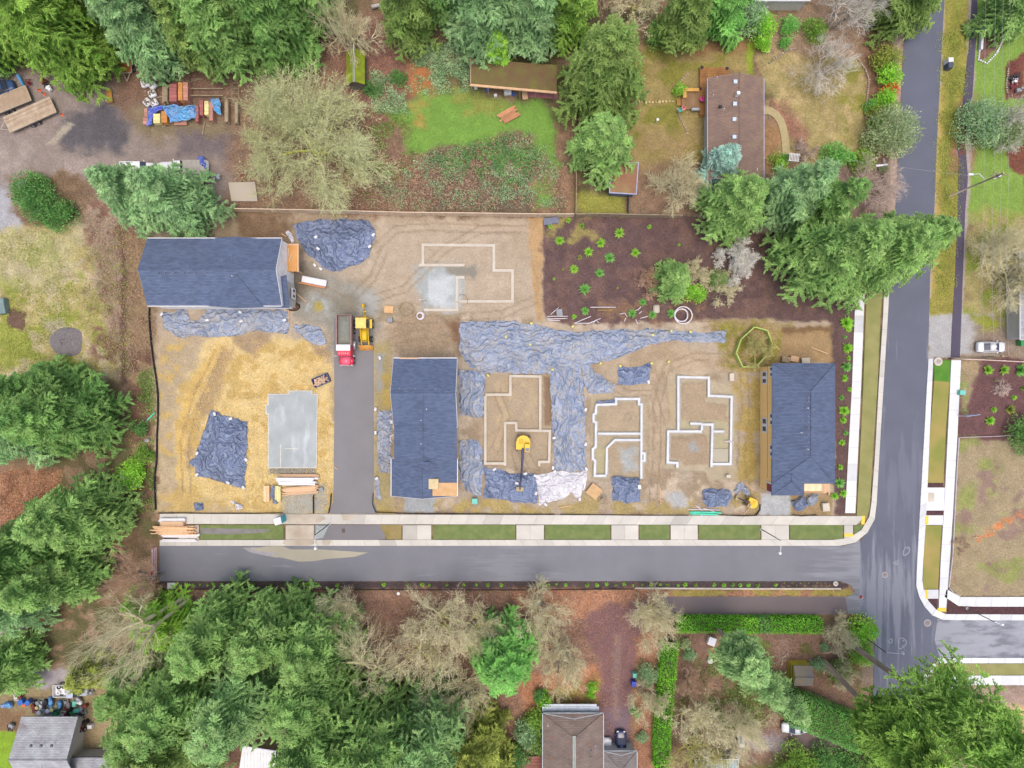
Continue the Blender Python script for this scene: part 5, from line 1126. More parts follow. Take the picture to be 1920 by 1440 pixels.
# --- bushes
B = [
 (70, 362, 4, 3.2, 'holly', 'northern one of three dark laurel bushes in the west field corner'),
 (92, 388, 4.5, 3.4, 'holly', 'middle one of three dark laurel bushes in the west field corner'),
 (122, 408, 3.5, 2.8, 'holly', 'southern one of three dark laurel bushes in the west field corner'),
 (1392, 48, 6, 3.2, 'sage', 'grey-green round tree right of the dense bright green tree'),
 (1420, 62, 4, 2.4, 'lime', 'lime-green bush right of the grey-green round tree'),
 (1424, 88, 3, 1.4, 'lime', 'small lime bush at the corner of the back lawn'),
 (1238, 75, 4, 2.6, 'bright', 'low green bush behind the shaggy spruce at the lawn edge'),
 (1655, 118, 3, 2.6, 'yellow', 'yellow-green rhododendron, northernmost of the roadside shrubs'),
 (1660, 148, 3, 2.2, 'lime', 'bright green rhododendron second in the roadside shrub row'),
 (1652, 192, 2.6, 2.0, 'lime', 'lime-green shrub below the orange shrub by the road'),
 (1660, 210, 2.4, 1.8, 'cedar', 'mid-green shrub above the large round olive tree by the road'),
 (1637, 216, 2, 1.5, 'yellow', 'yellowish shrub on the garden side of the roadside row'),
 (1640, 236, 2, 1.6, 'limecedar', 'bright shrub half under the round olive tree'),
 (1629, 203, 1.5, 1.1, 'bright', 'little blue-green shrub on the stone edging'),
 (1664, 172, 1.6, 1.5, 'red', 'orange-red shrub between the green roadside shrubs'),
 (1652, 262, 7, 4.4, 'grey', 'large round olive-grey tree leaning over the main road'),
 (1520, 66, 2.6, 2.3, 'cedar', 'green bush under the pale leafless tree at the top'),
 (1475, 55, 2.4, 1.9, 'bright', 'green bush at the bed edge, top right garden'),
 (1468, 86, 1.8, 1.1, 'bright', 'small green bush below the bed edge, top right garden'),
 (1613, 306, 2, 2.1, 'limecedar', 'yellow-green bush next to the white garden gate'),
 (1585, 300, 2, 1.3, 'bright', 'small dark bush left of the yellow-green gate bush'),
 (1555, 298, 4, 2.2, 'bright', 'bright green bush at the tip of the dark fir'),
 (1455, 306, 2, 1.6, 'limecedar', 'green bush beside the white slatted bench'),
 (1468, 300, 1.4, .9, 'holly', 'dark little bush touching the white slatted bench'),
 (1272, 173, 2, 1.2, 'limecedar', 'round green bush at the left corner of the timber deck'),
 (1825, 240, 5, 4.4, 'sage', 'large grey-green bush beside the leaf-strewn footpath'),
 (1868, 250, 5, 3.6, 'grey', 'thin olive bush under the pale leafless tree on the right edge'),
 (1900, 262, 2.5, 2.4, 'cedar', 'green bush beside the brown bed at the right edge'),
 (1303, 552, 3, 1.7, 'lime', 'lime-green bush lower right of the round conifer in the mulch bed'),
 (1345, 525, 2.6, 1.9, 'fir', 'green clump inside the leafless shrub of the mulch bed'),
 (1285, 548, 2.5, 1.5, 'limecedar', 'yellow-green bush under the round conifer of the mulch bed'),
 (255, 888, 3, 2.7, 'lime', 'yellow-green bush beside the black silt fence, west edge of the straw lot'),
 (275, 855, 2, 1.5, 'cedar', 'small green bush by the silt fence above the yellow-green bush'),
 (272, 805, 1.6, 1.3, 'holly', 'dark green bush by the silt fence below the mint pipe'),
 (1022, 1306, 2.4, 1.5, 'lime', 'round lime bush at the front left corner of the bottom brown roof'),
 (1012, 1300, 2.2, 1.3, 'holly', 'dark bush right behind the round lime bush'),
 (1004, 1345, 3.2, 2.2, 'cedar', 'yellow-green bush on the left flank of the bottom brown roof'),
 (992, 1365, 3.4, 2.4, 'sage', 'blue-green bush on the left flank of the bottom brown roof'),
 (1010, 1385, 3.2, 2., 'olive', 'olive bush hugging the wall of the bottom brown-roofed house'),
 (972, 1408, 3, 2.2, 'holly', 'dark blue-green bush left of the small wooden steps'),
 (1112, 1286, 1, 1.0, 'lime', 'small lime bush by the kerb of the red-brown driveway'),
 (1108, 1300, .8, .8, 'lime', 'tiny lime bush just below the other driveway bush'),
 (1212, 1258, 3, 2, 'sage', 'grey-green bush behind the pale bin and the blue bin'),
 (1192, 1330, 1.4, 1.0, 'bright', 'small green bush right of the red-brown driveway'),
 (1203, 1378, 1.4, 1.0, 'sage', 'pale green bush near the garage of the bottom brown-roofed house'),
 (1608, 1180, 3, 2.8, 'lime', 'green bush at the corner of the garden and the main road'),
 (1600, 1210, 2.6, 2.4, 'cedar', 'green bush below the corner bush, left of the bare pine trunk'),
 (1612, 1225, 2.2, 1.9, 'limecedar', 'small green bush beside the main road verge'),
 (1570, 1250, 2, 2.2, 'olive', 'olive bush between the two long bare pine trunks'),
 (1530, 1246, 1.6, 1.4, 'sage', 'blue-green bush right of the yellow-walled shed'),
 (1546, 1212, 1.2, .9, 'sage', 'star-shaped blue-green yucca near the pink sheet'),
 (1290, 1225, 1.6, 1.2, 'sage', 'small grey bush left of the white garden table'),
 (1281, 1202, 1.4, 1., 'grey', 'pale bush at the inner corner of the clipped hedge'),
 (1480, 1425, 5, 4, 'cedar', 'green tree at the bottom edge left of the dark clipped hedge'),
 (1540, 1418, 3, 3., 'holly', 'dark clipped evergreen at the bottom edge below the garden driveway'),
 (1590, 1428, 3, 3., 'holly', 'rightmost dark evergreen at the bottom edge beside the road'),
 (700, 170, 1.5, 1.6, 'holly', 'dark bramble clump at the left end of the bright lawn'),
 (748, 150, 1.5, 1.6, 'holly', 'dark green bramble clump above the bright lawn'),
 (1570, 602, 1.2, 1., 'limecedar', ''),
 (1655, 320, 1, .7, 'fir', 'small green bush behind the white garden gate'),
 (1915, 815, 4, 3.4, 'darkfir', 'dark round evergreen cut by the right edge above the dry grass lot'),
 (0, 640, 1, .6, 'fir', ''),
]
for (x, y, h, r, k, lb) in B:
    if lb: blob(x, y, h, r, k, lb, dens=1.1, leaf=1.15 if r > 2 else .9, name='bush' if r < 3.9 else 'round_tree', cat='bush' if r < 3.9 else 'tree')
# --- clipped hedges
def hedge(pts, wd, h, kind, label, dens=1.):
    W_ = [Vector(P(*p)) for p in pts]; cx = sum(v.x for v in W_) / len(W_); cy = sum(v.y for v in W_) / len(W_)
    t = thing('hedge', label, 'hedge', (cx, cy, 0)); Vs = []; Ts = []
    for a, b in zip(W_, W_[1:]):
        L = (b - a).length; d = (b - a) / L; s = Vector((-d.y, d.x, 0)); n = int(dens * L * (wd + 2 * h) * 55)
        u = rng.random(n) * L; v = rng.random(n) * (wd + 1.2 * h) - (wd + 1.2 * h) / 2; lim_ = wd / 2
        lump = (fbm(u * 10, v * 10 + 50, 9, 77) - .5) * .5
        lat = np.clip(v, -lim_, lim_) + np.sign(v) * lump * .3; z = np.where(np.abs(v) > lim_, h - (np.abs(v) - lim_) / .6, h) + lump * .6
        p = np.stack([a.x - cx + d.x * u + s.x * lat, a.y - cy + d.y * u + s.y * lat, z - .1], 1)
        dd = unit(rng.normal(0, .8, (n, 3)) + np.array([0, 0, .8])); sd = unit(np.cross(dd, rng.normal(0, 1, (n, 3))))
        Vs.append(sprays(p, dd, sd, rng.uniform(.14, .32, n), rng.uniform(.09, .17, n))); Ts.append(rng.uniform(.7, 1.25, n) * (1 + lump))
    quadmesh('foliage', np.concatenate(Vs), np.concatenate(Ts), fmat(kind), t)
    mb = MB(); mb.strip([(v.x - cx, v.y - cy) for v in W_], wd * .8, .0, h - .25)
    mb.build('stems', mat('stems', col(70, 80, 44), .9), t, local=True)
    return t
hedge([(1262, 1164), (1412, 1165)], 2.4, 2, 'hedge', 'long clipped bright green hedge on the south side of the service lane, west half')
hedge([(1410, 1165), (1438, 1165)], 2.4, 2, 'bright', 'short blue-green stretch of clipped hedge in the middle of the bright hedge')
hedge([(1436, 1165), (1532, 1166)], 2.4, 2, 'hedge', 'clipped bright green hedge nearest the main road on the service lane')
hedge([(1252, 1195), (1246, 1270), (1239, 1340), (1236, 1430)], 2.6, 2, 'hedge', 'clipped green hedge running south between the red-brown drive and the garden', dens=.9)
hedge([(1468, 1310), (1500, 1320), (1560, 1345), (1600, 1362)], 5, 4, 'bright', 'wide dark green hedge along the garden driveway')
# --- leafless trees
bare(602, 298, 15, 14.6, 'lichen', 'huge leafless tree with pale lichen twigs and moss-green limbs behind the timber fence', moss='mossy', levels=6, trunkh=.12, thick=1.15, buds=24000, spread=1.35, multi=2, dens=.93)
bare(668, 95, 14, 5.5, 'beige', 'leafless tree above the moss-roofed shed', levels=5, dens=.95, multi=3, trunkh=.1)
bare(1178, 40, 12, 6.5, 'beige', 'leafless thicket tree at the top edge right of the shaggy spruce', levels=5, moss='olive', buds=3000)
bare(1125, 20, 12, 5, 'brown', 'leafless brown tree at the top edge left of the shaggy spruce tip')
bare(1262, 360, 9, 5.6, 'beige', 'leafless multi-stemmed tree beside the small shed south of the lawn', levels=5, multi=4, trunkh=.08, spread=1.3)
bare(1555, 55, 11, 6.8, 'grey', 'pale leafless tree at the top above the yellow lawn', levels=5, multi=2)
bare(1532, 140, 8, 6, 'grey', 'low spreading grey leafless tree in the middle of the yellow lawn', levels=5, trunkh=.1, spread=1.4)
bare(1625, 358, 5, 7, 'pink', 'wide pinkish leafless shrub south of the white garden gate', levels=6, trunkh=.06, spread=1.5, dens=.85)
bare(1500, 285, 2.5, 1.8, 'pink', 'small pink-grey leafless shrub above the white slatted bench', levels=5, name='bare_shrub', cat='shrub', trunkh=.08, multi=3)
bare(1875, 246, 8, 5, 'grey', 'pale leafless tree rooted near the right edge above the grey-green bush', levels=5, multi=3, trunkh=.1)
bare(1868, 490, 11, 8.5, 'beige', 'wide leafless tree on the dry lawn north of the white car', levels=6, moss='olive', trunkh=.08, spread=1.4, multi=3, dens=.9)
bare(1895, 540, 9, 5, 'beige', 'leafless tree cut by the right edge just above the white car')
bare(1412, 655, 5, 3.0, 'olive', 'bare young tree ringed by the lime-green netting', levels=5, trunkh=.1, multi=3, moss='olive')
bare(1212, 535, 2.6, 2.4, 'brown', 'brown leafless shrub left of the round conifer in the mulch bed', levels=5, name='bare_shrub', cat='shrub', multi=4, trunkh=.06, spread=1.3)
bare(1298, 515, 3, 2.6, 'beige', 'beige leafless shrub right of the round conifer in the mulch bed', levels=5, name='bare_shrub', cat='shrub', multi=4, trunkh=.06, spread=1.3)
bare(1348, 542, 3, 3.0, 'beige', 'leafless shrub with a green clump at the lower right of the mulch bed', levels=5, name='bare_shrub', cat='shrub', multi=4, trunkh=.06, spread=1.3)
bare(1375, 492, 4.5, 3.8, 'silver', 'silvery leafless shrub under the large firs in the mulch bed', levels=6, name='bare_shrub', cat='shrub', multi=4, trunkh=.06, spread=1.3, buds=4500, dens=.9)
bare(352, 1122, 24, 8.5, 'beige', 'tall leafless maple leaning south-west from the end of the street', levels=6, trunkh=.38, moss='beige', multi=2, dens=.72, lean=(-2, -2), thick=.7)
bare(300, 1075, 9, 5.5, 'brown', 'slender leafless tree behind the red and white street barricade', levels=5, trunkh=.2, multi=2, lean=(-2, 0))
bare(700, 1248, 17, 7.5, 'beige', 'leafless maple with two bare trunks at the red leaf clearing', levels=6, trunkh=.3, multi=2, dens=.75, moss='beige', lean=(1, 7), thick=.8)
bare(835, 1150, 15, 9, 'beige', 'large leafless maple in the southern wood reaching over the planting strip', levels=6, trunkh=.15, moss='olive', multi=3, buds=3000, dens=.78)
bare(800, 1210, 13, 7.5, 'beige', 'leafless maple with mossy boughs below the large one', levels=6, trunkh=.2, moss='mossy', multi=2, buds=2000, dens=.76)
bare(905, 1150, 12, 5.5, 'beige', 'leafless tree just north-west of the dense bright green tree', levels=5, moss='mossy')
bare(655, 1120, 12, 4.5, 'beige', 'leafless tree poking over the planting strip left of the red clearing', levels=5, trunkh=.15)
bare(880, 1270, 13, 5, 'beige', 'leafless tree above the yellow-green cedars', levels=5)
bare(1010, 1130, 12, 6.5, 'beige', 'leafless tree beside the planting strip left of the red-brown driveway', levels=6, trunkh=.1, multi=3, dens=.75)
bare(1048, 1215, 12, 6.5, 'beige', 'bushy leafless tree left of the red-brown driveway bend', levels=6, trunkh=.1, multi=3, dens=.76)
bare(1208, 1148, 10, 6.2, 'beige', 'fountain-shaped leafless tree at the mouth of the red-brown driveway', levels=6, trunkh=.1, multi=4, moss='olive', dens=.76)
bare(1205, 1295, 7, 3.6, 'beige', 'leafless shrub tree between the red-brown driveway and the hedge', levels=5, multi=3, trunkh=.1)
bare(1300, 1330, 10, 7, 'beige', 'leafless tree with yellow-green moss in the southern garden', levels=6, moss='mossy', multi=3, trunkh=.1, buds=3000, dens=.78)
bare(1375, 1345, 9, 7, 'beige', 'brownish leafless tree left of the parked silver car', levels=6, multi=3, trunkh=.1, dens=.76)
bare(1290, 1400, 9, 5.5, 'olive', 'leafless mossy tree above the greenhouse roof', levels=5, moss='mossy', multi=3, trunkh=.1, buds=2500)
bare(1290, 1270, 6, 4.5, 'brown', 'brown leafless tree inside the hedge corner of the southern garden', levels=5, multi=3, trunkh=.1)
bare(1560, 1185, 5, 3.5, 'beige', 'leafless bush at the east end of the bright clipped hedge', levels=5, multi=4, trunkh=.06)
bare(1570, 1258, 3, 2.5, 'beige', 'small leafless shrub between the long pine trunks', levels=5, multi=4, trunkh=.06, name='bare_shrub', cat='shrub')
# --- bramble thickets and ground cover: one uncountable mass per kind
def cover(name, poly, n, kind, label, h=.5, l=.3, seed=1, sc=26, lo=.42, ed=10):
    xs = [p[0] for p in poly]; ys = [p[1] for p in poly]
    x = rng.uniform(min(xs), max(xs), n * 3); y = rng.uniform(min(ys), max(ys), n * 3)
    k = (sdist(x, y, poly) > rng.uniform(-6, ed, n * 3)) & (fbm(x, y, sc, seed) > lo + rng.normal(0, .05, n * 3)); x = x[k][:n]; y = y[k][:n]; n = len(x)
    p = np.stack([(x - 960) * .09, (720 - y) * .09, rng.random(n) ** 1.5 * h * (.5 + fbm(x, y, 14, seed + 3))], 1)
    d = unit(rng.normal(0, 1, (n, 3)) * np.array([1, 1, .6])); sd = unit(np.cross(d, rng.normal(0, 1, (n, 3)) + np.array([0, 0, 1.5])))
    o = quadmesh(name, sprays(p, d, sd, rng.uniform(.5, 1.3, n) * l, rng.uniform(.3, .7, n) * l), rng.uniform(.6, 1.3, n), fmat(kind) if kind in FO else mat('cover_' + kind, col(*TW[kind]), .9, var=.2, attr=True))
    return tag(o, label, 'undergrowth', kind='stuff')
FO['dead'] = ((156, 118, 90), (184, 148, 114))
cover('brambles', [(805, 300), (870, 270), (985, 252), (1015, 300), (1010, 350), (960, 360), (880, 330), (820, 330)], 9000, 'holly', 'dark green brambles south of the bright lawn', h=1.1, ed=40, sc=16, lo=.46)
cover('brambles', [(780, 290), (985, 245), (1060, 300), (1065, 395), (700, 395), (690, 330)], 9000, 'sage', 'grey-green brambles spreading to the timber fence', h=.8, seed=31, ed=30, sc=18, lo=.48)
cover('weeds', [(690, 200), (760, 200), (800, 300), (680, 390), (640, 300)], 4000, 'olive', 'olive weeds between the huge leafless tree and the lawn', h=.4, seed=32, ed=30, lo=.45)
cover('brambles', [(800, 290), (1000, 250), (1050, 330), (1065, 395), (760, 395)], 7000, 'brown', 'dead brown bramble stalks along the timber fence', h=.8, l=.34, seed=5)
cover('brambles', [(690, 130), (770, 160), (775, 215), (700, 215)], 2600, 'sage', 'dark ivy left of the bright lawn', h=.5)
cover('brambles', [(760, 80), (880, 80), (880, 170), (790, 180)], 6000, 'sage', 'ivy and brambles under the thin hemlock', h=.6)
cover('brambles', [(730, 300), (800, 290), (810, 395), (640, 395), (660, 330)], 4000, 'brown', 'tangled dead stalks at the fence below the huge leafless tree', h=.7, l=.35, seed=6)
cover('leaf_litter', [(440, 100), (760, 70), (780, 390), (440, 390)], 7000, 'dead', 'fallen brown leaves under the huge leafless tree', h=.08, l=.14, seed=7, lo=.5)
FO['dead'] = ((156, 118, 90), (184, 148, 114))
cover('leaf_litter', [(620, 1106), (1250, 1106), (1240, 1440), (950, 1440), (900, 1340), (640, 1250)], 16000, 'dead', 'fallen orange-brown leaves on the floor of the southern wood', h=.08, l=.2, seed=8, lo=.35)
cover('leaf_litter', [(0, 880), (120, 880), (110, 960), (0, 1000)], 5000, 'dead', 'fallen reddish leaves in the clearing at the left edge', h=.08, l=.25, seed=9, lo=.35)
cover('leaf_litter', [(200, 100), (450, 100), (450, 150), (210, 200)], 3000, 'dead', 'fallen leaves round the stacked bricks and timber', h=.06, l=.16, seed=10, lo=.4)
cover('leaf_litter', [(1270, 1185), (1640, 1175), (1640, 1360), (1270, 1440)], 9000, 'dead', 'fallen leaves in the southern garden', h=.08, l=.2, seed=11, lo=.42)
cover('weeds', [(0, 440), (245, 420), (250, 700), (0, 730)], 9000, 'yellow', 'yellow-green weeds of the west field', h=.12, l=.22, seed=12, lo=.48)
cover('straw', [(400, 640), (620, 645), (626, 960), (470, 955), (360, 920), (330, 840), (350, 740)], 22000, 'straw', 'loose straw strands strewn over the west lot', h=.04, l=.17, seed=21, lo=.36)
cover('weeds', [(165, 400), (285, 430), (292, 700), (215, 700)], 4500, 'brown', 'dead weeds along the ditch west of the houses', h=.35, l=.26, seed=13, lo=.42)
cover('weeds', [(240, 690), (292, 690), (294, 960), (245, 960)], 3500, 'olive', 'green weeds along the silt fence', h=.3, l=.3, seed=14, lo=.42)
cover('weeds', [(1760, 60), (1822, 60), (1790, 560), (1745, 560)], 7000, 'yellow', 'rough verge grass between the main road and the footpath', h=.15, l=.2, seed=15, lo=.42)
cover('weeds', [(1290, 1240), (1440, 1200), (1460, 1340), (1300, 1440)], 7000, 'olive', 'rough green weeds of the southern garden', h=.3, l=.3, seed=16, lo=.42)
# --- small plants in rows and beds
small = []
def plant(x, y, r, kind, label, group, cat='shrub'):
    x0, y0, V, t_ = rosette(x, y, r, kind, int(110 + 150 * r))
    o = quadmesh('small_shrub', V, t_, fmat(kind)); o.location = (x0, y0, .0); tag(o, label, cat, group)
bed = [(1047, 402, .5, 'lime'), (1066, 414, .55, 'lime'), (1032, 425, .5, 'lime'), (1049, 452, .95, 'limecedar'), (1091, 424, .6, 'cedar'), (1161, 437, 1.0, 'limecedar'), (1126, 456, .95, 'limecedar'), (1217, 425, .5, 'lime'), (1103, 473, .9, 'lime'), (1143, 484, 1.0, 'bright'), (1191, 474, .9, 'limecedar'), (1087, 483, .55, 'yellow'), (1273, 459, .35, 'lime'), (1076, 505, .9, 'limecedar'), (1124, 513, .9, 'bright'), (1096, 543, 1.1, 'bright'), (1055, 505, .3, 'yellow'), (1039, 523, .3, 'lime'), (1205, 567, .8, 'bright'), (1097, 583, .85, 'bright'), (1076, 594, .55, 'lime'), (1185, 588, .9, 'bright'), (1223, 590, .85, 'bright'), (1258, 588, .85, 'bright'), (1158, 540, .3, 'yellow')]
names_ = ['by the fence corner', 'near the timber fence', 'by the dark boards', 'in the western part', 'in the weedy corner', 'right of the weedy corner', 'below the weedy corner', 'closest to the firs', 'in the middle west', 'in the middle', 'in the middle east', 'beside the tan soil', 'right of centre', 'low on the west side', 'left of the leafless shrub', 'large and low', 'at the tan edge', 'tiny, at the tan edge', 'below the round conifer', 'above the white pipes', 'bright, by the white pipes', 'among the white fittings', 'beside the boulder', 'left of the white coil', 'tiny and yellow in the middle']
for (x, y, r, k), nm in zip(bed, names_): plant(x, y, r * 1.12, k, 'green shrub in the dark mulch bed, %s' % nm, 'young shrubs in the large mulch bed')
row = [(1588, 586, .5), (1586, 606, 1.5), (1584, 632, .5), (1588, 653, 1.2), (1590, 672, .6), (1586, 688, 1.15), (1583, 709, .8), (1577, 746, .65), (1582, 770, 1.15), (1580, 788, .8), (1578, 830, .7), (1575, 876, .65), (1573, 905, 1.1), (1564, 930, .9), (1580, 925, .9), (1590, 618, .7), (1592, 730, .6), (1585, 812, .6)]
for i, (x, y, r) in enumerate(sorted(row, key=lambda q: q[1])):
    plant(x, y, r, 'lime' if i % 3 else 'bright', '%s shrub from the north in the mulch strip beside the white pavement' % ordw(i), 'shrubs along the pavement mulch strip')
xs = [363, 376, 390, 401, 417, 432, 448, 463, 475, 509, 537, 564, 577, 595, 633, 720, 765, 792, 805, 838, 870, 893, 915, 940, 1013, 1028, 1043, 1060, 1101, 1119, 1137, 1155, 1170, 1187, 1204, 1220, 1238, 1252, 1271, 1284, 1304, 1339, 1357, 1373, 1387, 1403, 1420, 1454]
for i, x in enumerate(xs):
    plant(x, 1096 + random.uniform(-1.5, 1.5), random.uniform(.32, .55), ('lime', 'cedar', 'limecedar')[i % 3], '%s low plant from the street barricade in the dark strip south of the street' % ordw(i), 'row of low plants south of the street')
for i, x in enumerate(np.linspace(1470, 1562, 13)):
    plant(x, 1095 + (3 if i % 2 else -2), .2, 'yellow', '%s tiny yellow plant from the west at the end of the dark strip' % ordw(i), 'tiny yellow plants near the junction')
gb = [(1851, 694, 1.1, 'limecedar', 'leftmost of three round shrubs under the rail, east bed'), (1881, 694, 1.1, 'limecedar', 'middle of three round shrubs under the rail, east bed'), (1913, 694, 1.4, 'bright', 'rightmost of three round shrubs under the rail, east bed'), (1867, 714, .4, 'yellow', 'tiny yellow plant in the east bed'), (1900, 745, .65, 'lime', 'small lime shrub right of centre in the east bed'), (1862, 768, .7, 'lime', 'small lime shrub above the leaning sale sign level in the east bed'), (1893, 768, 1.1, 'yellow', 'flat yellowish shrub in the east bed'), (1855, 789, 1.0, 'lime', 'bright green shrub lowest in the east bed'), (1918, 728, .7, 'cedar', 'small shrub cut by the right edge in the east bed')]
for x, y, r, k, lb in gb: plant(x, y, r, k, lb, None)
# ---------------------------------------------------------------- plastic sheeting
def plastic(name, c, mud=0., white_=False, fold=0):
    if name in _m: return _m[name]
    m = mat(name, col(*c), .4, c2=col(*[min(255, v * 1.2 + 8) for v in c]), scale=.35, spec=.6); t = m.node_tree; b = t.nodes['Principled BSDF']
    tc = t.nodes.new('ShaderNodeTexCoord'); n = t.nodes.new('ShaderNodeTexNoise'); n.inputs['Scale'].default_value = 1.1; n.inputs['Detail'].default_value = 5; n.inputs['Distortion'].default_value = 2.2
    t.links.new(tc.outputs['Object'], n.inputs['Vector'])
    wv = math_(t, 'ABSOLUTE', math_(t, 'SUBTRACT', n.outputs['Fac'], .5), 0.); wv = math_(t, 'MULTIPLY', wv, 7., True)
    bp = t.nodes.new('ShaderNodeBump'); bp.inputs['Distance'].default_value = .25; bp.inputs['Strength'].default_value = 1.
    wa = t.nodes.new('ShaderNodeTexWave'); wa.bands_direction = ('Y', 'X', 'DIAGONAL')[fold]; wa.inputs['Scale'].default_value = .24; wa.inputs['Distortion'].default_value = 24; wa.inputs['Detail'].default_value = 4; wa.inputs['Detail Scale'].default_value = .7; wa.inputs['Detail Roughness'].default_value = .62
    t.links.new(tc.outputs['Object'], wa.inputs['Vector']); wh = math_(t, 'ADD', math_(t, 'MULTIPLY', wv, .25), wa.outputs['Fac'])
    t.links.new(wh, bp.inputs['Height']); t.links.new(bp.outputs[0], b.inputs['Normal'])
    src = b.inputs['Base Color'].links[0].from_socket
    f = math_(t, 'MULTIPLY', math_(t, 'POWER', wa.outputs['Fac'], 5.), .5 if mud else .34); m2 = t.nodes.new('ShaderNodeMix'); m2.data_type = 'RGBA'; t.links.new(f, m2.inputs[0]); t.links.new(src, m2.inputs[6]); m2.inputs[7].default_value = col(190, 200, 218) if not white_ else col(230, 230, 236); src = m2.outputs[2]  # wrinkle highlights painted into the base colour along the wave crests
    # fold highlights painted pale at two scales, and mud splashed over the sheet
    for sc_, st3, amt, sd in ((.7, ((.28, 2., 1), (2., .28, 1), (1.6, .45, 1))[fold], .45, 3.), (.25, (1, 1, 1), .4, 5.)):
        mp = t.nodes.new('ShaderNodeMapping'); mp.inputs['Scale'].default_value = st3; mp.inputs['Location'].default_value = (sd, sd * 2, 0); nn = t.nodes.new('ShaderNodeTexNoise')
        nn.inputs['Scale'].default_value = sc_; nn.inputs['Detail'].default_value = 6; nn.inputs['Roughness'].default_value = .6; nn.inputs['Distortion'].default_value = .5
        t.links.new(tc.outputs['Object'], mp.inputs[0]); t.links.new(mp.outputs[0], nn.inputs['Vector'])
        f = math_(t, 'ABSOLUTE', math_(t, 'SUBTRACT', nn.outputs['Fac'], .5), 0.); f = math_(t, 'SUBTRACT', 1., math_(t, 'MULTIPLY', f, 34. if sc_ > .5 else 11., True), True); f = math_(t, 'MULTIPLY', f, amt)
        m2 = t.nodes.new('ShaderNodeMix'); m2.data_type = 'RGBA'; t.links.new(f, m2.inputs[0]); t.links.new(src, m2.inputs[6]); m2.inputs[7].default_value = (col(186, 196, 214) if mud else col(150, 166, 200)) if not white_ else col(230, 230, 236); src = m2.outputs[2]
    if mud:
        n2 = t.nodes.new('ShaderNodeTexNoise'); n2.inputs['Scale'].default_value = .7; n2.inputs['Detail'].default_value = 7; n2.inputs['Roughness'].default_value = .72; n2.inputs['Distortion'].default_value = 1.
        t.links.new(tc.outputs['Object'], n2.inputs['Vector'])
        f = math_(t, 'MULTIPLY', math_(t, 'SUBTRACT', n2.outputs['Fac'], .6 - mud * .1), 6., True); f = math_(t, 'MULTIPLY', f, .8)
        m3 = t.nodes.new('ShaderNodeMix'); m3.data_type = 'RGBA'; t.links.new(f, m3.inputs[0]); t.links.new(src, m3.inputs[6]); m3.inputs[7].default_value = col(186, 182, 176); src = m3.outputs[2]
    t.links.new(src, b.inputs['Base Color'])
    return m
PL_d = plastic('plastic_dark', (94, 108, 138), fold=2); PL_m = plastic('plastic_muddy', (118, 134, 163), 1.45); PL_n = plastic('plastic_muddy_upright', (118, 134, 163), 1.45, fold=1); PL_w = plastic('plastic_pale', (206, 204, 214), 0, True); PL_b = plastic('plastic_blue', (84, 164, 252)); PL_v = plastic('plastic_royal', (70, 92, 214)); PL_x = plastic('plastic_scraps', (120, 134, 162), 1.8)
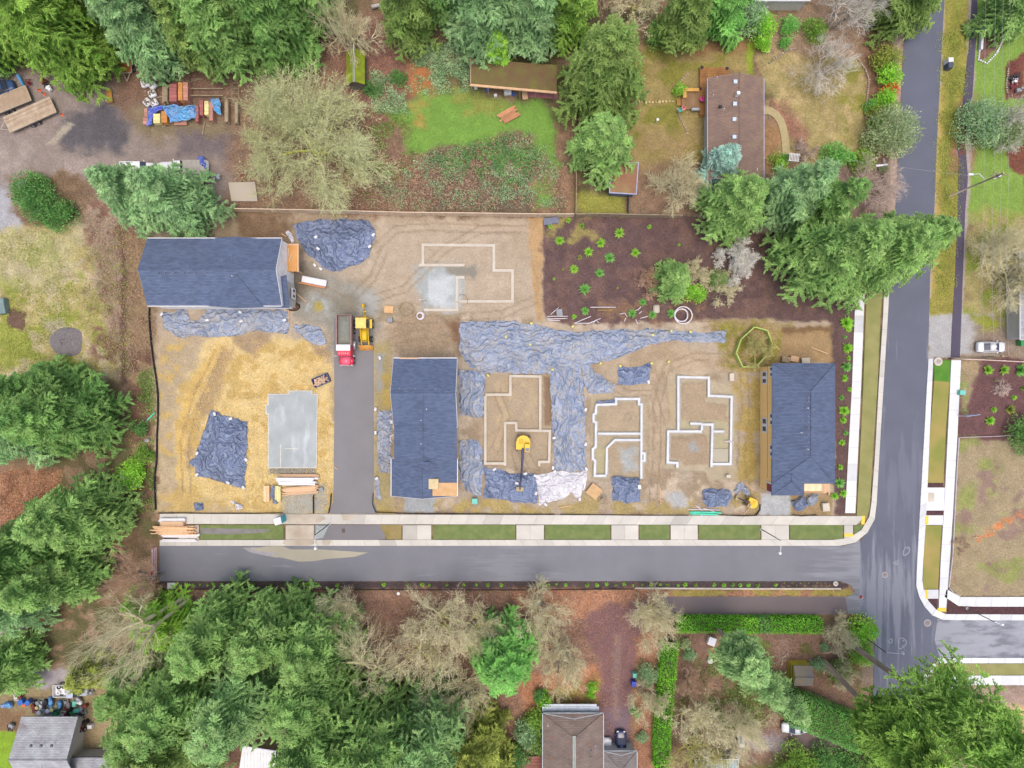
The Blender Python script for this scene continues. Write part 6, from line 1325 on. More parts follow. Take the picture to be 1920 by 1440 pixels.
def tarp(pts, label, m, mound=.12, wr=.10, name='plastic_sheet', z0=.03, cat='plastic sheet', res=2.6, seed=0, edge=14., sc=8.):
    xs = [p[0] for p in pts]; ys = [p[1] for p in pts]
    X = np.arange(min(xs) - res, max(xs) + res * 2, res); Y = np.arange(min(ys) - res, max(ys) + res * 2, res)
    gx_, gy_ = np.meshgrid(X, Y); u, v = gx_.ravel().copy(), gy_.ravel().copy()
    rg = [(p[0], p[1]) for p in pts]
    # a slightly wavy hem
    hem = []
    for i in range(len(rg)):
        a, b = rg[i], rg[(i + 1) % len(rg)]; L = math.dist(a, b); k = max(1, int(L / 6))
        for j in range(k):
            s = j / k; nx, ny = (b[1] - a[1]) / L, -(b[0] - a[0]) / L; w_ = 0 if j == 0 else random.uniform(-2.4, 2.4)
            hem.append((a[0] + (b[0] - a[0]) * s + nx * w_, a[1] + (b[1] - a[1]) * s + ny * w_))
    d = sdist(u, v, hem); inside = d > 0
    # pull the outside ring of points onto the hem
    ny_, nx_ = gx_.shape; I = inside.reshape(ny_, nx_); keep = np.zeros((ny_ - 1, nx_ - 1), bool)
    keep = (I[:-1, :-1].astype(int) + I[1:, :-1] + I[:-1, 1:] + I[1:, 1:]) >= 2
    out = np.where(~inside)[0]; H_ = np.array(hem); H2 = np.roll(H_, -1, 0)
    for o in out:
        if d[o] < -res * 2.2: continue
        e = H2 - H_; tt = np.clip(((u[o] - H_[:, 0]) * e[:, 0] + (v[o] - H_[:, 1]) * e[:, 1]) / (e ** 2).sum(1), 0, 1); q = H_ + e * tt[:, None]
        k = np.argmin((q[:, 0] - u[o]) ** 2 + (q[:, 1] - v[o]) ** 2); u[o], v[o] = q[k]
    dd = np.maximum(sdist(u, v, hem), 0)
    r1 = 1 - np.abs(fbm(u, v * 1.6, sc, 90 + seed) - .5) * 5; r2 = 1 - np.abs(fbm(u * 1.5 + v, v - u, sc * 1.6, 91 + seed) - .5) * 5
    z = z0 + mound * sstep(0, edge, dd) * (.7 + .6 * fbm(u, v, 30, 92 + seed)) + wr * sstep(0, 3, dd) * (np.clip(r1, 0, 1) * .8 + np.clip(r2, 0, 1) * .8)
    s = (H - z) / FPX; W_ = np.stack([(u - 960) * s, (720 - v) * s, z], 1)
    jj, ii_ = np.where(keep); a = jj * nx_ + ii_; F = np.stack([a, a + nx_, a + nx_ + 1, a + 1], 1)
    used = np.unique(F); mp = -np.ones(len(W_), int); mp[used] = np.arange(len(used)); Wv = W_[used]; c = np.array([Wv[:, 0].mean(), Wv[:, 1].mean(), 0])
    me = bpy.data.meshes.new(name); me.from_pydata([tuple(q) for q in Wv - c], [], [tuple(int(mp[i]) for i in f) for f in F]); me.update()
    me.polygons.foreach_set('use_smooth', np.ones(len(F), bool)); me.materials.append(m)
    o = link(bpy.data.objects.new(name, me)); o.location = tuple(c); tag(o, label, cat); return o
TP = [
 ('spoil heap north', [(548, 423), (575, 414), (613, 411), (650, 410), (693, 413), (703, 430), (702, 450), (693, 482), (670, 497), (650, 502), (637, 510), (613, 507), (596, 492), (575, 475), (560, 452)], 'black plastic sheet over the large spoil heap east of the plywood deck', PL_d, 1.6, .2, 40),
 ('house strip', [(302, 588), (327, 585), (337, 578), (353, 583), (355, 602), (370, 602), (378, 592), (388, 580), (430, 579), (480, 580), (540, 583), (543, 607), (540, 625), (490, 621), (470, 620), (455, 628), (407, 633), (370, 630), (333, 632), (308, 617)], 'long black plastic sheet along the south wall of the north-west house', PL_m, .25, .16, 14),
 ('strip end', [(550, 608), (575, 609), (597, 611), (610, 627), (613, 645), (600, 648), (587, 646), (570, 634), (553, 622)], 'crumpled plastic sheet between the long sheet and the red truck', PL_m, .2, .16, 10),
 ('west heap', [(397, 767), (415, 778), (433, 782), (465, 790), (464, 830), (463, 873), (460, 890), (458, 917), (430, 908), (410, 903), (385, 896), (368, 893), (366, 876), (353, 867), (367, 857), (370, 838), (377, 820), (388, 790)], 'black plastic sheet over the heap on the straw-covered lot', PL_d, 1.3, .2, 34),
 ('big', [(862, 603), (910, 602), (960, 602), (1003, 608), (1030, 615), (1080, 623), (1160, 617), (1260, 618), (1327, 624), (1362, 617), (1360, 643), (1327, 642), (1260, 638), (1207, 650), (1160, 673), (1110, 683), (1090, 690), (1040, 700), (990, 701), (960, 700), (915, 699), (880, 690), (862, 660)], 'widest muddy plastic sheet running east from the central lot to the netting', PL_m, .35, .14, 16),
 ('tail', [(1090, 686), (1104, 680), (1118, 700), (1152, 720), (1152, 738), (1125, 737), (1101, 736), (1092, 712)], 'triangular muddy plastic tail hanging below the widest sheet', PL_n, .25, .14, 10),
 ('column', [(1033, 690), (1060, 692), (1088, 688), (1094, 720), (1098, 790), (1100, 873), (1099, 883), (1070, 884), (1040, 881), (1036, 800), (1031, 716)], 'upright muddy plastic sheet between the excavator lot and the left pit', PL_n, .3, .12, 14),
 ('left strip', [(860, 692), (885, 694), (913, 700), (908, 740), (906, 783), (885, 782), (860, 779)], 'plastic sheet between the central house and the excavator lot, northern piece', PL_n, .25, .14, 10),
 ('left strip low', [(860, 827), (882, 822), (900, 828), (905, 850), (906, 873), (904, 905), (903, 930), (888, 928), (873, 920), (861, 896)], 'plastic sheet between the central house and the excavator lot, southern piece', PL_n, .25, .14, 10),
 ('bottom', [(905, 876), (930, 880), (950, 884), (962, 888), (1000, 888), (1006, 905), (1008, 943), (985, 944), (960, 942), (930, 935), (907, 935), (910, 910)], 'dark plastic sheet under the bucket of the yellow excavator', PL_d, .35, .16, 14),
 ('white', [(1003, 890), (1040, 883), (1075, 886), (1101, 882), (1099, 905), (1087, 940), (1070, 922), (1057, 937), (1030, 942), (1010, 950), (1008, 920)], 'off-white ground sheet right of the excavator bucket', PL_w, .12, .08, 10),
 ('pit tail', [(1146, 895), (1165, 893), (1200, 897), (1199, 918), (1202, 941), (1173, 945), (1147, 937), (1150, 915)], 'dark crumpled plastic sheet at the foot of the left pit', PL_d, .5, .2, 12),
 ('south east', [(1317, 918), (1340, 916), (1368, 918), (1373, 937), (1364, 949), (1328, 953), (1317, 940)], 'dark plastic sheet over a low heap left of the yellow mini digger', PL_d, .6, .16, 14),
 ('south east arm', [(1375, 920), (1382, 908), (1392, 903), (1400, 912), (1408, 928), (1400, 930), (1390, 918), (1384, 925), (1379, 935)], 'torn hook-shaped plastic strip above the yellow mini digger', PL_m, .2, .16, 6),
 ('square', [(1160, 686), (1190, 688), (1221, 680), (1218, 719), (1190, 722), (1157, 722)], 'small rectangular black plastic sheet between the widest sheet and the pits', PL_d, .3, .1, 12),
 ('drive', [(707, 769), (735, 770), (733, 830), (732, 889), (710, 885), (706, 830)], 'shredded plastic sheet left of the central house beside the asphalt driveway', PL_x, .15, .14, 8),
 ('drive low', [(703, 894), (709, 892), (712, 915), (717, 937), (706, 936)], 'narrow plastic scrap at the low end of the asphalt driveway', PL_x, .1, .1, 4),
 ('spare', [(362, 943), (380, 942), (382, 957), (366, 958)], 'small folded plastic sheet near the lumber stacks on the straw lot', PL_d, .3, .06, 5),
 ('box', [(430, 938), (440, 940), (455, 946), (456, 954), (443, 957), (440, 947)], 'crumpled pale plastic scrap on the straw lot above the pavement', PL_w, .3, .2, 4),
 ('pit cap', [(1118, 752), (1152, 748), (1154, 756), (1119, 758)], 'narrow plastic strip on the top left corner of the left pit', PL_d, .1, .1, 4),
 ('porch a', [(1480, 938), (1505, 929), (1512, 934), (1516, 948), (1505, 958), (1490, 957)], 'dark plastic sheet in front of the east house porch, left piece', PL_d, .7, .15, 8),
 ('porch b', [(1510, 934), (1522, 926), (1536, 928), (1535, 940), (1524, 950), (1514, 946)], 'muddy plastic sheet in front of the east house porch, right piece', PL_x, .5, .2, 8),
 ('pale strip n', [(535, 434), (541, 432), (550, 444), (552, 455), (546, 456), (541, 445)], 'pale plastic strip on the bare soil above the plywood deck', PL_w, .1, .08, 3),
]
tarps = {}
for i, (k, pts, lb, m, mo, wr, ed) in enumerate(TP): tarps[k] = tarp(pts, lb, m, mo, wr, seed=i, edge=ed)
def bag(x, y, lb, c='white', s=1., z=.3, grp='sandbags weighing down the plastic sheets'):
    v = P(x, y, z); mb = MB().box((v[0], v[1], z), (.42 * s, .62 * s, .26 * s), rz=random.uniform(0, 3), bev=.1)
    tag(mb.build('sandbag', white if c == 'white' else mat('bag_yellow', col(238, 232, 130), .6), smooth=True), lb, 'sandbag', grp)
BG = {'spoil heap north': ('the large spoil heap by the plywood deck', [(592, 444, 1.5), (596, 466, 1.8), (700, 440, .4), (590, 497, .3), (601, 504, .3), (693, 462, .5)]),
 'house strip': ('the long sheet south of the north-west house', [(303, 589, .4), (388, 600, .5), (452, 602, .6), (450, 585, .4), (533, 600, .5)]),
 'west heap': ('the heap on the straw lot', [(402, 776, .8), (432, 785, .6), (369, 850, .5), (369, 890, .5), (427, 905, .6), (456, 914, .5), (461, 862, .6)]),
 'column': ('the upright sheet beside the left pit', [(1098, 768, .4), (1098, 833, .4), (1099, 879, .4), (1039, 821, .5), (1037, 877, .4)]),
 'bottom': ('the dark sheet under the excavator bucket', [(927, 880, .5), (985, 888, .5), (969, 906, .7), (1004, 892, .4), (1005, 925, .4)]),
 'drive': ('the shredded sheet by the driveway', [(704, 767, .3), (704, 811, .3), (706, 897, .3), (712, 671, .2), (734, 791, .3)]),
 'white': ('the off-white ground sheet', [(1040, 884, .3), (1087, 936, .3), (1023, 946, .3)]),
 'square': ('the small rectangular sheet', [(1216, 716, .4)])}
for k, (w_, L) in BG.items():
    for i, (x, y, z) in enumerate(sorted(L)): bag(x, y, 'white sandbag on %s, %s from the left' % (w_, ordw(i)), z=z)
yb = [(994, 646), (1072, 643), (1036, 693), (1074, 612), (1224, 628), (1259, 620), (1295, 622), (1126, 681), (1163, 686), (1254, 678), (1222, 681), (949, 632), (915, 704), (996, 606)]
for i, (x, y) in enumerate(sorted(yb)): bag(x, y, 'yellow sandbag round the widest plastic sheet, %s from the left' % ordw(i), 'yellow', .8, .45, 'yellow sandbags')
# ---------------------------------------------------------------- vehicles
def wheel(t, x, y, r, w_, parent=None):
    mb = MB().cyl((x, y, r), r, w_, 18, 'y'); o = mb.build('wheel', dark, t, local=True)
    s = 1 if y > 0 else -1; h = MB().cyl((x, y + s * (w_ / 2 + .01), r), r * .55, .04, 12, 'y').build('rim', steel, o, local=True); return o
def cring(x, hw, z0, z1, tw=.82, n=0):
    q = hw * tw
    return [(x, -hw, z0 + .1), (x, -hw, (z0 + z1) / 2), (x, -q, z1), (x, -q * .5, z1 + .03), (x, q * .5, z1 + .03), (x, q, z1), (x, hw, (z0 + z1) / 2), (x, hw, z0 + .1), (x, hw * .85, z0), (x, -hw * .85, z0)]
def car(label, px, py, rz, paint_, L=4.7, W_=1.85, h=1.45, kind='sedan', cat='car', roofm=None, name='car'):
    v = P(px, py, h); t = thing(name, label, cat, (v[0], v[1], 0), rz); a = L / 2; hw = W_ / 2
    b = MB(); b.loft([cring(-a, hw * .72, .35, .75), cring(-a + .15, hw * .9, .28, .9), cring(-a * .62, hw, .22, .95), cring(0, hw, .22, .92), cring(a * .5, hw, .22, .88), cring(a - .3, hw * .92, .25, .74), cring(a, hw * .66, .35, .6)])
    b.build('body', paint_, t, local=True)
    x0, x1, x2, x3 = (-a * .66, -a * .30, a * .12, a * .48) if kind == 'sedan' else (-a * .88, -a * .70, a * .12, a * .5)
    g = MB(); g.loft([cring(x0, hw * .86, .86, .93, .8), cring(x1, hw * .86, .86, h - .06, .80), cring(x2, hw * .86, .86, h - .04, .80), cring(x3, hw * .86, .84, .9, .8)], smooth=False); g.build('glasshouse', glass, t, local=True)
    r = MB(); r.loft([[(x1 - .02, -hw * .70, h - .05), (x1 - .02, 0, h - .01), (x1 - .02, hw * .70, h - .05), (x1 - .02, hw * .6, h - .1), (x1 - .02, -hw * .6, h - .1)], [((x1 + x2) / 2, -hw * .73, h - .02), ((x1 + x2) / 2, 0, h + .04), ((x1 + x2) / 2, hw * .73, h - .02), ((x1 + x2) / 2, hw * .6, h - .1), ((x1 + x2) / 2, -hw * .6, h - .1)], [(x2 + .02, -hw * .70, h - .03), (x2 + .02, 0, h + .01), (x2 + .02, hw * .70, h - .03), (x2 + .02, hw * .6, h - .1), (x2 + .02, -hw * .6, h - .1)]]); r.build('roof', roofm or paint_, t, local=True)
    for s in (-1, 1):
        for x in (-a * .62, a * .62): wheel(t, x, s * (hw - .1), .33, .22)
        MB().box((x3 - .35, s * (hw + .06), .95), (.16, .2, .12), bev=.03).build('mirror', paint_, t, local=True)
        MB().box((a - .12, s * hw * .6, .66), (.22, .34, .12), bev=.03).build('headlight', steel, t, local=True)
        MB().tube([(x0 + .02, s * hw * .71, .96), (x1, s * hw * .71, h - .04), (x2, s * hw * .71, h - .02), (x3 - .02, s * hw * .71, .92)], .05, 4).build('pillar', paint_, t, local=True)
    return t
wcar = mat('car_white', col(244, 246, 250), .25, var=.01, spec=.5)
t = car('white sedan with a sunroof parked on the gravel by the bare-branched tree', 1866, 650, 0, wcar)
for dy in (-.32, 0.32): MB().box((.35, dy, 1.485), (.34, .30, .02)).build('sunroof', glass, t, local=True)
car('silver-white car half hidden under the hedge at the garden driveway', 1494, 1370, R(180), mat('car_silver', col(222, 228, 234), .3, spec=.5), L=4.2)
car('dark blue car parked in front of the bottom garage', 1166, 1400, R(90), mat('car_navy', col(52, 62, 104), .2, spec=.6), L=4.3, kind='wagon')
car('white car poking out beside the brown-roofed house wall at the bottom', 1139, 1414, R(90), wcar, L=4.3)
v = P(1390, 1385, 1); t = thing('boat', 'small white boat-shaped cover lying left of the grey drive slab in the garden', 'boat', (v[0], v[1], 0), R(100))
mb = MB(); mb.loft([[(x, -w_, .7), (x, -w_ * .6, .1), (x, w_ * .6, .1), (x, w_, .7), (x, 0, .85)] for x, w_ in ((-1.6, .5), (-.8, .6), (.4, .55), (1.4, .2))]); mb.build('hull', white, t, local=True); MB().box((0, 0, .8), (2, .5, .12), bev=.04).build('seat', greyp, t, local=True)
# dump truck: front points south
v = P(645, 636, 2.0); t = thing('dump_truck', 'red dump truck with a white-topped cab and a bed full of grey gravel', 'dump truck', (v[0] + .15, v[1], 0), R(-90))
MB().box((-.2, 0, .85), (7.4, .9, .3)).build('chassis', dark, t, local=True)
bd = MB(); bd.box((-1.45, 0, 1.2), (4.9, 2.3, .1))
for s in (-1, 1): bd.box((-1.45, s * 1.17, 1.95), (4.9, .08, 1.5)); bd.box((-1.45, s * 1.2, 2.7), (5.0, .16, .1))
bd.box((-3.93, 0, 1.95), (.08, 2.4, 1.5)); bd.box((1.0, 0, 2.0), (.08, 2.4, 1.6)); bd.build('bed', mat('bed_paint', col(178, 138, 134), .5, c2=col(150, 120, 120)), t, local=True)
n_ = 16; vs = []
for i in range(n_ + 1):
    for j in range(9): x, y = -3.85 + 4.8 * i / n_, -1.1 + 2.2 * j / 8; vs.append((x, y, 2.15 + .45 * (1 - (y / 1.15) ** 2) * min(1, i / 3, (n_ - i) / 3) + random.uniform(-.03, .03)))
MB().add(vs, [(i * 9 + j, (i + 1) * 9 + j, (i + 1) * 9 + j + 1, i * 9 + j + 1) for i in range(n_) for j in range(8)]).build('gravel_load', mat('gravel_load', col(140, 142, 132), .95, var=.1, scale=6, bump=.05), t, local=True)
for i in range(6): MB().box((-3.4 + i * .8, -1.26, 1.9), (.1, .1, 1.4)).build('bed_rib', mat('bed_rib', col(206, 206, 216), .5), t, local=True)
cb = MB(); cb.box((1.95, 0, 1.75), (1.7, 2.25, 1.9), bev=.12, top=1); cb.build('cab', redp, t, local=True)
MB().box((1.45, 0, 2.98), (1.0, 2.3, .07)).build('cab_shield', white, t, local=True)
MB().box((2.82, 0, 2.15), (.06, 1.9, .75)).build('windscreen', glass, t, local=True)
hd = MB(); hd.loft([[(2.85, -1.0, 1.0), (2.85, -.95, 1.85), (2.85, 0, 1.95), (2.85, .95, 1.85), (2.85, 1.0, 1.0)], [(4.25, -.62, .9), (4.25, -.6, 1.62), (4.25, 0, 1.7), (4.25, .6, 1.62), (4.25, .62, .9)]]); hd.build('bonnet', mat('red_hood', col(250, 110, 136), .3, spec=.5), t, local=True)
for s in (-1, 1):
    f = MB(); f.loft([[(2.95, s * .6, .9), (2.95, s * 1.2, .9), (2.95, s * 1.2, 1.15), (2.95, s * .6, 1.3)], [(3.5, s * .6, .9), (3.5, s * 1.22, .9), (3.5, s * 1.22, 1.35), (3.5, s * .6, 1.5)], [(4.2, s * .55, .8), (4.2, s * 1.15, .8), (4.2, s * 1.1, 1.05), (4.2, s * .55, 1.2)]]); f.build('fender', redp, t, local=True)
    wheel(t, 3.5, s * 1.05, .52, .3); wheel(t, -1.5, s * 1.0, .52, .5); wheel(t, -2.8, s * 1.0, .52, .5)
    MB().tube([(2.75, s * 1.1, 2.0), (2.8, s * 1.5, 2.1)], .04, 5).box((2.8, s * 1.55, 2.0), (.14, .2, .5)).build('mirror', steel, t, local=True)
    MB().cyl((1.0, s * 1.3, 1.1), .28, 1.4, 12, 'x').build('fuel_tank', steel, t, local=True)
    MB().box((4.22, s * .85, 1.0), (.06, .3, .2)).build('headlight', white, t, local=True)
for y in (-.7, -.3, 0, .3, .7): MB().box((2.35, y, 2.73), (.16, .14, .06)).build('roof_light', mat('amber', col(255, 206, 180), .3), t, local=True)
MB().box((4.35, 0, .75), (.14, 2.3, .35), bev=.04).build('bumper', steel, t, local=True)
# backhoe loader: bucket to the south, digging arm to the north
v = P(682, 618, 1.8); t = thing('backhoe_loader', 'yellow backhoe loader parked beside the red dump truck', 'backhoe loader', (v[0], v[1], 0), R(-90))
MB().box((-.1, 0, .9), (4.2, .9, .5), bev=.06).build('chassis', yelp, t, local=True)
cb = MB(); cb.box((-1.0, -.25, 2.75), (1.75, 1.75, .12), bev=.05); cb.build('cab_roof', mat('cab_roof_pale', col(255, 212, 118), .45), t, local=True)
for x in (-1.75, -.25):
    for y in (-.95, .5): MB().box((x, y, 1.95), (.09, .09, 1.55)).build('cab_post', yelp, t, local=True)
MB().box((-1.0, -.22, 1.9), (1.4, 1.4, 1.4)).build('cab_glass', glass, t, local=True)
h_ = MB(); h_.loft([[(0, -.48, 1.1), (0, -.45, 1.8), (0, .45, 1.8), (0, .48, 1.1)], [(2.0, -.42, 1.05), (2.0, -.38, 1.55), (2.0, .38, 1.55), (2.0, .42, 1.05)]]); h_.build('bonnet', yelp, t, local=True)
MB().box((1.85, 0, 1.6), (.12, .8, .06)).build('grille', blackm, t, local=True)
for s in (-1, 1):
    MB().tube([(-.2, s * .65, 1.6), (1.2, s * .62, 1.35), (2.6, s * .6, .7)], .09, 6).build('loader_arm', yelp, t, local=True)
    wheel(t, -1.0, s * 1.1, .72, .42); wheel(t, 1.5, s * .95, .5, .34)
    MB().box((-1.0, s * 1.1, 1.5), (1.5, .4, .08), bev=.03).build('fender', yelp, t, local=True)
bk = MB(); bk.loft([[(2.6, y, .2), (3.3, y, .15), (3.35, y, .22), (2.75, y, .35), (2.7, y, .95), (2.55, y, .95)] for y in (-1.2, 1.2)]); bk.build('bucket', mat('bucket_orange', col(238, 176, 92), .5), t, local=True)
for a, b_, r_, nm in (((-2.1, 0, 1.0), (-2.9, .35, 2.6), .16, 'boom'), ((-2.9, .35, 2.6), (-4.0, -.25, 1.5), .13, 'dipper'), ((-1.9, 0, 1.0), (-2.1, 0, 1.0), .3, 'swing_post')): MB().tube([a, b_], r_, 6).build(nm, yelp, t, local=True)
MB().box((-4.1, -.3, .95), (.5, .6, .7), bev=.1).build('digging_bucket', mat('bucket_dark_yellow', col(206, 166, 62), .6), t, local=True)
for s in (-1, 1): MB().tube([(-2.0, s * .5, .8), (-2.3, s * 1.0, .1)], .09, 5).build('stabiliser', yelp, t, local=True)
# excavator
def excavator(label, px, py, rz, s=1., boomc=None, reach=(2.4, 4.9, 7.6), name='excavator'):
    v = P(px, py, 1.5 * s); t = thing(name, label, 'excavator', (v[0], v[1], 0), rz); t.scale = (s, s, s)
    for q in (-1, 1):
        tr = MB(); tr.loft([[(-1.4, q * .95 - .22, z) for z in (.15, .55)] + [(-1.4, q * .95 + .22, z) for z in (.55, .15)], [(-1.1, q * .95 - .22, z) for z in (0, .75)] + [(-1.1, q * .95 + .22, z) for z in (.75, 0)], [(1.1, q * .95 - .22, z) for z in (0, .75)] + [(1.1, q * .95 + .22, z) for z in (.75, 0)], [(1.4, q * .95 - .22, z) for z in (.15, .55)] + [(1.4, q * .95 + .22, z) for z in (.55, .15)]], smooth=False)
        tr.build('track', mat('track_mud', col(136, 120, 104), .9), t, local=True)
    b = MB(); pts = [(.9, -1.15), (.9, 1.15), (-.2, 1.2), (-.9, 1.05), (-1.35, .6), (-1.5, 0), (-1.35, -.6), (-.9, -1.05), (-.2, -1.2)]
    b.prism(pts, .8, 1.75); b.build('body', yelp, t, local=True)
    c_ = MB(); c_.box((.45, .68, 1.95), (1.35, .85, 1.35), bev=.08); c_.build('cab', yelp, t, local=True)
    MB().box((.72, .68, 2.63), (.55, .62, .04)).build('roof_window', mat('tinted_glass', col(108, 116, 142), .3), t, local=True); MB().box((1.14, .68, 2.05), (.04, .7, .9)).build('windscreen', glass, t, local=True)
    MB().box((-.5, -.4, 1.8), (.7, .6, .12), bev=.03).build('engine_cover', mat('yellow_worn', col(226, 178, 60), .6), t, local=True)
    bm = boomc or mat('boom_dark', col(88, 88, 112), .5); x1, x2, x3 = reach
    MB().tube([(.5, 0, 1.4), (x1, 0, 3.3), (x2, 0, 3.0)], [.26, .2, .14], 6).build('boom', bm, t, local=True)
    MB().tube([(x2 - .3, 0, 3.1), (x3, 0, 1.0)], [.17, .12], 6).build('dipper', bm, t, local=True)
    MB().tube([(.9, 0, 1.3), (x1 - .1, 0, 2.9)], .08, 6).build('hydraulic_ram', steel, t, local=True)
    k = MB(); k.loft([[(x3 - .35, y, .9), (x3 + .35, y, .9), (x3 + .4, y, .4), (x3, y, .1), (x3 - .35, y, .35)] for y in (-.6, .6)], smooth=False); k.build('bucket', mat('bucket_tan', col(186, 168, 126), .7), t, local=True)
    return t
excavator('yellow excavator with a long dark arm inside the central foundation', 981, 833, R(-94))
excavator('small yellow mini digger near the pavement, left of the gravel by the east house', 1409, 943, R(160), .68, reach=(1.6, 2.6, 3.4), name='mini_excavator')
# trailers and pickups in the yards
tgrey = mat('trailer_deck', col(198, 178, 156), .8, c2=col(170, 148, 124), scale=1, attr=True)
def trailer(label, px, py, rz, L, W_, dk, z=.85):
    v = P(px, py, z); t = thing('flatbed_trailer', label, 'trailer', (v[0], v[1], 0), rz); mb = MB(); n = int(W_ / .28)
    for i in range(n): mb.box((0, -W_ / 2 + (i + .5) * W_ / n, z), (L, W_ / n * .95, .08), tint=random.uniform(.82, 1.15))
    mb.build('deck', dk, t, local=True)
    f = MB(); 
    for s in (-1, 1): f.box((0, s * (W_ / 2 + .04), z - .05), (L, .08, .2))
    f.box((L / 2 + .04, 0, z - .05), (.08, W_, .2)); f.box((-L / 2 - .04, 0, z - .05), (.08, W_, .2)); f.tube([(-L / 2, -W_ / 3, z - .1), (-L / 2 - 1.4, 0, .55)], .06, 5).tube([(-L / 2, W_ / 3, z - .1), (-L / 2 - 1.4, 0, .55)], .06, 5); f.build('frame', mat('frame_pale', col(190, 178, 158), .6), t, local=True)
    for x in (-.5, .5):
        for s in (-1, 1): wheel(t, x, s * (W_ / 2 + .2), .36, .22)
    return t
trailer('flatbed trailer with a weathered plank deck, lower one of the pair', 56, 215, R(24), 8.4, 2.7, tgrey)
trailer('flatbed trailer with a brown plywood deck cut by the left edge, upper one', 8, 192, R(22), 8.6, 2.6, mat('trailer_ply', col(178, 156, 132), .8, var=.08))
trailer('small brown-decked trailer under the yellow-green cedar beside the brick stacks', 236, 123, R(92), 2.3, 1.8, mat('rust_deck', col(176, 110, 68), .8), .7)
def pickup(label, px, py, rz, pm, L=5.6, W_=2.0, load=None, bedm=None):
    v = P(px, py, 1.5); t = thing('pickup_truck', label, 'pickup truck', (v[0], v[1], 0), rz); a = L / 2; hw = W_ / 2
    MB().loft([cring(0, hw, .4, 1.05), cring(a * .35, hw, .4, 1.05), cring(a * .85, hw * .95, .4, .98), cring(a, hw * .8, .45, .85)]).build('body', pm, t, local=True)
    MB().loft([cring(-.2, hw * .9, .95, 1.1), cring(0, hw * .9, .95, 1.72, .86), cring(.95, hw * .9, .95, 1.72, .86), cring(1.6, hw * .88, .95, 1.08)], smooth=False).build('cab_glass', glass, t, local=True)
    MB().box((.48, 0, 1.76), (1.15, W_ * .76, .07), bev=.03).build('roof', pm, t, local=True)
    b = MB(); b.box((-a / 2 - .05, 0, .55), (a, W_, .12))
    for s in (-1, 1): b.box((-a / 2 - .05, s * (hw - .04), .85), (a, .08, .5))
    b.box((-a, 0, .85), (.08, W_, .5)); b.build('bed', bedm or pm, t, local=True)
    for s in (-1, 1):
        for x in (-a * .6, a * .6): wheel(t, x, s * (hw - .12), .38, .24)
        MB().box((1.35, s * (hw + .1), 1.15), (.14, .24, .2), bev=.03).build('mirror', pm, t, local=True)
    return t
t = pickup('silver pickup truck with wheels in its bed in the junk-filled yard', 127, 1299, 0, mat('pickup_silver', col(190, 198, 216), .35), bedm=white)
for i, (x, y) in enumerate(((-2.1, .5), (-2.1, -.4), (-.9, -.2), (-1.3, .6))):
    p = t.location; tag(MB().tube([(p.x + x + .28 * math.cos(a), p.y + y + .28 * math.sin(a), .75) for a in np.linspace(0, 6.283, 15)], .09, 6).build('spare_tyre', white if i in (1, 2) else dark), '%s wheel lying in the bed of the silver pickup' % ('dark upper rear', 'pale lower rear', 'pale front', 'dark upper front')[i], 'wheel')
t = pickup('white flatbed truck half hidden under the blue-green pine', 338, 312, R(180), wcar, L=8.4, W_=2.3)
MB().box((-2.1, 0, 1.15), (3.9, 2.4, .12)).build('flat_deck', mat('flat_deck', col(176, 172, 164), .8), t, local=True)
pickup('white vehicle whose roof shows through the blue-green pine', 252, 312, R(0), wcar, L=5.6)
pickup('dark blue car beyond the upper flatbed trailer at the left edge', -8, 163, R(20), mat('car_dark_blue', col(64, 88, 130), .3), L=5.0)
# ---------------------------------------------------------------- stacks, junk, fittings
def simple(name, label, cat, mb, m, group=None, smooth=False): return tag(mb.build(name, m, smooth=smooth), label, cat, group)
def crate(x0, y0, x1, y1, z, m, label, name='brick_stack', cat='brick stack', group='palleted stacks in the north-west yard', rz=0., courses=True):
    a, b = P(x0, y0, z), P(x1, y1, z); c = ((a[0] + b[0]) / 2, (a[1] + b[1]) / 2); w_, d_ = abs(b[0] - a[0]), abs(b[1] - a[1]); t = thing(name, label, cat, (c[0], c[1], 0), rz, group)
    mb = MB(); ny = max(2, int(d_ / .5)); nz = max(1, int(z / .45))
    for j in range(ny):
        for k in range(nz): mb.box((random.uniform(-.02, .02), -d_ / 2 + (j + .5) * d_ / ny, .16 + (k + .5) * (z - .16) / nz), (w_ * .97, d_ / ny * .95, (z - .16) / nz * .96), tint=random.uniform(.86, 1.14))
    mb.build('load', m, t, local=True); p = MB()
    for s in (-.4, 0, .4): p.box((s * w_, 0, .07), (.12, d_, .13))
    p.build('pallet', oldwood, t, local=True); return t
brk = mat('brick_maroon', col(176, 110, 108), .85, attr=True, scale=3); bro = mat('brick_orange', col(214, 150, 88), .85, attr=True, scale=3); crm = mat('block_cream', col(232, 222, 158), .85, attr=True, scale=3); pnk = mat('brick_pink', col(198, 146, 130), .85, attr=True, scale=3)
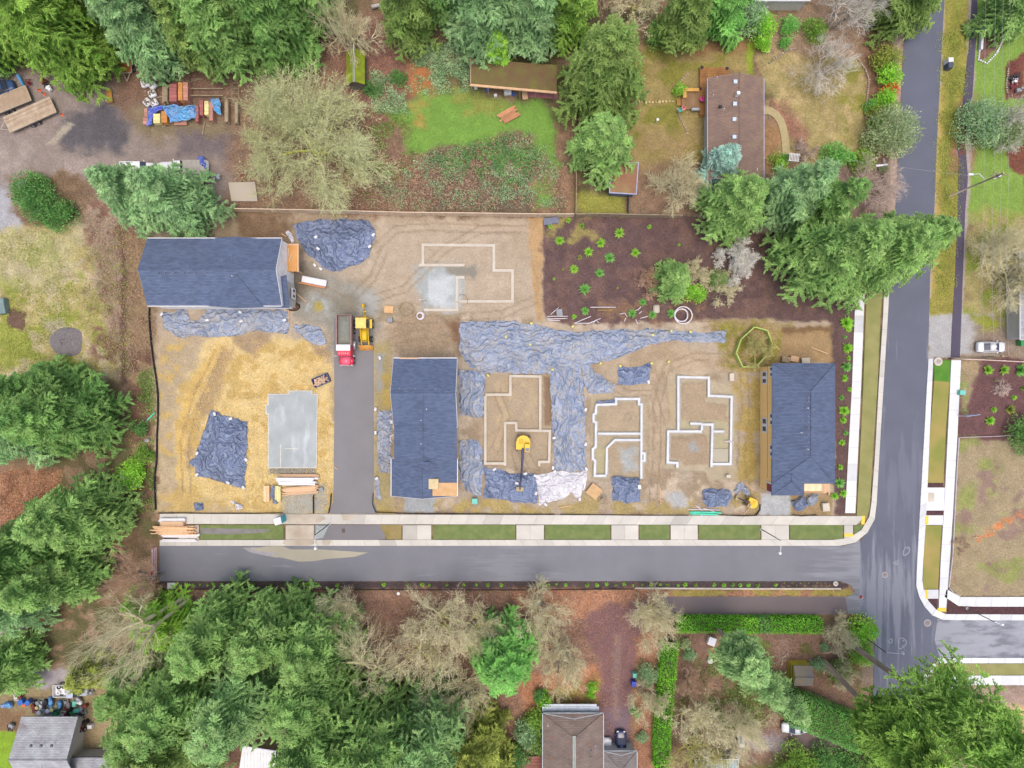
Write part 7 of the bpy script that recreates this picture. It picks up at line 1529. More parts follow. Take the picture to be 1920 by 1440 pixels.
for q in ((317, 157, 331, 190, 1.5, brk, 'maroon brick stack, upper row left'), (333.5, 154, 342, 188, 1.5, bro, 'orange brick stack, upper row middle'), (343, 154, 352, 188, 1.4, pnk, 'brown brick stack, upper row right'),
          (270, 203, 276, 219, .9, pnk, 'narrow pink brick stack at the west end of the tarpaulin'), (268, 220, 277, 233, .7, pnk, 'low pink brick stack at the south-west end of the tarpaulin'),
          (287, 213, 300, 231, 1.0, crm, 'cream block stack under the blue tarpaulin edge'), (302, 208, 313, 230, 1.1, bro, 'orange block stack beside the cream blocks'), (366, 198, 372, 228, 1.1, brk, 'maroon brick stack at the east end of the blue tarpaulin'),
          (374, 188, 381, 216, 1.3, brk, 'slim maroon brick stack right of the blue tarpaulin'), (383, 189, 391, 215, 1.3, crm, 'slim cream block stack right of the blue tarpaulin'), (392, 191, 399, 226, 1.1, pnk, 'dark block stack under the small blue tarpaulin'), (326, 224, 350, 234, .5, pnk, 'low brick row showing below the blue tarpaulin')): crate(*q)
def lumber(x0, y0, x1, y1, z, m, label, n=9, jit=.5, rz=0., wrap=None, layers=3):
    a, b = P(x0, y0, z), P(x1, y1, z); c = ((a[0] + b[0]) / 2, (a[1] + b[1]) / 2); w_, d_ = abs(b[0] - a[0]), abs(b[1] - a[1]); alongx = w_ > d_; L, D = (w_, d_) if alongx else (d_, w_)
    t = thing('lumber_stack', label, 'lumber stack', (c[0], c[1], 0), rz + (0 if alongx else R(90))); mb = MB()
    for k in range(layers):
        for i in range(n): mb.box((random.uniform(-jit, jit), -D / 2 + (i + .5) * D / n, .12 + (k + .5) * (z - .12) / layers), (L * random.uniform(.86, 1), D / n * .93, (z - .12) / layers * .94), tint=random.uniform(.85, 1.14), rz=random.uniform(-.012, .012) * jit * 2)
    mb.build('boards', m, t, local=True)
    for s in (-.3, .3): MB().box((s * L, 0, .06), (.12, D, .11)).build('bearer', oldwood, t, local=True)
    if wrap: mb = MB(); mb.box((wrap[0] * L, 0, z / 2 + .08), (wrap[1] * L, D * 1.04, z * .96)); mb.build('wrap', white, t, local=True)
    return t
lumber(296, 972, 349, 978, .7, white, 'white-wrapped lumber pack at the western end of the pavement', n=3, jit=.1)
lumber(299, 978, 345, 986, .9, wood, 'square-ended tan lumber pack below the white-wrapped pack', n=5, jit=.05)
lumber(287, 987, 360, 1003, .7, mat('lumber_peach', col(250, 206, 160), .7, attr=True, scale=3), 'loose peach-coloured boards jutting towards the trees at the street end', n=11, jit=.9, layers=2)
lumber(301, 1001, 374, 1008, .5, white, 'long white-faced board pack beside the kerb, upper', n=3, jit=.2, layers=1)
lumber(300, 1011, 372, 1016, .4, white, 'long white-faced board pack on the kerb, lower', n=2, jit=.2, layers=1)
lumber(525, 889, 597, 895, .4, wood, 'thin row of pale boards below the finished slab', n=3, jit=.3, layers=2)
lumber(519, 896, 592, 910, .9, white, 'white-wrapped board pack below the finished slab', n=4, jit=.35)
lumber(531, 912, 597, 927, .5, wood, 'fanned pale boards below the white-wrapped pack', n=8, jit=.5, layers=2, rz=.08)
lumber(494, 911, 505, 941, .6, mat('lumber_peach', col(250, 206, 160)), 'upright plywood stack left of the fanned boards', n=2, jit=.05)
lumber(515, 911, 526, 942, .7, crm, 'cream board stack with a dark wrap beside the upright plywood stack', n=3, jit=.05)
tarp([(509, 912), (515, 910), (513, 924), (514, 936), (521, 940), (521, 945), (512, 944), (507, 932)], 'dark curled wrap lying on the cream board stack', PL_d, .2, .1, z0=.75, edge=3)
lumber(440, 188, 446, 232, .8, oldwood, 'weathered board stack beside the huge leafless tree in the timber yard', n=4, jit=.15)
lumber(421, 186, 428, 230, .8, oldwood, 'weathered board stack right of the small blue tarpaulin', n=4, jit=.15); lumber(304, 160, 314, 192, .9, oldwood, 'weathered planks left of the maroon bricks', n=4, jit=.15)
for i, y in enumerate((166, 179)): simple('timber_beam', '%s long pale beam above the slim block stacks' % ('upper', 'lower')[i], 'beam', MB().box((P(387, y, .5)[0], P(387, y, .5)[1], .45), (5.6, .16, .16)), oldwood)
mb = MB()
for s in (-1, 1): mb.box((P(441, 170, 1)[0] + s * .55, P(0, 170, 1)[1], .9), (.1, 2.8, .1))
for s in (-1, -.3, .3, 1): mb.box((P(441, 170, 1)[0], P(0, 170, 1)[1] + s * 1.35, .9), (1.1, .1, .1))
simple('timber_rack', 'open timber frame rack near the huge leafless tree', 'rack', mb, oldwood)
simple('timber_rack', 'brown pallet rack at the top left of the brick yard', 'rack', MB().box((P(268, 141, .5)[0], P(268, 141, .5)[1], .4), (1.1, 1.0, .5)).box((P(285, 147.5, .4)[0], P(285, 147.5, .4)[1], .3), (3.2, .3, .4)), oldwood)
def sack(x, y, r, lb):
    v = P(x, y, .8); t = thing('stone_sack', lb, 'bulk sack', (v[0], v[1], 0), random.random(), 'bulk sacks of stone')
    MB().box((0, 0, .42), (r * 2, r * 1.9, .85), bev=.22).build('sack', white, t, local=True, smooth=True); q = MB()
    for k in range(14): q.box((random.uniform(-.7, .7) * r, random.uniform(-.7, .7) * r, .88), (random.uniform(.15, .4), .15, .12), rz=random.random() * 3, bev=.03, tint=random.uniform(.6, 1.2))
    q.build('stones', mat('stones', col(150, 138, 124), .9, attr=True), t, local=True)
for x, y, lb in ((269.5, 155, 'upper left'), (284, 158, 'upper right'), (283.5, 174, 'middle'), (274, 190, 'lower left'), (287, 191, 'lower right')): sack(x, y, .62, '%s white sack of stones west of the maroon bricks' % lb)
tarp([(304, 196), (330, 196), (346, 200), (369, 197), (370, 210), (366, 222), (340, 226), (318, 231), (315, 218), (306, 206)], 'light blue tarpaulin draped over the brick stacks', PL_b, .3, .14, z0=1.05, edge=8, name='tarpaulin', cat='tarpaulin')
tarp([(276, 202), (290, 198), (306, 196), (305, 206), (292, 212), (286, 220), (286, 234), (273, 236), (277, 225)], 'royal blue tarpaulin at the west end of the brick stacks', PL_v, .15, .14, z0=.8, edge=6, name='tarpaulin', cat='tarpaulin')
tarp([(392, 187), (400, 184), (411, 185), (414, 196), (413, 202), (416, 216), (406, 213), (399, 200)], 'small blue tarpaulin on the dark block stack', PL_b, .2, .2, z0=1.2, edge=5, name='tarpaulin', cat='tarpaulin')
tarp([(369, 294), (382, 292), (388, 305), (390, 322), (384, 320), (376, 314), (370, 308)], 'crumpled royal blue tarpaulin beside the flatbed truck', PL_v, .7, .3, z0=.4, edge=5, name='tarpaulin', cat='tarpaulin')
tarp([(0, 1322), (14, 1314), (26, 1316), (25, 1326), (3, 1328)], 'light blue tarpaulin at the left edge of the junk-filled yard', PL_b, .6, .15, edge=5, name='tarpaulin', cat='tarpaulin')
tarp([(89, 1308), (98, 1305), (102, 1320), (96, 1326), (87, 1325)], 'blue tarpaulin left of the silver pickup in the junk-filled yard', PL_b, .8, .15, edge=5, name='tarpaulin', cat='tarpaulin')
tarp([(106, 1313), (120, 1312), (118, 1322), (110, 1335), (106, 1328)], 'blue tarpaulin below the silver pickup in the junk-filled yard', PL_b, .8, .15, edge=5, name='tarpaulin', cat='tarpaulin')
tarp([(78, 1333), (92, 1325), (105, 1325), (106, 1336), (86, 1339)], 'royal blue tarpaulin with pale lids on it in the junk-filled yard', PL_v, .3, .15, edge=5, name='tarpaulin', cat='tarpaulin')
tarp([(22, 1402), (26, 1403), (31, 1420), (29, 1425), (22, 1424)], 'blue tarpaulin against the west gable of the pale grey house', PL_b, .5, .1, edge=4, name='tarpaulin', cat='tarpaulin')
def drum(x, y, r, h, m, lb, name='barrel', cat='barrel'): v = P(x, y, h); simple(name, lb, cat, MB().cyl((v[0], v[1], h / 2), r, h, 16, r2=r * .92), m)
grn = mat('green_plastic', col(70, 168, 100), .5); teal = mat('teal_plastic', col(120, 206, 190), .5); blu = mat('blue_plastic', col(60, 110, 200), .5); org = mat('orange_plastic', col(244, 112, 76), .5)
drum(72, 1337, .4, .9, white, 'white-lidded drum nearest the grey roof edge'); drum(88.5, 1334, .4, .9, white, 'white-lidded drum on the royal blue tarpaulin'); drum(96, 1332, .35, .9, crm, 'tan-lidded drum right of the white ones'); drum(68, 1328, .32, .8, crm, 'tan drum left of the blue tarpaulins')
drum(103, 1340, .5, .4, grn, 'flat green tub at the edge of the grey roof'); 
def boxthing(x, y, s, m, lb, name, cat, rz=0., bev=.05, lid=None):
    v = P(x, y, s[2]); t = thing(name, lb, cat, (v[0], v[1], 0), rz); MB().box((0, 0, s[2] / 2), s, bev=bev).build('body', m, t, local=True)
    MB().box((0, 0, s[2] + .03), (s[0] * 1.04, s[1] * 1.04, .07), bev=.02).build('lid', lid or m, t, local=True); return t
boxthing(139, 1320, (.6, .9, .6), teal, 'pale green storage box upper right in the junk-filled yard', 'storage_box', 'box'); boxthing(143, 1333, (.9, .6, .6), teal, 'pale green storage box lower right in the junk-filled yard', 'storage_box', 'box', .2); boxthing(135, 1337, (.7, .6, .5), grn, 'green storage box beside the lower pale green box', 'storage_box', 'box', .4)
boxthing(38, 1317, (.8, .8, .7), blu, 'blue bin left of the junk heap', 'storage_box', 'box', .4); boxthing(51, 1318, (.8, .7, .7), blu, 'blue bin right of its neighbour near the left edge', 'storage_box', 'box', .8); boxthing(45, 1323, (.5, .4, .3), org, 'orange box below the two blue bins', 'storage_box', 'box', .3)
boxthing(168, 1363, (.7, .6, .7), white, 'white box under the trees right of the red garden tractor', 'storage_box', 'box', .1)
kinds = [('scrap_part', 'scrap'), ('scrap_frame', 'scrap')]
jn = [(63, 1317), (70, 1320), (77, 1317), (61, 1326), (80, 1324), (75, 1326), (64, 1332), (84, 1318), (123, 1317), (127, 1324), (125, 1329), (130, 1334), (118, 1340), (124, 1341), (131, 1341), (151, 1330), (156, 1336), (158, 1325), (152, 1341), (148, 1318), (157, 1295), (163, 1292), (170, 1299), (146, 1313), (152, 1360), (160, 1356), (30, 1308), (35, 1306), (18, 1366), (20, 1362), (26, 115), (80, 152), (86, 158), (90, 165), (52, 154), (380, 335), (402, 334), (408, 331), (455, 332), (1898, 146), (1904, 152), (1900, 160), (1908, 142), (1912, 168)]
pal = [dark, greyp, steel, mat('rust', col(140, 70, 56), .8), blackm, white, mat('maroon', col(120, 50, 60), .6)]
for i, (x, y) in enumerate(jn):
    v = P(x, y, .5); mb = MB(); where = 'the junk-filled yard in the south-west' if y > 1200 else ('the yard by the trailers' if x < 100 else 'the dirt yard by the blue-green pine' if x < 600 else 'the patio on the right edge'); rz = random.random() * 3
    if i % 2: mb.box((v[0], v[1], .3), (.9, .6, .5), rz=rz, bev=.08).cyl((v[0] + .3, v[1] + .2, .6), .2, .25, 10)
    else:
        for a in (-.35, .35): mb.tube([(v[0] + a, v[1] - .5, .3), (v[0] + a, v[1] + .5, .55)], .06, 5)
        for a in (-.5, 0, .5): mb.tube([(v[0] - .45, v[1] + a, .35), (v[0] + .45, v[1] + a, .4)], .05, 5)
        mb.cyl((v[0], v[1], .3), .24, .5, 12)
    lab = '%s %s, %s from the left in %s' % (('tangle of', 'piece of')[i % 2], ('metal scrap', 'boxy scrap')[i % 2], ordw(sorted([q for q in jn if (q[1] > 1200) == (y > 1200)]).index((x, y))), where)
    simple('scrap_metal' if i % 2 == 0 else 'scrap_box', lab, 'scrap', mb, pal[i % 7], 'scattered scrap')
# red garden tractor
v = P(148, 1366, .8); t = thing('garden_tractor', 'small red garden tractor right of the pale grey roof', 'tractor', (v[0], v[1], 0), R(100)); MB().box((.2, 0, .6), (1.3, .5, .45), bev=.08).build('bonnet', mat('tractor_red', col(150, 56, 50), .5), t, local=True); MB().box((-.5, 0, .75), (.4, .45, .3), bev=.06).build('seat', dark, t, local=True)
for s in (-1, 1): wheel(t, -.5, s * .5, .36, .25); wheel(t, .7, s * .4, .24, .16)
# portable toilet
v = P(525, 974, 1.1); t = thing('portable_toilet', 'turquoise portable toilet with a white roof on the pavement', 'portable toilet', (v[0] + .1, v[1] + .0, .1), R(14)); MB().box((0, 0, 1.05), (1.1, 1.1, 2.1), bev=.05).build('cabin', mat('turquoise', col(84, 190, 206), .5), t, local=True); MB().box((0, 0, 2.17), (1.2, 1.2, .2), bev=.08).build('roof', white, t, local=True); MB().box((.3, .56, 1.0), (.04, .02, 1.7)).box((0, .57, 1.0), (.8, .04, 1.8)).build('door', mat('door_pale', col(220, 230, 236), .5), t, local=True); MB().cyl((.4, -.4, 2.3), .05, .3, 8).build('vent_pipe', white, t, local=True)
for i in range(16):
    x, y = 300 + i * 9 + random.uniform(-3, 3), random.choice((236, 240, 150, 184)) + random.uniform(-3, 3); v = P(x, y)
    simple('loose_board', '%s loose weathered board from the left round the brick and timber stacks' % ordw(i), 'board', MB().box((v[0], v[1], .08), (random.uniform(.8, 2.4), .16, .06), rz=random.choice((0, .2, 1.4, -.5))), oldwood, 'loose boards in the timber yard')
# rubbish skip
v = P(601, 713, .8); t = thing('rubbish_skip', 'dark blue open skip of wood offcuts above the finished slab', 'skip', (v[0], v[1], 0), R(24)); skm = mat('skip_blue', col(96, 108, 150), .6); mb = MB()
for s in (-1, 1): mb.box((0, s * .75, .45), (2.7, .08, .9)); mb.box((s * 1.35, 0, .45), (.08, 1.5, .9))
mb.box((0, 0, .06), (2.6, 1.45, .1)); mb.build('skip_walls', skm, t, local=True)
q = MB()
for k in range(60): q.box((random.uniform(-1.1, 1.1), random.uniform(-.55, .55), random.uniform(.6, .92)), (random.uniform(.3, .8), .16, .1), rz=random.random() * 3.1, ry=random.uniform(-.3, .3), tint=random.uniform(.7, 1.2))
q.build('offcuts', mat('offcut', col(220, 186, 158), .8, attr=True), t, local=True)
# white-wrapped beam pack by the north-west house
v = P(588, 528, .6); t = thing('wrapped_pack', 'white-wrapped timber pack lying on the wet gravel east of the north-west house', 'timber pack', (v[0], v[1], 0), R(-11)); MB().box((0, .12, .35), (4.2, 1.1, .62), bev=.15).build('wrap', white, t, local=True); MB().box((-.2, -.62, .3), (4.4, .22, .4)).build('boards', mat('board_orange', col(216, 142, 96), .7), t, local=True)
# small site things
def slab_(x, y, w_, d_, z, m, lb, name, cat, rz=0., th=.06): v = P(x, y, z); return simple(name, lb, cat, MB().box((v[0], v[1], z), (w_, d_, th), rz=rz), m)
simple('plywood_sheet', 'square plywood sheet on bearers right of the backhoe loader', 'plywood', MB().box((P(729, 580, .3)[0], P(729, 580, .3)[1], .3), (1.5, 1.2, .06), rz=-.08).box((P(729, 580, .3)[0], P(729, 580, .3)[1], .14), (1.2, .12, .24)), ply)
boxthing(731, 600, (.8, .8, .5), greyp, 'grey utility box right of the backhoe loader', 'utility_box', 'utility box', .1)
boxthing(890, 940, (.9, .9, .7), teal, 'pale green utility box south-east of the central house', 'utility_box', 'utility box'); boxthing(1805, 736, (.9, .8, .7), teal, 'pale green utility box by the pavement beside the east bed', 'utility_box', 'utility box')
boxthing(602, 918, (.7, .6, .3), greyp, 'small grey meter box near the fanned boards', 'utility_box', 'utility box', .3)
boxthing(1372, 707, (.7, 1.2, .35), mat('pale_stone', col(214, 206, 190), .8), 'pale block footing above the largest pit', 'concrete_block', 'concrete block'); boxthing(1366, 893, (.7, .5, .25), mat('pale_stone', col(214, 206, 190), .8), 'small pale block in the muddy bottom corner of the largest pit', 'concrete_block', 'concrete block')
boxthing(1199, 913, (.5, .7, .3), white, 'white box on the edge of the dark crumpled sheet', 'box', 'box', .1)
boxthing(1549, 951, (1.1, 1.3, .6), mat('pale_stone', col(226, 214, 200), .8), 'pale square cover in the mulch beside the east house', 'stone_cover', 'cover', .1)
boxthing(1027, 415, (1.3, 1.1, .4), mat('slate_box', col(120, 126, 146), .6), 'dark board pack at the fence corner of the mulch bed, left', 'board_pack', 'board pack', .05); boxthing(1040, 413, (1.3, 1.0, .35), mat('slate_box', col(120, 126, 146), .6), 'dark board pack at the fence corner of the mulch bed, right', 'board_pack', 'board pack', .05)
boxthing(1049, 586, (1.0, 1.1, .4), greyp, 'grey box behind the white pipes in the mulch bed', 'box', 'box', .1); simple('boulder', 'pale boulder in the mulch bed left of the white coil', 'boulder', MB().box((P(1231, 579, .4)[0], P(1231, 579, .4)[1], .3), (1.1, 1.4, .7), bev=.3), mat('boulder', col(206, 196, 180), .85, bump=.05), smooth=True)
simple('boulder', 'grey boulder by the silt fence below the mint pipe', 'boulder', MB().box((P(275, 826, .3)[0], P(275, 826, .3)[1], .25), (.9, .6, .5), bev=.2), mat('boulder2', col(176, 170, 172), .85), smooth=True)
def pipe(pts, r, m, lb, name='pipe', cat='pipe', z=.12, group=None): simple(name, lb, cat, MB().tube([P(x, y, z) for x, y in pts], r, 7), m, group)
pvc = mat('pvc_white', col(238, 230, 236), .4)
for i, pts in enumerate(([(1032, 590), (1047, 577)], [(1026, 593), (1065, 593)], [(1025, 598), (1064, 597)], [(1027, 600), (1050, 601)], [(1107, 576), (1155, 576)], [(1077, 606), (1108, 593)], [(1078, 606), (1105, 606), (1126, 597)], [(1112, 607), (1117, 600), (1123, 605)], [(1162, 589), (1172, 587), (1176, 595)], [(1170, 604), (1173, 596)], [(1191, 582), (1196, 581), (1202, 575)], [(1192, 599), (1196, 608)], [(1200, 597), (1215, 593)], [(1198, 588), (1203, 584)])):
    pipe(pts, .07, pvc, '%s white drain pipe from the left along the mulch bed edge' % ordw(i), group='loose white drain pipes')
pipe([(1120, 582), (1148, 581), (1148, 586)], .05, mat('yellow_pipe', col(200, 176, 96), .5), 'bent yellow pipe below the straight white pipe in the mulch bed')
def coil(x, y, r0, r1, m, lb, n=4, sc=(1, 1)):
    v = P(x, y, .3); pts = [(v[0] + (r0 + (r1 - r0) * abs(math.sin(a / 4))) * math.cos(a) * sc[0], v[1] + (r0 + (r1 - r0) * abs(math.sin(a / 4))) * math.sin(a) * sc[1], .1 + .3 * a / (6.28 * n)) for a in np.linspace(0, 6.283 * n, 22 * n)]
    simple('pipe_coil', lb, 'pipe coil', MB().tube(pts, .1, 6), m)
coil(1280, 591, .75, 1.5, pvc, 'large coil of white drain pipe in the mulch bed', 9, (1.05, 1)); coil(788, 592, .42, .62, pvc, 'small white pipe coil below the northern foundation', 3)
pipe([(749 + 0, 580), (752, 571), (762, 567), (773, 570), (777, 580), (771, 589), (760, 592), (751, 588), (749, 580)], .04, oldwood, 'large thin loop of hose left of the small white pipe coil', 'hose', 'hose')
pipe([(861, 552), (872, 553), (877, 562), (876, 570)], .04, oldwood, 'thin curved hose inside the northern foundation', 'hose', 'hose')
pipe([(785, 562), (800, 563), (790, 563), (797, 575)], .07, pvc, 'white pipe fittings at the corner of the northern foundation')
pipe([(736, 775), (731, 780), (732, 790)], .09, pvc, 'upper white curved conduit left of the central house'); pipe([(738, 814), (732, 819), (732, 826), (737, 830)], .09, pvc, 'lower white curved conduit left of the central house')
pipe([(276, 788), (291, 773)], .13, mat('mint', col(100, 226, 190), .5), 'short mint-green pipe beside the silt fence')
pipe([(1293, 960), (1352, 961)], .16, mat('mint', col(100, 226, 190), .5), 'mint-green pipes lying along the pavement left of the mini digger'); pipe([(1294, 963), (1346, 965)], .16, mat('mint', col(100, 226, 190), .5), 'lower mint-green pipe along the pavement edge')
for i, pts in enumerate(([(1290, 955), (1350, 956)], [(1304, 947), (1317, 957)], [(1318, 953), (1335, 957)], [(1310, 960), (1320, 972)], [(1335, 958), (1352, 963)])): pipe(pts, .07, pvc, '%s white pipe beside the mint-green pipes' % ordw(i), group='white pipes by the mint pipes')
pipe([(1358, 827.5), (1376, 829)], .08, pvc, 'upper white pipe crossing the wall of the largest pit', z=.25); pipe([(1366, 825), (1369, 830)], .06, pvc, 'short white pipe stub on the wall of the largest pit', z=.28)
pipe([(33, 141), (46, 163)], .22, mat('sky_blue_pipe', col(90, 170, 240), .4), 'thick sky-blue pipe leading under the cedar from the upper trailer', z=.6)
# boards scattered round the site
for i, (x0, y0, x1, y1, lb) in enumerate(((1398, 905, 1413, 920, 'thin stick above the mini digger'), (1395, 964, 1405, 953, 'short stick below the mini digger'), (1520, 651, 1552, 663, 'long pale board in the sunken plot north of the east house'), (541, 578, 542, 606, 'upright board at the south-east corner of the north-west house'), (516, 594, 538, 606, 'slanting stake beside the long plastic sheet'), (550, 545, 575, 567, 'thin lath on the wet gravel by the north-west house'), (627, 875, 632, 880, 'tiny offcut on the asphalt driveway'), (1233, 935, 1243, 940, 'stake right of the dark crumpled sheet'), (1238, 915, 1239, 945, 'thin upright stake right of the dark crumpled sheet'), (1047, 952, 1070, 948, 'thin lath below the off-white ground sheet'), (733, 607, 738, 613, 'offcut below the grey utility box'), (528, 438, 537, 444, 'pale batten beside the pale plastic strip'))):
    a, b = P(x0, y0, .1), P(x1, y1, .1); L = math.dist(a, b); simple('loose_board', lb, 'board', MB().box(((a[0] + b[0]) / 2, (a[1] + b[1]) / 2, .1), (L, .12, .06), rz=math.atan2(b[1] - a[1], b[0] - a[0])), wood)
v = P(1114, 921, .3); t = thing('plywood_ramp', 'leaning plywood box frame between the off-white sheet and the dark crumpled sheet', 'plywood', (v[0], v[1], 0), R(-38)); MB().box((0, 0, .5), (2.2, 2.0, .08), ry=.12).build('top', mat('ply_box', col(206, 170, 124), .7), t, local=True); MB().box((0, 0, .22), (2.0, 1.8, .4)).build('frame', wood, t, local=True)
v = P(1130, 936, .3); simple('cable_reel', 'round wooden cable reel right of the plywood box frame', 'reel', MB().cyl((v[0], v[1], .35), .3, .6, 12).tube([(v[0] + .7 * math.cos(a), v[1] + .7 * math.sin(a), .68) for a in np.linspace(0, 6.283, 17)], .05, 5).tube([(v[0] - .7, v[1], .66), (v[0] + .7, v[1], .66)], .04, 4).tube([(v[0], v[1] - .7, .66), (v[0], v[1] + .7, .66)], .04, 4), oldwood)
v = P(1178, 782, 0); mb = MB()
for a in (-.45, .45): mb.box((v[0] + a, v[1], -.15), (.1, 1.4, .08), rz=.5)
mb.box((v[0], v[1] + .6, -.13), (1.1, .1, .08), rz=.5).box((v[0], v[1] - .5, -.13), (1.1, .1, .08), rz=.5); simple('timber_lattice', 'small open timber frame lying inside the left pit', 'frame', mb, oldwood)
for i, (x, y) in enumerate(((1474, 674), (1490, 673), (1511, 676))): boxthing(x, y, (1.3, .9, .4), (oldwood, wood, mat('pale_stone', col(214, 206, 190)))[i], '%s on the soil behind the east house' % ('brown pallet', 'tan wooden crate', 'pale block')[i], ('pallet', 'crate', 'concrete_block')[i], ('pallet', 'crate', 'block')[i], random.uniform(-.2, .3))
lumber(1541, 904, 1556, 926, .5, wood, 'loose lumber beside the porch of the east house', n=6, jit=.25, layers=2)
simple('soil_pile', 'brown soil heap at the south-east corner of the north-west house', 'soil pile', MB().loft([[(P(549, 575)[0] + r_ * 1.3 * math.cos(a), P(549, 575)[1] + r_ * .8 * math.sin(a), z) for a in np.arange(0, 6.2, .5)] for r_, z in ((1., 0), (.7, .35), (.3, .5))]), mat('soil_dark', col(104, 82, 66), .95, bump=.1))
def heap(px, py, r, h, m, lb, sx=1., name='gravel_heap', cat='heap'):
    v = P(px, py); rings = []
    for f in (1.25, .95, .7, .4, .12): rings.append([(r * f * sx * (1 + .1 * math.sin(3 * a + f * 4)) * math.cos(a), r * f * (1 + .1 * math.cos(2 * a)) * math.sin(a), h * max(0, 1 - f / 1.25) ** .9 * (1 + .1 * math.sin(5 * a)) - .03) for a in np.arange(6.28, 0, -.3)])
    o = simple(name, lb, cat, MB().loft([[(x + v[0], y + v[1], z) for x, y, z in q] for q in rings], smooth=False), m)
heap(126, 641, 2.2, 1.2, mat('heap_grey', col(150, 143, 142), .95, c2=col(112, 106, 110), scale=6), 'dark grey gravel heap in the west field'); heap(30, 600, 1.2, .4, mat('heap_brown', col(116, 92, 78), .95, bump=.1), 'small brown soil patch heap near the left edge')
v = P(2, 574, 1); simple('trailer_box', 'grey-green box cut by the left edge beside the small brown soil heap', 'box', MB().box((v[0] - .6, v[1], .5), (2.2, 2.6, 1.), rz=.15, bev=.08), mat('box_green', col(128, 150, 150), .6))
boxthing(40, 346, (1.4, 1.1, .5), mat('grey_cover', col(160, 164, 176), .5), 'grey covered box above the dark laurel bushes', 'covered_box', 'box', .5)
# orange cones / scraps near the trailers
for x, y, lb in ((72, 168, 'orange-red plastic piece right of the upper trailer'), (81, 175, 'orange traffic cone lying between the trailers'), (115, 214, 'orange cone right of the lower trailer'), (188, 162, 'orange piece under the cedar edge')):
    v = P(x, y, .3); simple('traffic_cone', lb, 'traffic cone', MB().box((v[0], v[1], .03), (.42, .42, .05)).cyl((v[0], v[1], .35), .17, .6, 12, r2=.04), org)
slab_(205, 180, .9, 2.2, .3, mat('orange_board', col(206, 146, 76), .7), 'narrow orange board lying in the dirt below the cedar', 'loose_board', 'board', .1)
simple('block', 'pale concrete blocks wall top beside the fence below the huge tree', 'wall', MB().prism(PP([(428, 342), (478, 341), (483, 377), (434, 377)], .3), 0, .3), mat('pale_yard', col(192, 182, 168), .8, c2=col(190, 180, 164), scale=.4))
simple('fallen_log', 'pale fallen log at the top edge beside the leafless tree', 'log', MB().tube([P(697, 13, .5), P(715, 9, .6), P(737, 3, .5)], [.32, .28, .2], 8), mat('pale_log', col(196, 192, 188), .9, var=.2, scale=4))
lumber(937, 204, 972, 226, .35, mat('cedar_boards', col(198, 144, 106), .8, attr=True), 'fanned reddish boards lying on the bright lawn', n=6, jit=.4, layers=2, rz=.5)
# under the carport
for i, (x, y, m, s, lb) in enumerate(((892, 164, white, (.5, .4, .4), 'white box under the left end of the carport'), (915, 168, blu, (.6, .4, .5), 'blue crate under the carport'), (929, 178, white, (.5, .4, .5), 'white machine in front of the carport'), (952, 172, white, (1.2, .6, .7), 'white appliance under the carport'), (963, 176, blu, (.4, .5, .4), 'small blue crate right of the white appliance'), (984, 177, wood, (.9, 1.5, .4), 'pale boards leaning out of the carport'))): boxthing(x, y, s, m, lb, ('box', 'crate', 'appliance', 'appliance', 'crate', 'board_pack')[i], ('box', 'crate', 'appliance', 'appliance', 'crate', 'boards')[i], .1)
# deck things
v = P(1316, 183, 1.8)
def umbrella_(x, y, m, lb): v = P(x, y, 1.6); t = thing('folded_parasol', lb, 'parasol', (v[0], v[1], .4)); MB().tube([(0, 0, 0), (0, 0, 1.5)], .03, 5).build('pole', steel, t, local=True); MB().cyl((0, 0, 1.1), .38, .3, 12, r2=.05).build('canopy', m, t, local=True)
umbrella_(1318, 184, mat('pink', col(240, 70, 160), .5), 'bright pink parasol on the deck beside the brown roof'); umbrella_(1283, 201, mat('salmon', col(250, 140, 140), .5), 'salmon pink parasol at the lower edge of the deck'); umbrella_(1277, 204, mat('teal_p', col(90, 186, 170), .5), 'teal parasol left of the salmon one')
drum(1316.5, 126, .3, .6, dark, 'dark planter at the upper left corner of the deck', 'planter', 'planter'); drum(1363.5, 128, .3, .6, dark, 'dark planter at the upper right corner of the deck', 'planter', 'planter'); drum(1313.5, 166.5, .25, .6, blackm, 'small black planter beside the bench on the deck', 'planter', 'planter')
v = P(1304, 205, .8); simple('barbecue', 'grey barbecue on the lower edge of the deck', 'barbecue', MB().box((v[0], v[1], .8), (1.4, .5, .4), bev=.1), steel)
simple('bird_bath', 'white-topped pole on the yellowish lawn', 'bird bath', MB().tube([(P(1230, 230)[0], P(1230, 230)[1], 0), (P(1230, 230)[0], P(1230, 230)[1], 1.1)], .05, 6).cyl((P(1230, 230)[0], P(1230, 230)[1], 1.15), .22, .1, 14), white)
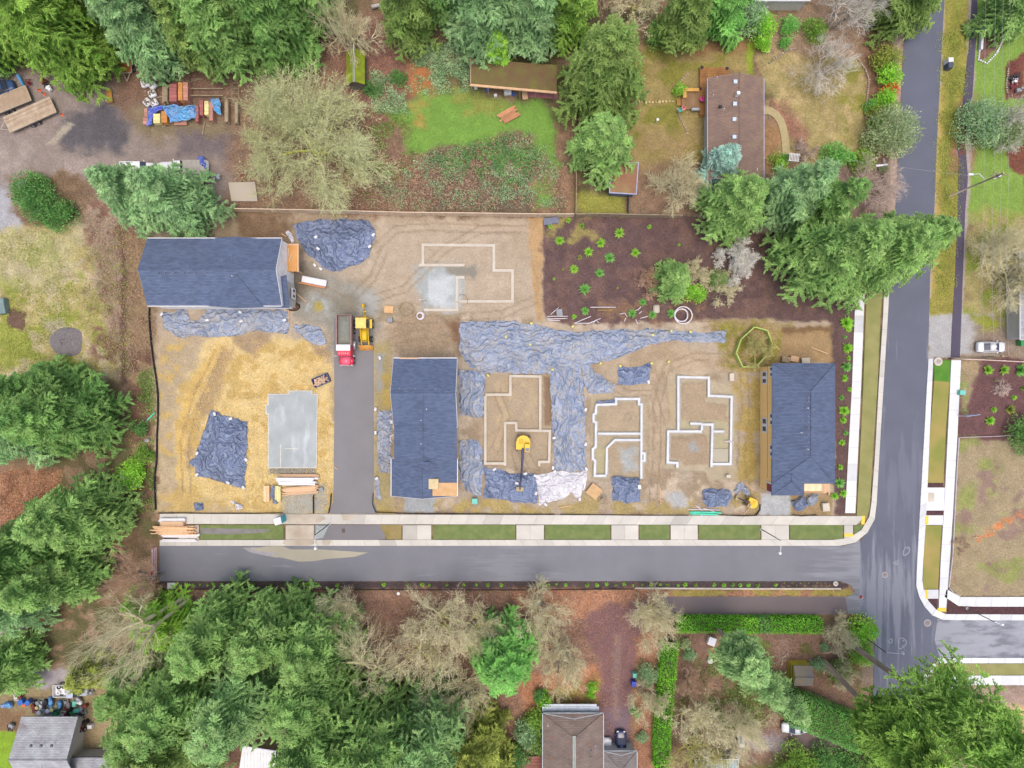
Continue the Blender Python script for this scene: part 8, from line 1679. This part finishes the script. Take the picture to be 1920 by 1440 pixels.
# stone edgings
def stones(pts, lb, m=None, s=.32):
    mb = MB(); 
    for a, b in zip(pts, pts[1:]):
        L = math.dist(a, b) * .09; n = max(1, int(L / (s * 1.15)))
        for i in range(n): x, y = a[0] + (b[0] - a[0]) * i / n, a[1] + (b[1] - a[1]) * i / n; v = P(x, y); mb.box((v[0], v[1], .08), (s * random.uniform(.8, 1.2), s * random.uniform(.6, 1), .22), rz=random.random() * 3, bev=.06, tint=random.uniform(.75, 1.15))
    simple('stone_edging', lb, 'edging', mb, m or mat('edging_stone', col(178, 164, 146), .9, attr=True))
stones([(1192, 189), (1205, 193), (1230, 192), (1255, 190), (1268, 192)], 'pale stone edging across the back lawn', mat('edging_tan', col(206, 186, 136), .9, attr=True), .4); stones([(1267, 170), (1272, 158), (1285, 143), (1294, 135)], 'stone edging curving up to the deck'); stones([(1270, 205), (1276, 225), (1285, 240), (1290, 255)], 'stone edging curving below the deck'); stones([(1606, 108), (1622, 130), (1629, 150), (1626, 180), (1622, 210), (1626, 235), (1623, 275)], 'long stone edging beside the roadside shrubs'); stones([(1443, 118), (1455, 108), (1475, 95), (1495, 90)], 'stone edging of the top garden bed'); stones([(1834, 112), (1850, 119), (1868, 100), (1880, 75), (1887, 50)], 'white stone edging of the bed by the footpath', white, .3); stones([(1834, 112), (1838, 80)], 'short stone edging at the point of the footpath bed', white, .3); stones([(1890, 130), (1886, 160), (1888, 178)], 'stone edging of the brown bed at the right edge'); stones([(1465, 1245), (1467, 1232), (1480, 1223)], 'pale stone edging left of the yellow-walled shed')
simple('white_panel', 'long white and blue panel leaning beside the footpath bed', 'panel', MB().box((P(1840, 65, .3)[0], P(1840, 65, .3)[1], .35), (.4, 5.2, .6), rz=-.06, bev=.05), mat('panel_white', col(232, 234, 246), .5))
# garden path
mb = MB(); pts = [(1430, 207), (1444, 208), (1455, 215), (1463, 226), (1468, 240), (1471, 256), (1473, 272), (1474, 290)]
simple('garden_path', '', 'path', MB().strip(PP(pts), 1.25, .0, .07), mat('flagstone', col(190, 174, 130), .9, c2=col(170, 158, 120), scale=3, bump=.03))
o = bpy.data.objects['garden_path']; del o['category']; o['kind'] = 'structure'
# white slatted bench & garden gate
v = P(1483, 300, .8); t = thing('garden_arbour', 'white slatted garden arbour at the end of the flagstone path', 'arbour', (v[0], v[1], 0), -.1)
for i in range(7): MB().box((-.75 + i * .25, .1, 1.9), (.1, 1.2, .06)).build('slat', white, t, local=True)
for s in (-1, 1):
    MB().box((0, s * .55, 1.82), (1.8, .1, .1)).build('rail', white, t, local=True)
    for q in (-1, 1): MB().box((q * .8, s * .55, .9), (.1, .1, 1.8)).build('post', white, t, local=True)
v = P(1650, 313, .8); t = thing('garden_gate', 'white garden gate arch by the road under the round olive tree', 'gate', (v[0], v[1], 0), .1)
for x in (-1.0, .6): MB().box((x, 0, .8), (.12, .12, 1.6)).build('post', white, t, local=True)
MB().box((-.2, 0, 1.6), (2.0, .3, .08)).build('top_rail', white, t, local=True); MB().box((.6, .7, 1.1), (.3, 1.3, .06)).build('side_panel', greyp, t, local=True)
# bins and posts
boxthing(1783, 112, (.8, .7, 1.2), white, 'white-lidded newspaper box on the verge by the main road', 'letter_box', 'letter box'); boxthing(1783, 121, (.8, 1.0, 1.1), mat('dark_bin', col(84, 92, 110), .5), 'dark letter boxes cluster on the verge by the main road', 'letter_box', 'letter box')
boxthing(1191, 1267, (.7, .7, 1.0), teal, 'pale wheeled bin beside the red-brown driveway', 'wheeled_bin', 'bin'); boxthing(1189, 1283, (.75, .8, 1.1), mat('royal_bin', col(60, 84, 200), .4), 'blue wheeled bin beside the red-brown driveway', 'wheeled_bin', 'bin')
boxthing(1641, 1188, (.7, .5, 1.2), mat('teal_post', col(80, 186, 160), .5), 'teal utility pedestal at the garden corner by the main road', 'utility_pedestal', 'pedestal', .1); boxthing(1919, 643, (.8, .9, .9), grn, 'green bin cut by the right edge above the rail', 'wheeled_bin', 'bin')
boxthing(1335, 1203, (1.2, 1.3, .8), white, 'white square garden table near the bare pine trunk', 'garden_table', 'table', -.35); boxthing(1416, 1224, (.8, .8, .7), mat('chair_blue', col(120, 166, 226), .5), 'blue garden chair in the weeds, left', 'garden_chair', 'chair', .5); boxthing(1427, 1231, (.7, .7, .7), mat('chair_blue', col(120, 166, 226), .5), 'blue garden chair in the weeds, right', 'garden_chair', 'chair', .2)
drum(1336, 1217, .18, .5, mat('yellow_ball', col(250, 200, 80), .5), 'yellow pot below the white garden table', 'pot', 'pot'); drum(1332, 1240, .5, .4, mat('tub', col(196, 204, 190), .6), 'pale green tub below the yellow pot', 'tub', 'tub')
tarp([(1541, 1219), (1550, 1221), (1560, 1219), (1559, 1224), (1550, 1226), (1543, 1226)], 'pink sheet between the two long pine trunks', mat('pink_sheet', col(246, 176, 176), .6), .2, .1, edge=3)
# small dishes / manholes
for x, y, r_, lb in ((1659, 1078, .35, 'manhole cover in the pale-mottled middle of the junction'), (1739, 1168, .42, 'manhole cover at the mouth of the east street')):
    v = P(x, y); t = thing('manhole', lb, 'manhole', (v[0], v[1], .012)); MB().cyl((0, 0, .004), r_ * 1.5, .02, 24).build('collar', mat('collar', col(168, 164, 170), .8), t, local=True); MB().cyl((0, 0, .012), r_, .02, 20).build('cover', mat('manhole', col(140, 130, 128), .6), t, local=True)
def ring(pts, lb):
    v = P(pts[0][0], pts[0][1]); t = thing('valve_patch', lb, 'valve cover', (v[0], v[1], .01)); L = [Vector(P(x, y)) - Vector(v) for x, y in pts]; L = [(q.x, q.y) for q in L]
    MB().strip(L, .16, .0, .012, closed=True).build('seal', mat('seal_white', col(150, 154, 166), .8), t, local=True)
    c = (sum(q[0] for q in L) / len(L), sum(q[1] for q in L) / len(L))
    for k in range(3 if len(L) > 9 else 2): MB().cyl((c[0] + .5 * math.cos(k * 2.1 + 1), c[1] + .5 * math.sin(k * 2.1 + 1), .008), .13, .016, 12).build('valve', mat('seal_white', col(150, 154, 166), .8), t, local=True)
ring([(1693, 1035), (1697, 1027), (1703, 1025), (1706, 1029), (1704, 1036), (1698, 1041), (1694, 1041)], 'oval sealed patch with two valve covers, north of the junction')
ring([(1685, 1200), (1688, 1196), (1694, 1197), (1700, 1203), (1699, 1208), (1694, 1213), (1688, 1217), (1685, 1214), (1684, 1208), (1684, 1204)], 'pear-shaped sealed patch with valve covers, south of the junction')
ring([(1678 + 0, 1055), (1680, 1052), (1683, 1054), (1682, 1058), (1679, 1058)], 'small ringed valve cover above the mid-junction manhole'); ring([(1666, 1202), (1669, 1198), (1673, 1201), (1672, 1205), (1668, 1206)], 'small ringed valve cover left of the pear-shaped patch')
simple('catch_basin', 'grey concrete catch basin lid by the street barricade', 'catch basin', MB().box((P(322, 1098)[0], P(322, 1098)[1], .05), (1.4, 1.0, .12), bev=.02), fgrey); simple('drain_grate', 'square iron drain grate in the driveway apron', 'drain grate', MB().box((P(644, 995)[0], P(644, 995)[1], .015), (.55, .7, .03)), mat('iron', col(96, 84, 80), .6)); simple('drain_cover', 'pale rectangular lids set in the concrete pad beside the east kerb', 'cover', MB().box((P(1745, 932)[0], P(1745, 932)[1], .13), (1.0, 1.5, .03)), dirtyc)
for x, y, lb in ((1758, 678, 'round pale concrete vault lid on the fresh grass by the main road'), (1566, 1094, 'round pale vault lid at the end of the dark strip')): v = P(x, y); simple('vault_lid', lb, 'vault lid', MB().cyl((v[0], v[1], .1), .72 if x > 1600 else .42, .14, 24).cyl((v[0] + .1, v[1], .18), .38 if x > 1600 else .2, .04, 18, tint=.7), mat('vault', col(206, 196, 186), .8, attr=True))
# street barricade: three striped boards on posts
v = P(290, 1056, 1.0); t = thing('street_barricade', 'red and white striped street barricade closing the west end of the street', 'barricade', (v[0], v[1], 0)); rw = mat('barricade_white', col(250, 248, 252, 1.), .5); rr = mat('barricade_red', col(232, 84, 120), .5)
for k in range(3):
    x = -.04; z = .5 + k * .5; b = MB().box((x, 0, z), (.04, 5.2, .26)); o = b.build('board', rw, t, local=True); s_ = MB()
    for i in range(17):
        y = -2.45 + i * .305; s_.add([(x + .024, y, z - .13), (x + .024, y + .12, z - .13), (x + .024, y + .22, z + .13), (x + .024, y + .10, z + .13)], [(0, 1, 2, 3)])
        s_.add([(x + .03, y, z + .131), (x + .03, y + .12, z + .131), (x - .03, y + .12, z + .131), (x - .03, y, z + .131)], [(0, 1, 2, 3)])
    so_ = s_.build('stripes', rr, t, local=True); so_.parent = o
for y in (-2.2, 0, 2.2): MB().box((-.15, y, .8), (.1, .1, 1.7)).build('post', steel, t, local=True)
MB().box((-.02, -1.3, 1.7), (.04, .6, .6), rx=R(45)).build('marker', mat('red_diamond', col(236, 40, 70), .4), t, local=True)
for y in (-1.6, 1.9): MB().box((-.9, y, .12), (.35, .8, .22), bev=.03).build('weight', greyp, t, local=True)
# stop sign
v = P(1599, 1110); t = thing('stop_sign', 'red octagonal stop sign at the tip of the grass island', 'stop sign', (v[0], v[1], 0), R(200))
MB().tube([(0, 0, 0), (0, 0, 2.7)], .035, 6).build('post', steel, t, local=True)
oc = [(.38 * math.cos(a), .38 * math.sin(a)) for a in np.arange(.3927, 6.6, .7854)[:8]]
def octo(r_, y0, y1, m, nm, par=t): return MB().add([(x * r_ / .38, y0, 2.35 + z * r_ / .38) for x, z in oc] + [(x * r_ / .38, y1, 2.35 + z * r_ / .38) for x, z in oc], [tuple(range(8)), tuple(range(15, 7, -1))] + [(i, i + 8, (i + 1) % 8 + 8, (i + 1) % 8) for i in range(8)]).build(nm, m, par, local=True)
octo(.40, .04, .06, white, 'plate'); octo(.36, .055, .066, mat('stop_red', col(226, 50, 66), .4), 'face')
def text(body, size, m, parent, loc, rot, name='lettering', al='CENTER'):
    cu = bpy.data.curves.new(name, 'FONT'); cu.body = body; cu.size = size; cu.align_x = al; cu.align_y = 'CENTER'; cu.extrude = .003
    o = bpy.data.objects.new(name, cu); COL.objects.link(o); dg = bpy.context.evaluated_depsgraph_get(); me = bpy.data.meshes.new_from_object(o.evaluated_get(dg)); bpy.data.objects.remove(o)
    q = bpy.data.objects.new(name, me); me.materials.clear(); me.materials.append(m); link(q, parent); q.location = loc; q.rotation_euler = rot; return q
text('STOP', .27, white, t, (0, .071, 2.35), (R(90), 0, R(180)))
t.rotation_euler = (0, 0, R(60))
# for-sale sign board
v = P(1822, 779, 1.6); t = thing('sign_board', 'leaning blue and white sign board with a red corner in the east bed', 'sign', (v[0], v[1], 0), R(8))
for x in (-1.1, 1.1): MB().box((x, 0, .9), (.1, .1, 1.8)).build('post', white, t, local=True)
MB().box((0, .0, 1.35), (2.3, .06, 1.3)).build('board', mat('sign_blue', col(150, 186, 232), .5, c2=col(196, 212, 240), scale=1), t, local=True); MB().box((.8, .05, 1.0), (.6, .04, .4)).build('red_corner', mat('sign_red', col(220, 90, 100), .5), t, local=True); MB().box((-.2, .05, 1.6), (1.4, .03, .16)).build('white_band', white, t, local=True)
# street lamps
def lamp(px, py, h, arm, lb):
    v = P(px, py); t = thing('street_lamp', lb, 'street lamp', (v[0], v[1], 0), 0, 'street lamps'); MB().tube([(0, 0, 0), (0, 0, h)], [.09, .06], 8).build('pole', mat('lamp_pole', col(86, 88, 98), .5), t, local=True)
    a = Vector(arm); MB().tube([(0, 0, h - .1), (a.x * .5, a.y * .5, h + .15), (a.x, a.y, h + .1)], .06, 6).build('arm', white, t, local=True)
    MB().cyl((a.x, a.y, h + .02), .26, .22, 14, r2=.2).build('lamp_head', white, t, local=True); MB().cyl((0, 0, .1), .2, .2, 10).build('base', fgrey, t, local=True)
lamp(618, 982, 7.2, (.1, -2.1, 0), 'street lamp with a white arm standing over the gravel patch and the puddle'); lamp(1427, 992, 7, (-.1, -2., 0), 'street lamp near the last grass strips before the corner'); lamp(1612, 1188, 6.8, (2.6, -.1, 0), 'street lamp leaning its arm over the main road below the junction'); lamp(1812, 1140, 5.6, (1.2, -.4, 0), 'dark street lamp on the mulch strip of the east street')
# small lamp post of the planting strip
def lpost(px, py, h, lb): v = P(px, py); t = thing('lamp_post', lb, 'lamp post', (v[0], v[1], 0)); MB().tube([(0, 0, 0), (0, 0, h)], .06, 8).build('post', mat('lamp_pole', col(86, 88, 98)), t, local=True); MB().cyl((0, 0, h + .1), .24, .25, 14).build('lamp_head', white, t, local=True)
lpost(754, 1100, 3.0, 'short lamp post with a round white head in the dark planting strip')
# utility poles and wires
def upole(px, py, h, lb, arms, tf=True):
    v = P(px, py); t = thing('utility_pole', lb, 'utility pole', (v[0], v[1], 0)); MB().tube([(0, 0, 0), (0, 0, h)], [.17, .12], 8).build('pole', mat('pole_wood', col(196, 180, 158), .9), t, local=True)
    for z, L, a in arms: MB().box((0, 0, z), (L, .12, .12), rz=a).build('crossarm', oldwood, t, local=True)
    if tf: MB().cyl((.4, .1, h - 1.6), .28, .9, 12).build('transformer', white, t, local=True); MB().tube([(0, 0, h - 3.2), (-1.4, .9, h - 2.7), (-2.3, .8, h - 2.7)], .05, 6).build('lamp_arm', white, t, local=True); MB().box((-2.7, .8, h - 2.72), (.8, .34, .16), bev=.06).build('lamp_head', white, t, local=True)
    return v
p1 = upole(1780, 368, 10.6, 'tall wooden utility pole with a transformer and lamps standing on the verge', [(10.2, 2.4, -.25), (9.2, 1.6, -.25)]); p2 = upole(1786, 673, 9.9, 'tall wooden utility pole leaning its image over the rail beside the white car', [(9.5, 2.2, 0)], tf=False)
wm_ = mat('wire', col(176, 176, 178), .6)
for i, (dx, z) in enumerate(((-1.1, 10.25), (0, 10.3), (1.1, 10.25), (-.4, 7.6))):
    for j, (a, b) in enumerate((((p1[0] + dx + 1.0, 80), p1), (p1, p2))):
        A_ = Vector((a[0] + (0 if j == 0 else dx), a[1], z)); B_ = Vector((b[0] + dx, b[1], z if j == 0 else z - .6)); L = [A_.lerp(B_, s) + Vector((0, 0, -3.2 * s * (1 - s) * .5)) for s in np.linspace(0, 1, 13)]
        simple('overhead_wire', '%s overhead wire from the left, %s span' % (ORD[[1, 2, 3, 0][i] if i == 3 else i + 1 if i < 3 else 0] if i < 3 else 'first', ('northern', 'southern')[j]), 'wire', MB().tube(L, .018, 4), wm_, 'overhead wires')
A_ = Vector((p1[0], p1[1], 8.6)); B_ = Vector((P(1560, 322)[0], P(1560, 322)[1], 5)); simple('overhead_wire', 'thin service wire crossing the main road from the utility pole', 'wire', MB().tube([A_.lerp(B_, s) + Vector((0, 0, -1.2 * s * (1 - s))) for s in np.linspace(0, 1, 9)], .018, 4), wm_)
# fences
def fence(pts, h, lb, m, name='timber_fence', cat='fence', post=2.6, bw=.14, th=.03, top=True):
    W_ = [Vector(P(x, y)) for x, y in pts]; c = sum(W_, Vector()) / len(W_); c.z = 0; t = thing(name, lb, cat, tuple(c)); mb = MB(); k = 0
    for a, b in zip(W_, W_[1:]):
        L = (b - a).length; d = (b - a) / L; n = max(1, int(L / bw)); rz = math.atan2(d.y, d.x)
        for i in range(n): q = a + d * (i + .5) * L / n - c; mb.box((q.x, q.y, h / 2), (L / n * .95, th, h), rz=rz, tint=random.uniform(.85, 1.12))
        npst = max(1, int(L / post))
        for i in range(npst): q = a + d * i * L / npst - c; nn = Vector((-d.y, d.x, 0)) * .08; MB().box((q.x + nn.x, q.y + nn.y, h / 2 + .04), (.1, .1, h + .08), rz=rz).build('post', m, t, local=True)
        if top: q = (a + b) / 2 - c; r_ = MB().box((q.x, q.y, h + .03), (L, .14, .05), rz=rz).build('top_rail', m, t, local=True)
    mb.build('boards', m, t, local=True); return t
fn = mat('fence_tan', col(220, 196, 170), .85, attr=True, scale=2); fence([(440, 397), (560, 399), (650, 401), (760, 404), (870, 405), (1010, 407), (1075, 407)], 1.8, 'long tan board fence along the northern edge of the site', fn); fence([(1078, 407), (1120, 406), (1200, 408), (1275, 409)], 1.7, 'greyer eastern stretch of the northern board fence behind the mulch bed', oldwood)
fence([(1078, 405), (1079, 350), (1077, 250)], 1.5, 'grey board fence running north between the gardens', oldwood); fence([(1177, 366), (1176, 404)], 1.3, 'short dark wire fence below the small flat shed', mat('dark_fence', col(96, 96, 92), .8), bw=.4)
def silt(pts, h, m, lb, name='silt_fence', cat='silt fence', th=.05, posts=True):
    W_ = [Vector(P(x, y)) for x, y in pts]; c = sum(W_, Vector()) / len(W_); c.z = 0; t = thing(name, lb, cat, tuple(c)); MB().strip([((w_ - c).x, (w_ - c).y) for w_ in W_], th, 0, h).build('fabric', m, t, local=True)
    if posts:
        for w_ in W_: q = w_ - c; MB().box((q.x, q.y, h / 2 + .08), (.06, .06, h + .16)).build('stake', oldwood, t, local=True)
sb = mat('silt_black', col(50, 52, 60), .7); silt([(282, 577), (282, 600), (285, 640), (290, 680), (295, 712), (298, 740), (298, 780), (296, 820), (296, 860), (292, 890), (292, 920), (294, 955)], .5, sb, 'black silt fence down the west side of the straw-covered lot', th=.05)
silt([(297, 962), (340, 961), (380, 962), (430, 962), (480, 962), (530, 961)], .3, sb, 'low black silt fence along the pavement below the straw lot'); silt([(622, 925), (621, 945), (617, 961)], .6, sb, 'short curved silt fence left of the driveway mouth'); silt([(700, 925), (699, 945), (705, 960), (755, 962), (830, 963), (900, 963), (960, 964), (1040, 964)], .35, sb, 'low silt fence along the pavement below the central house'); silt([(1050, 964), (1120, 965), (1200, 966), (1290, 966)], .3, sb, 'low silt fence along the pavement below the left pit'); silt([(1350, 965), (1390, 967), (1416, 966), (1424, 955), (1424, 945)], .4, sb, 'curved silt fence below the mini digger'); silt([(1485, 965), (1500, 967), (1530, 965)], .4, sb, 'short silt fence below the east house porch')
silt([(589, 927), (589, 962)], .6, sb, 'short silt fence left of the muddy square by the driveway mouth')
silt([(1410, 614), (1434, 621), (1443, 645), (1431, 668), (1412, 689), (1388, 688), (1376, 662), (1385, 637), (1410, 614)], 1.1, mat('lime_net', col(184, 202, 112), .7), 'lime-green safety netting ringed round a bare young tree', 'safety_netting', 'netting', th=.2)
silt([(1920, 815), (1860, 818), (1796, 820), (1792, 880), (1788, 960), (1784, 1040), (1777, 1100), (1786, 1110), (1799, 1117)], .35, mat('edging_pink', col(226, 214, 218), .7), 'low pale fence edging the dry grass lot beside the east pavement', 'low_fence', 'fence', th=.07)
# rail beside the white car, retaining strip south of the street
fence([(1802, 674), (1840, 675), (1920, 679)], .5, 'low pale rail separating the gravel from the east mulch bed', mat('rail_pink', col(226, 200, 190), .8), 'garden_rail', 'rail', bw=.6, th=.08); fence([(1778, 673), (1806, 672)], .6, 'short brown guard rail at the end of the footpath', mat('rail_brown', col(120, 92, 96), .8), 'guard_rail', 'rail', bw=.5, th=.12)
simple('retaining_wall', 'long low pale wall at the south edge of the dark planting strip', 'wall', MB().strip(PP([(1190, 1102), (1400, 1103), (1575, 1103)]), .25, 0, .3), mat('wall_pale', col(206, 196, 180), .8)); silt([(300, 1104), (500, 1105), (700, 1105), (950, 1106), (1188, 1104)], .3, mat('edging_dark', col(92, 74, 66), .8), 'dark board edging along the planting strip south of the street', 'board_edging', 'edging')
silt([(300, 1092), (300, 1103)], .3, mat('edging_dark', col(92, 74, 66)), 'short board edging at the west end of the planting strip', 'board_edging', 'edging')
# small steps left of the bottom house, sticks in the dry lot
decking('steps', [(985, 1420), (1016, 1418), (1016, 1440), (985, 1440)], .5, mat('brick_red', col(150, 100, 90), .8, attr=True), thing('garden_steps', 'reddish timber steps left of the bottom brown-roofed house', 'steps', P(1000, 1430)), pitch=.5)
for x, y, lb in ((1830, 1000, 'small orange-tipped stake pile on the dry grass lot'),): simple('stake_pile', lb, 'stakes', MB().tube([P(1826, 1008, .1), P(1838, 1008, .15)], .06, 5).tube([P(1830, 1005, .15), P(1836, 1012, .1)], .05, 5), wood)
bare(1798, 1022, 1.2, 1.1, 'brown', 'low bare brown shrub on the west side of the dry grass lot', levels=4, trunkh=.05, multi=4, name='bare_shrub', cat='shrub')
bare(1875, 728, .8, 2.2, 'pink', 'spreading bare twigs in the middle of the east mulch bed', levels=4, trunkh=.3, name='bare_shrub', cat='shrub')
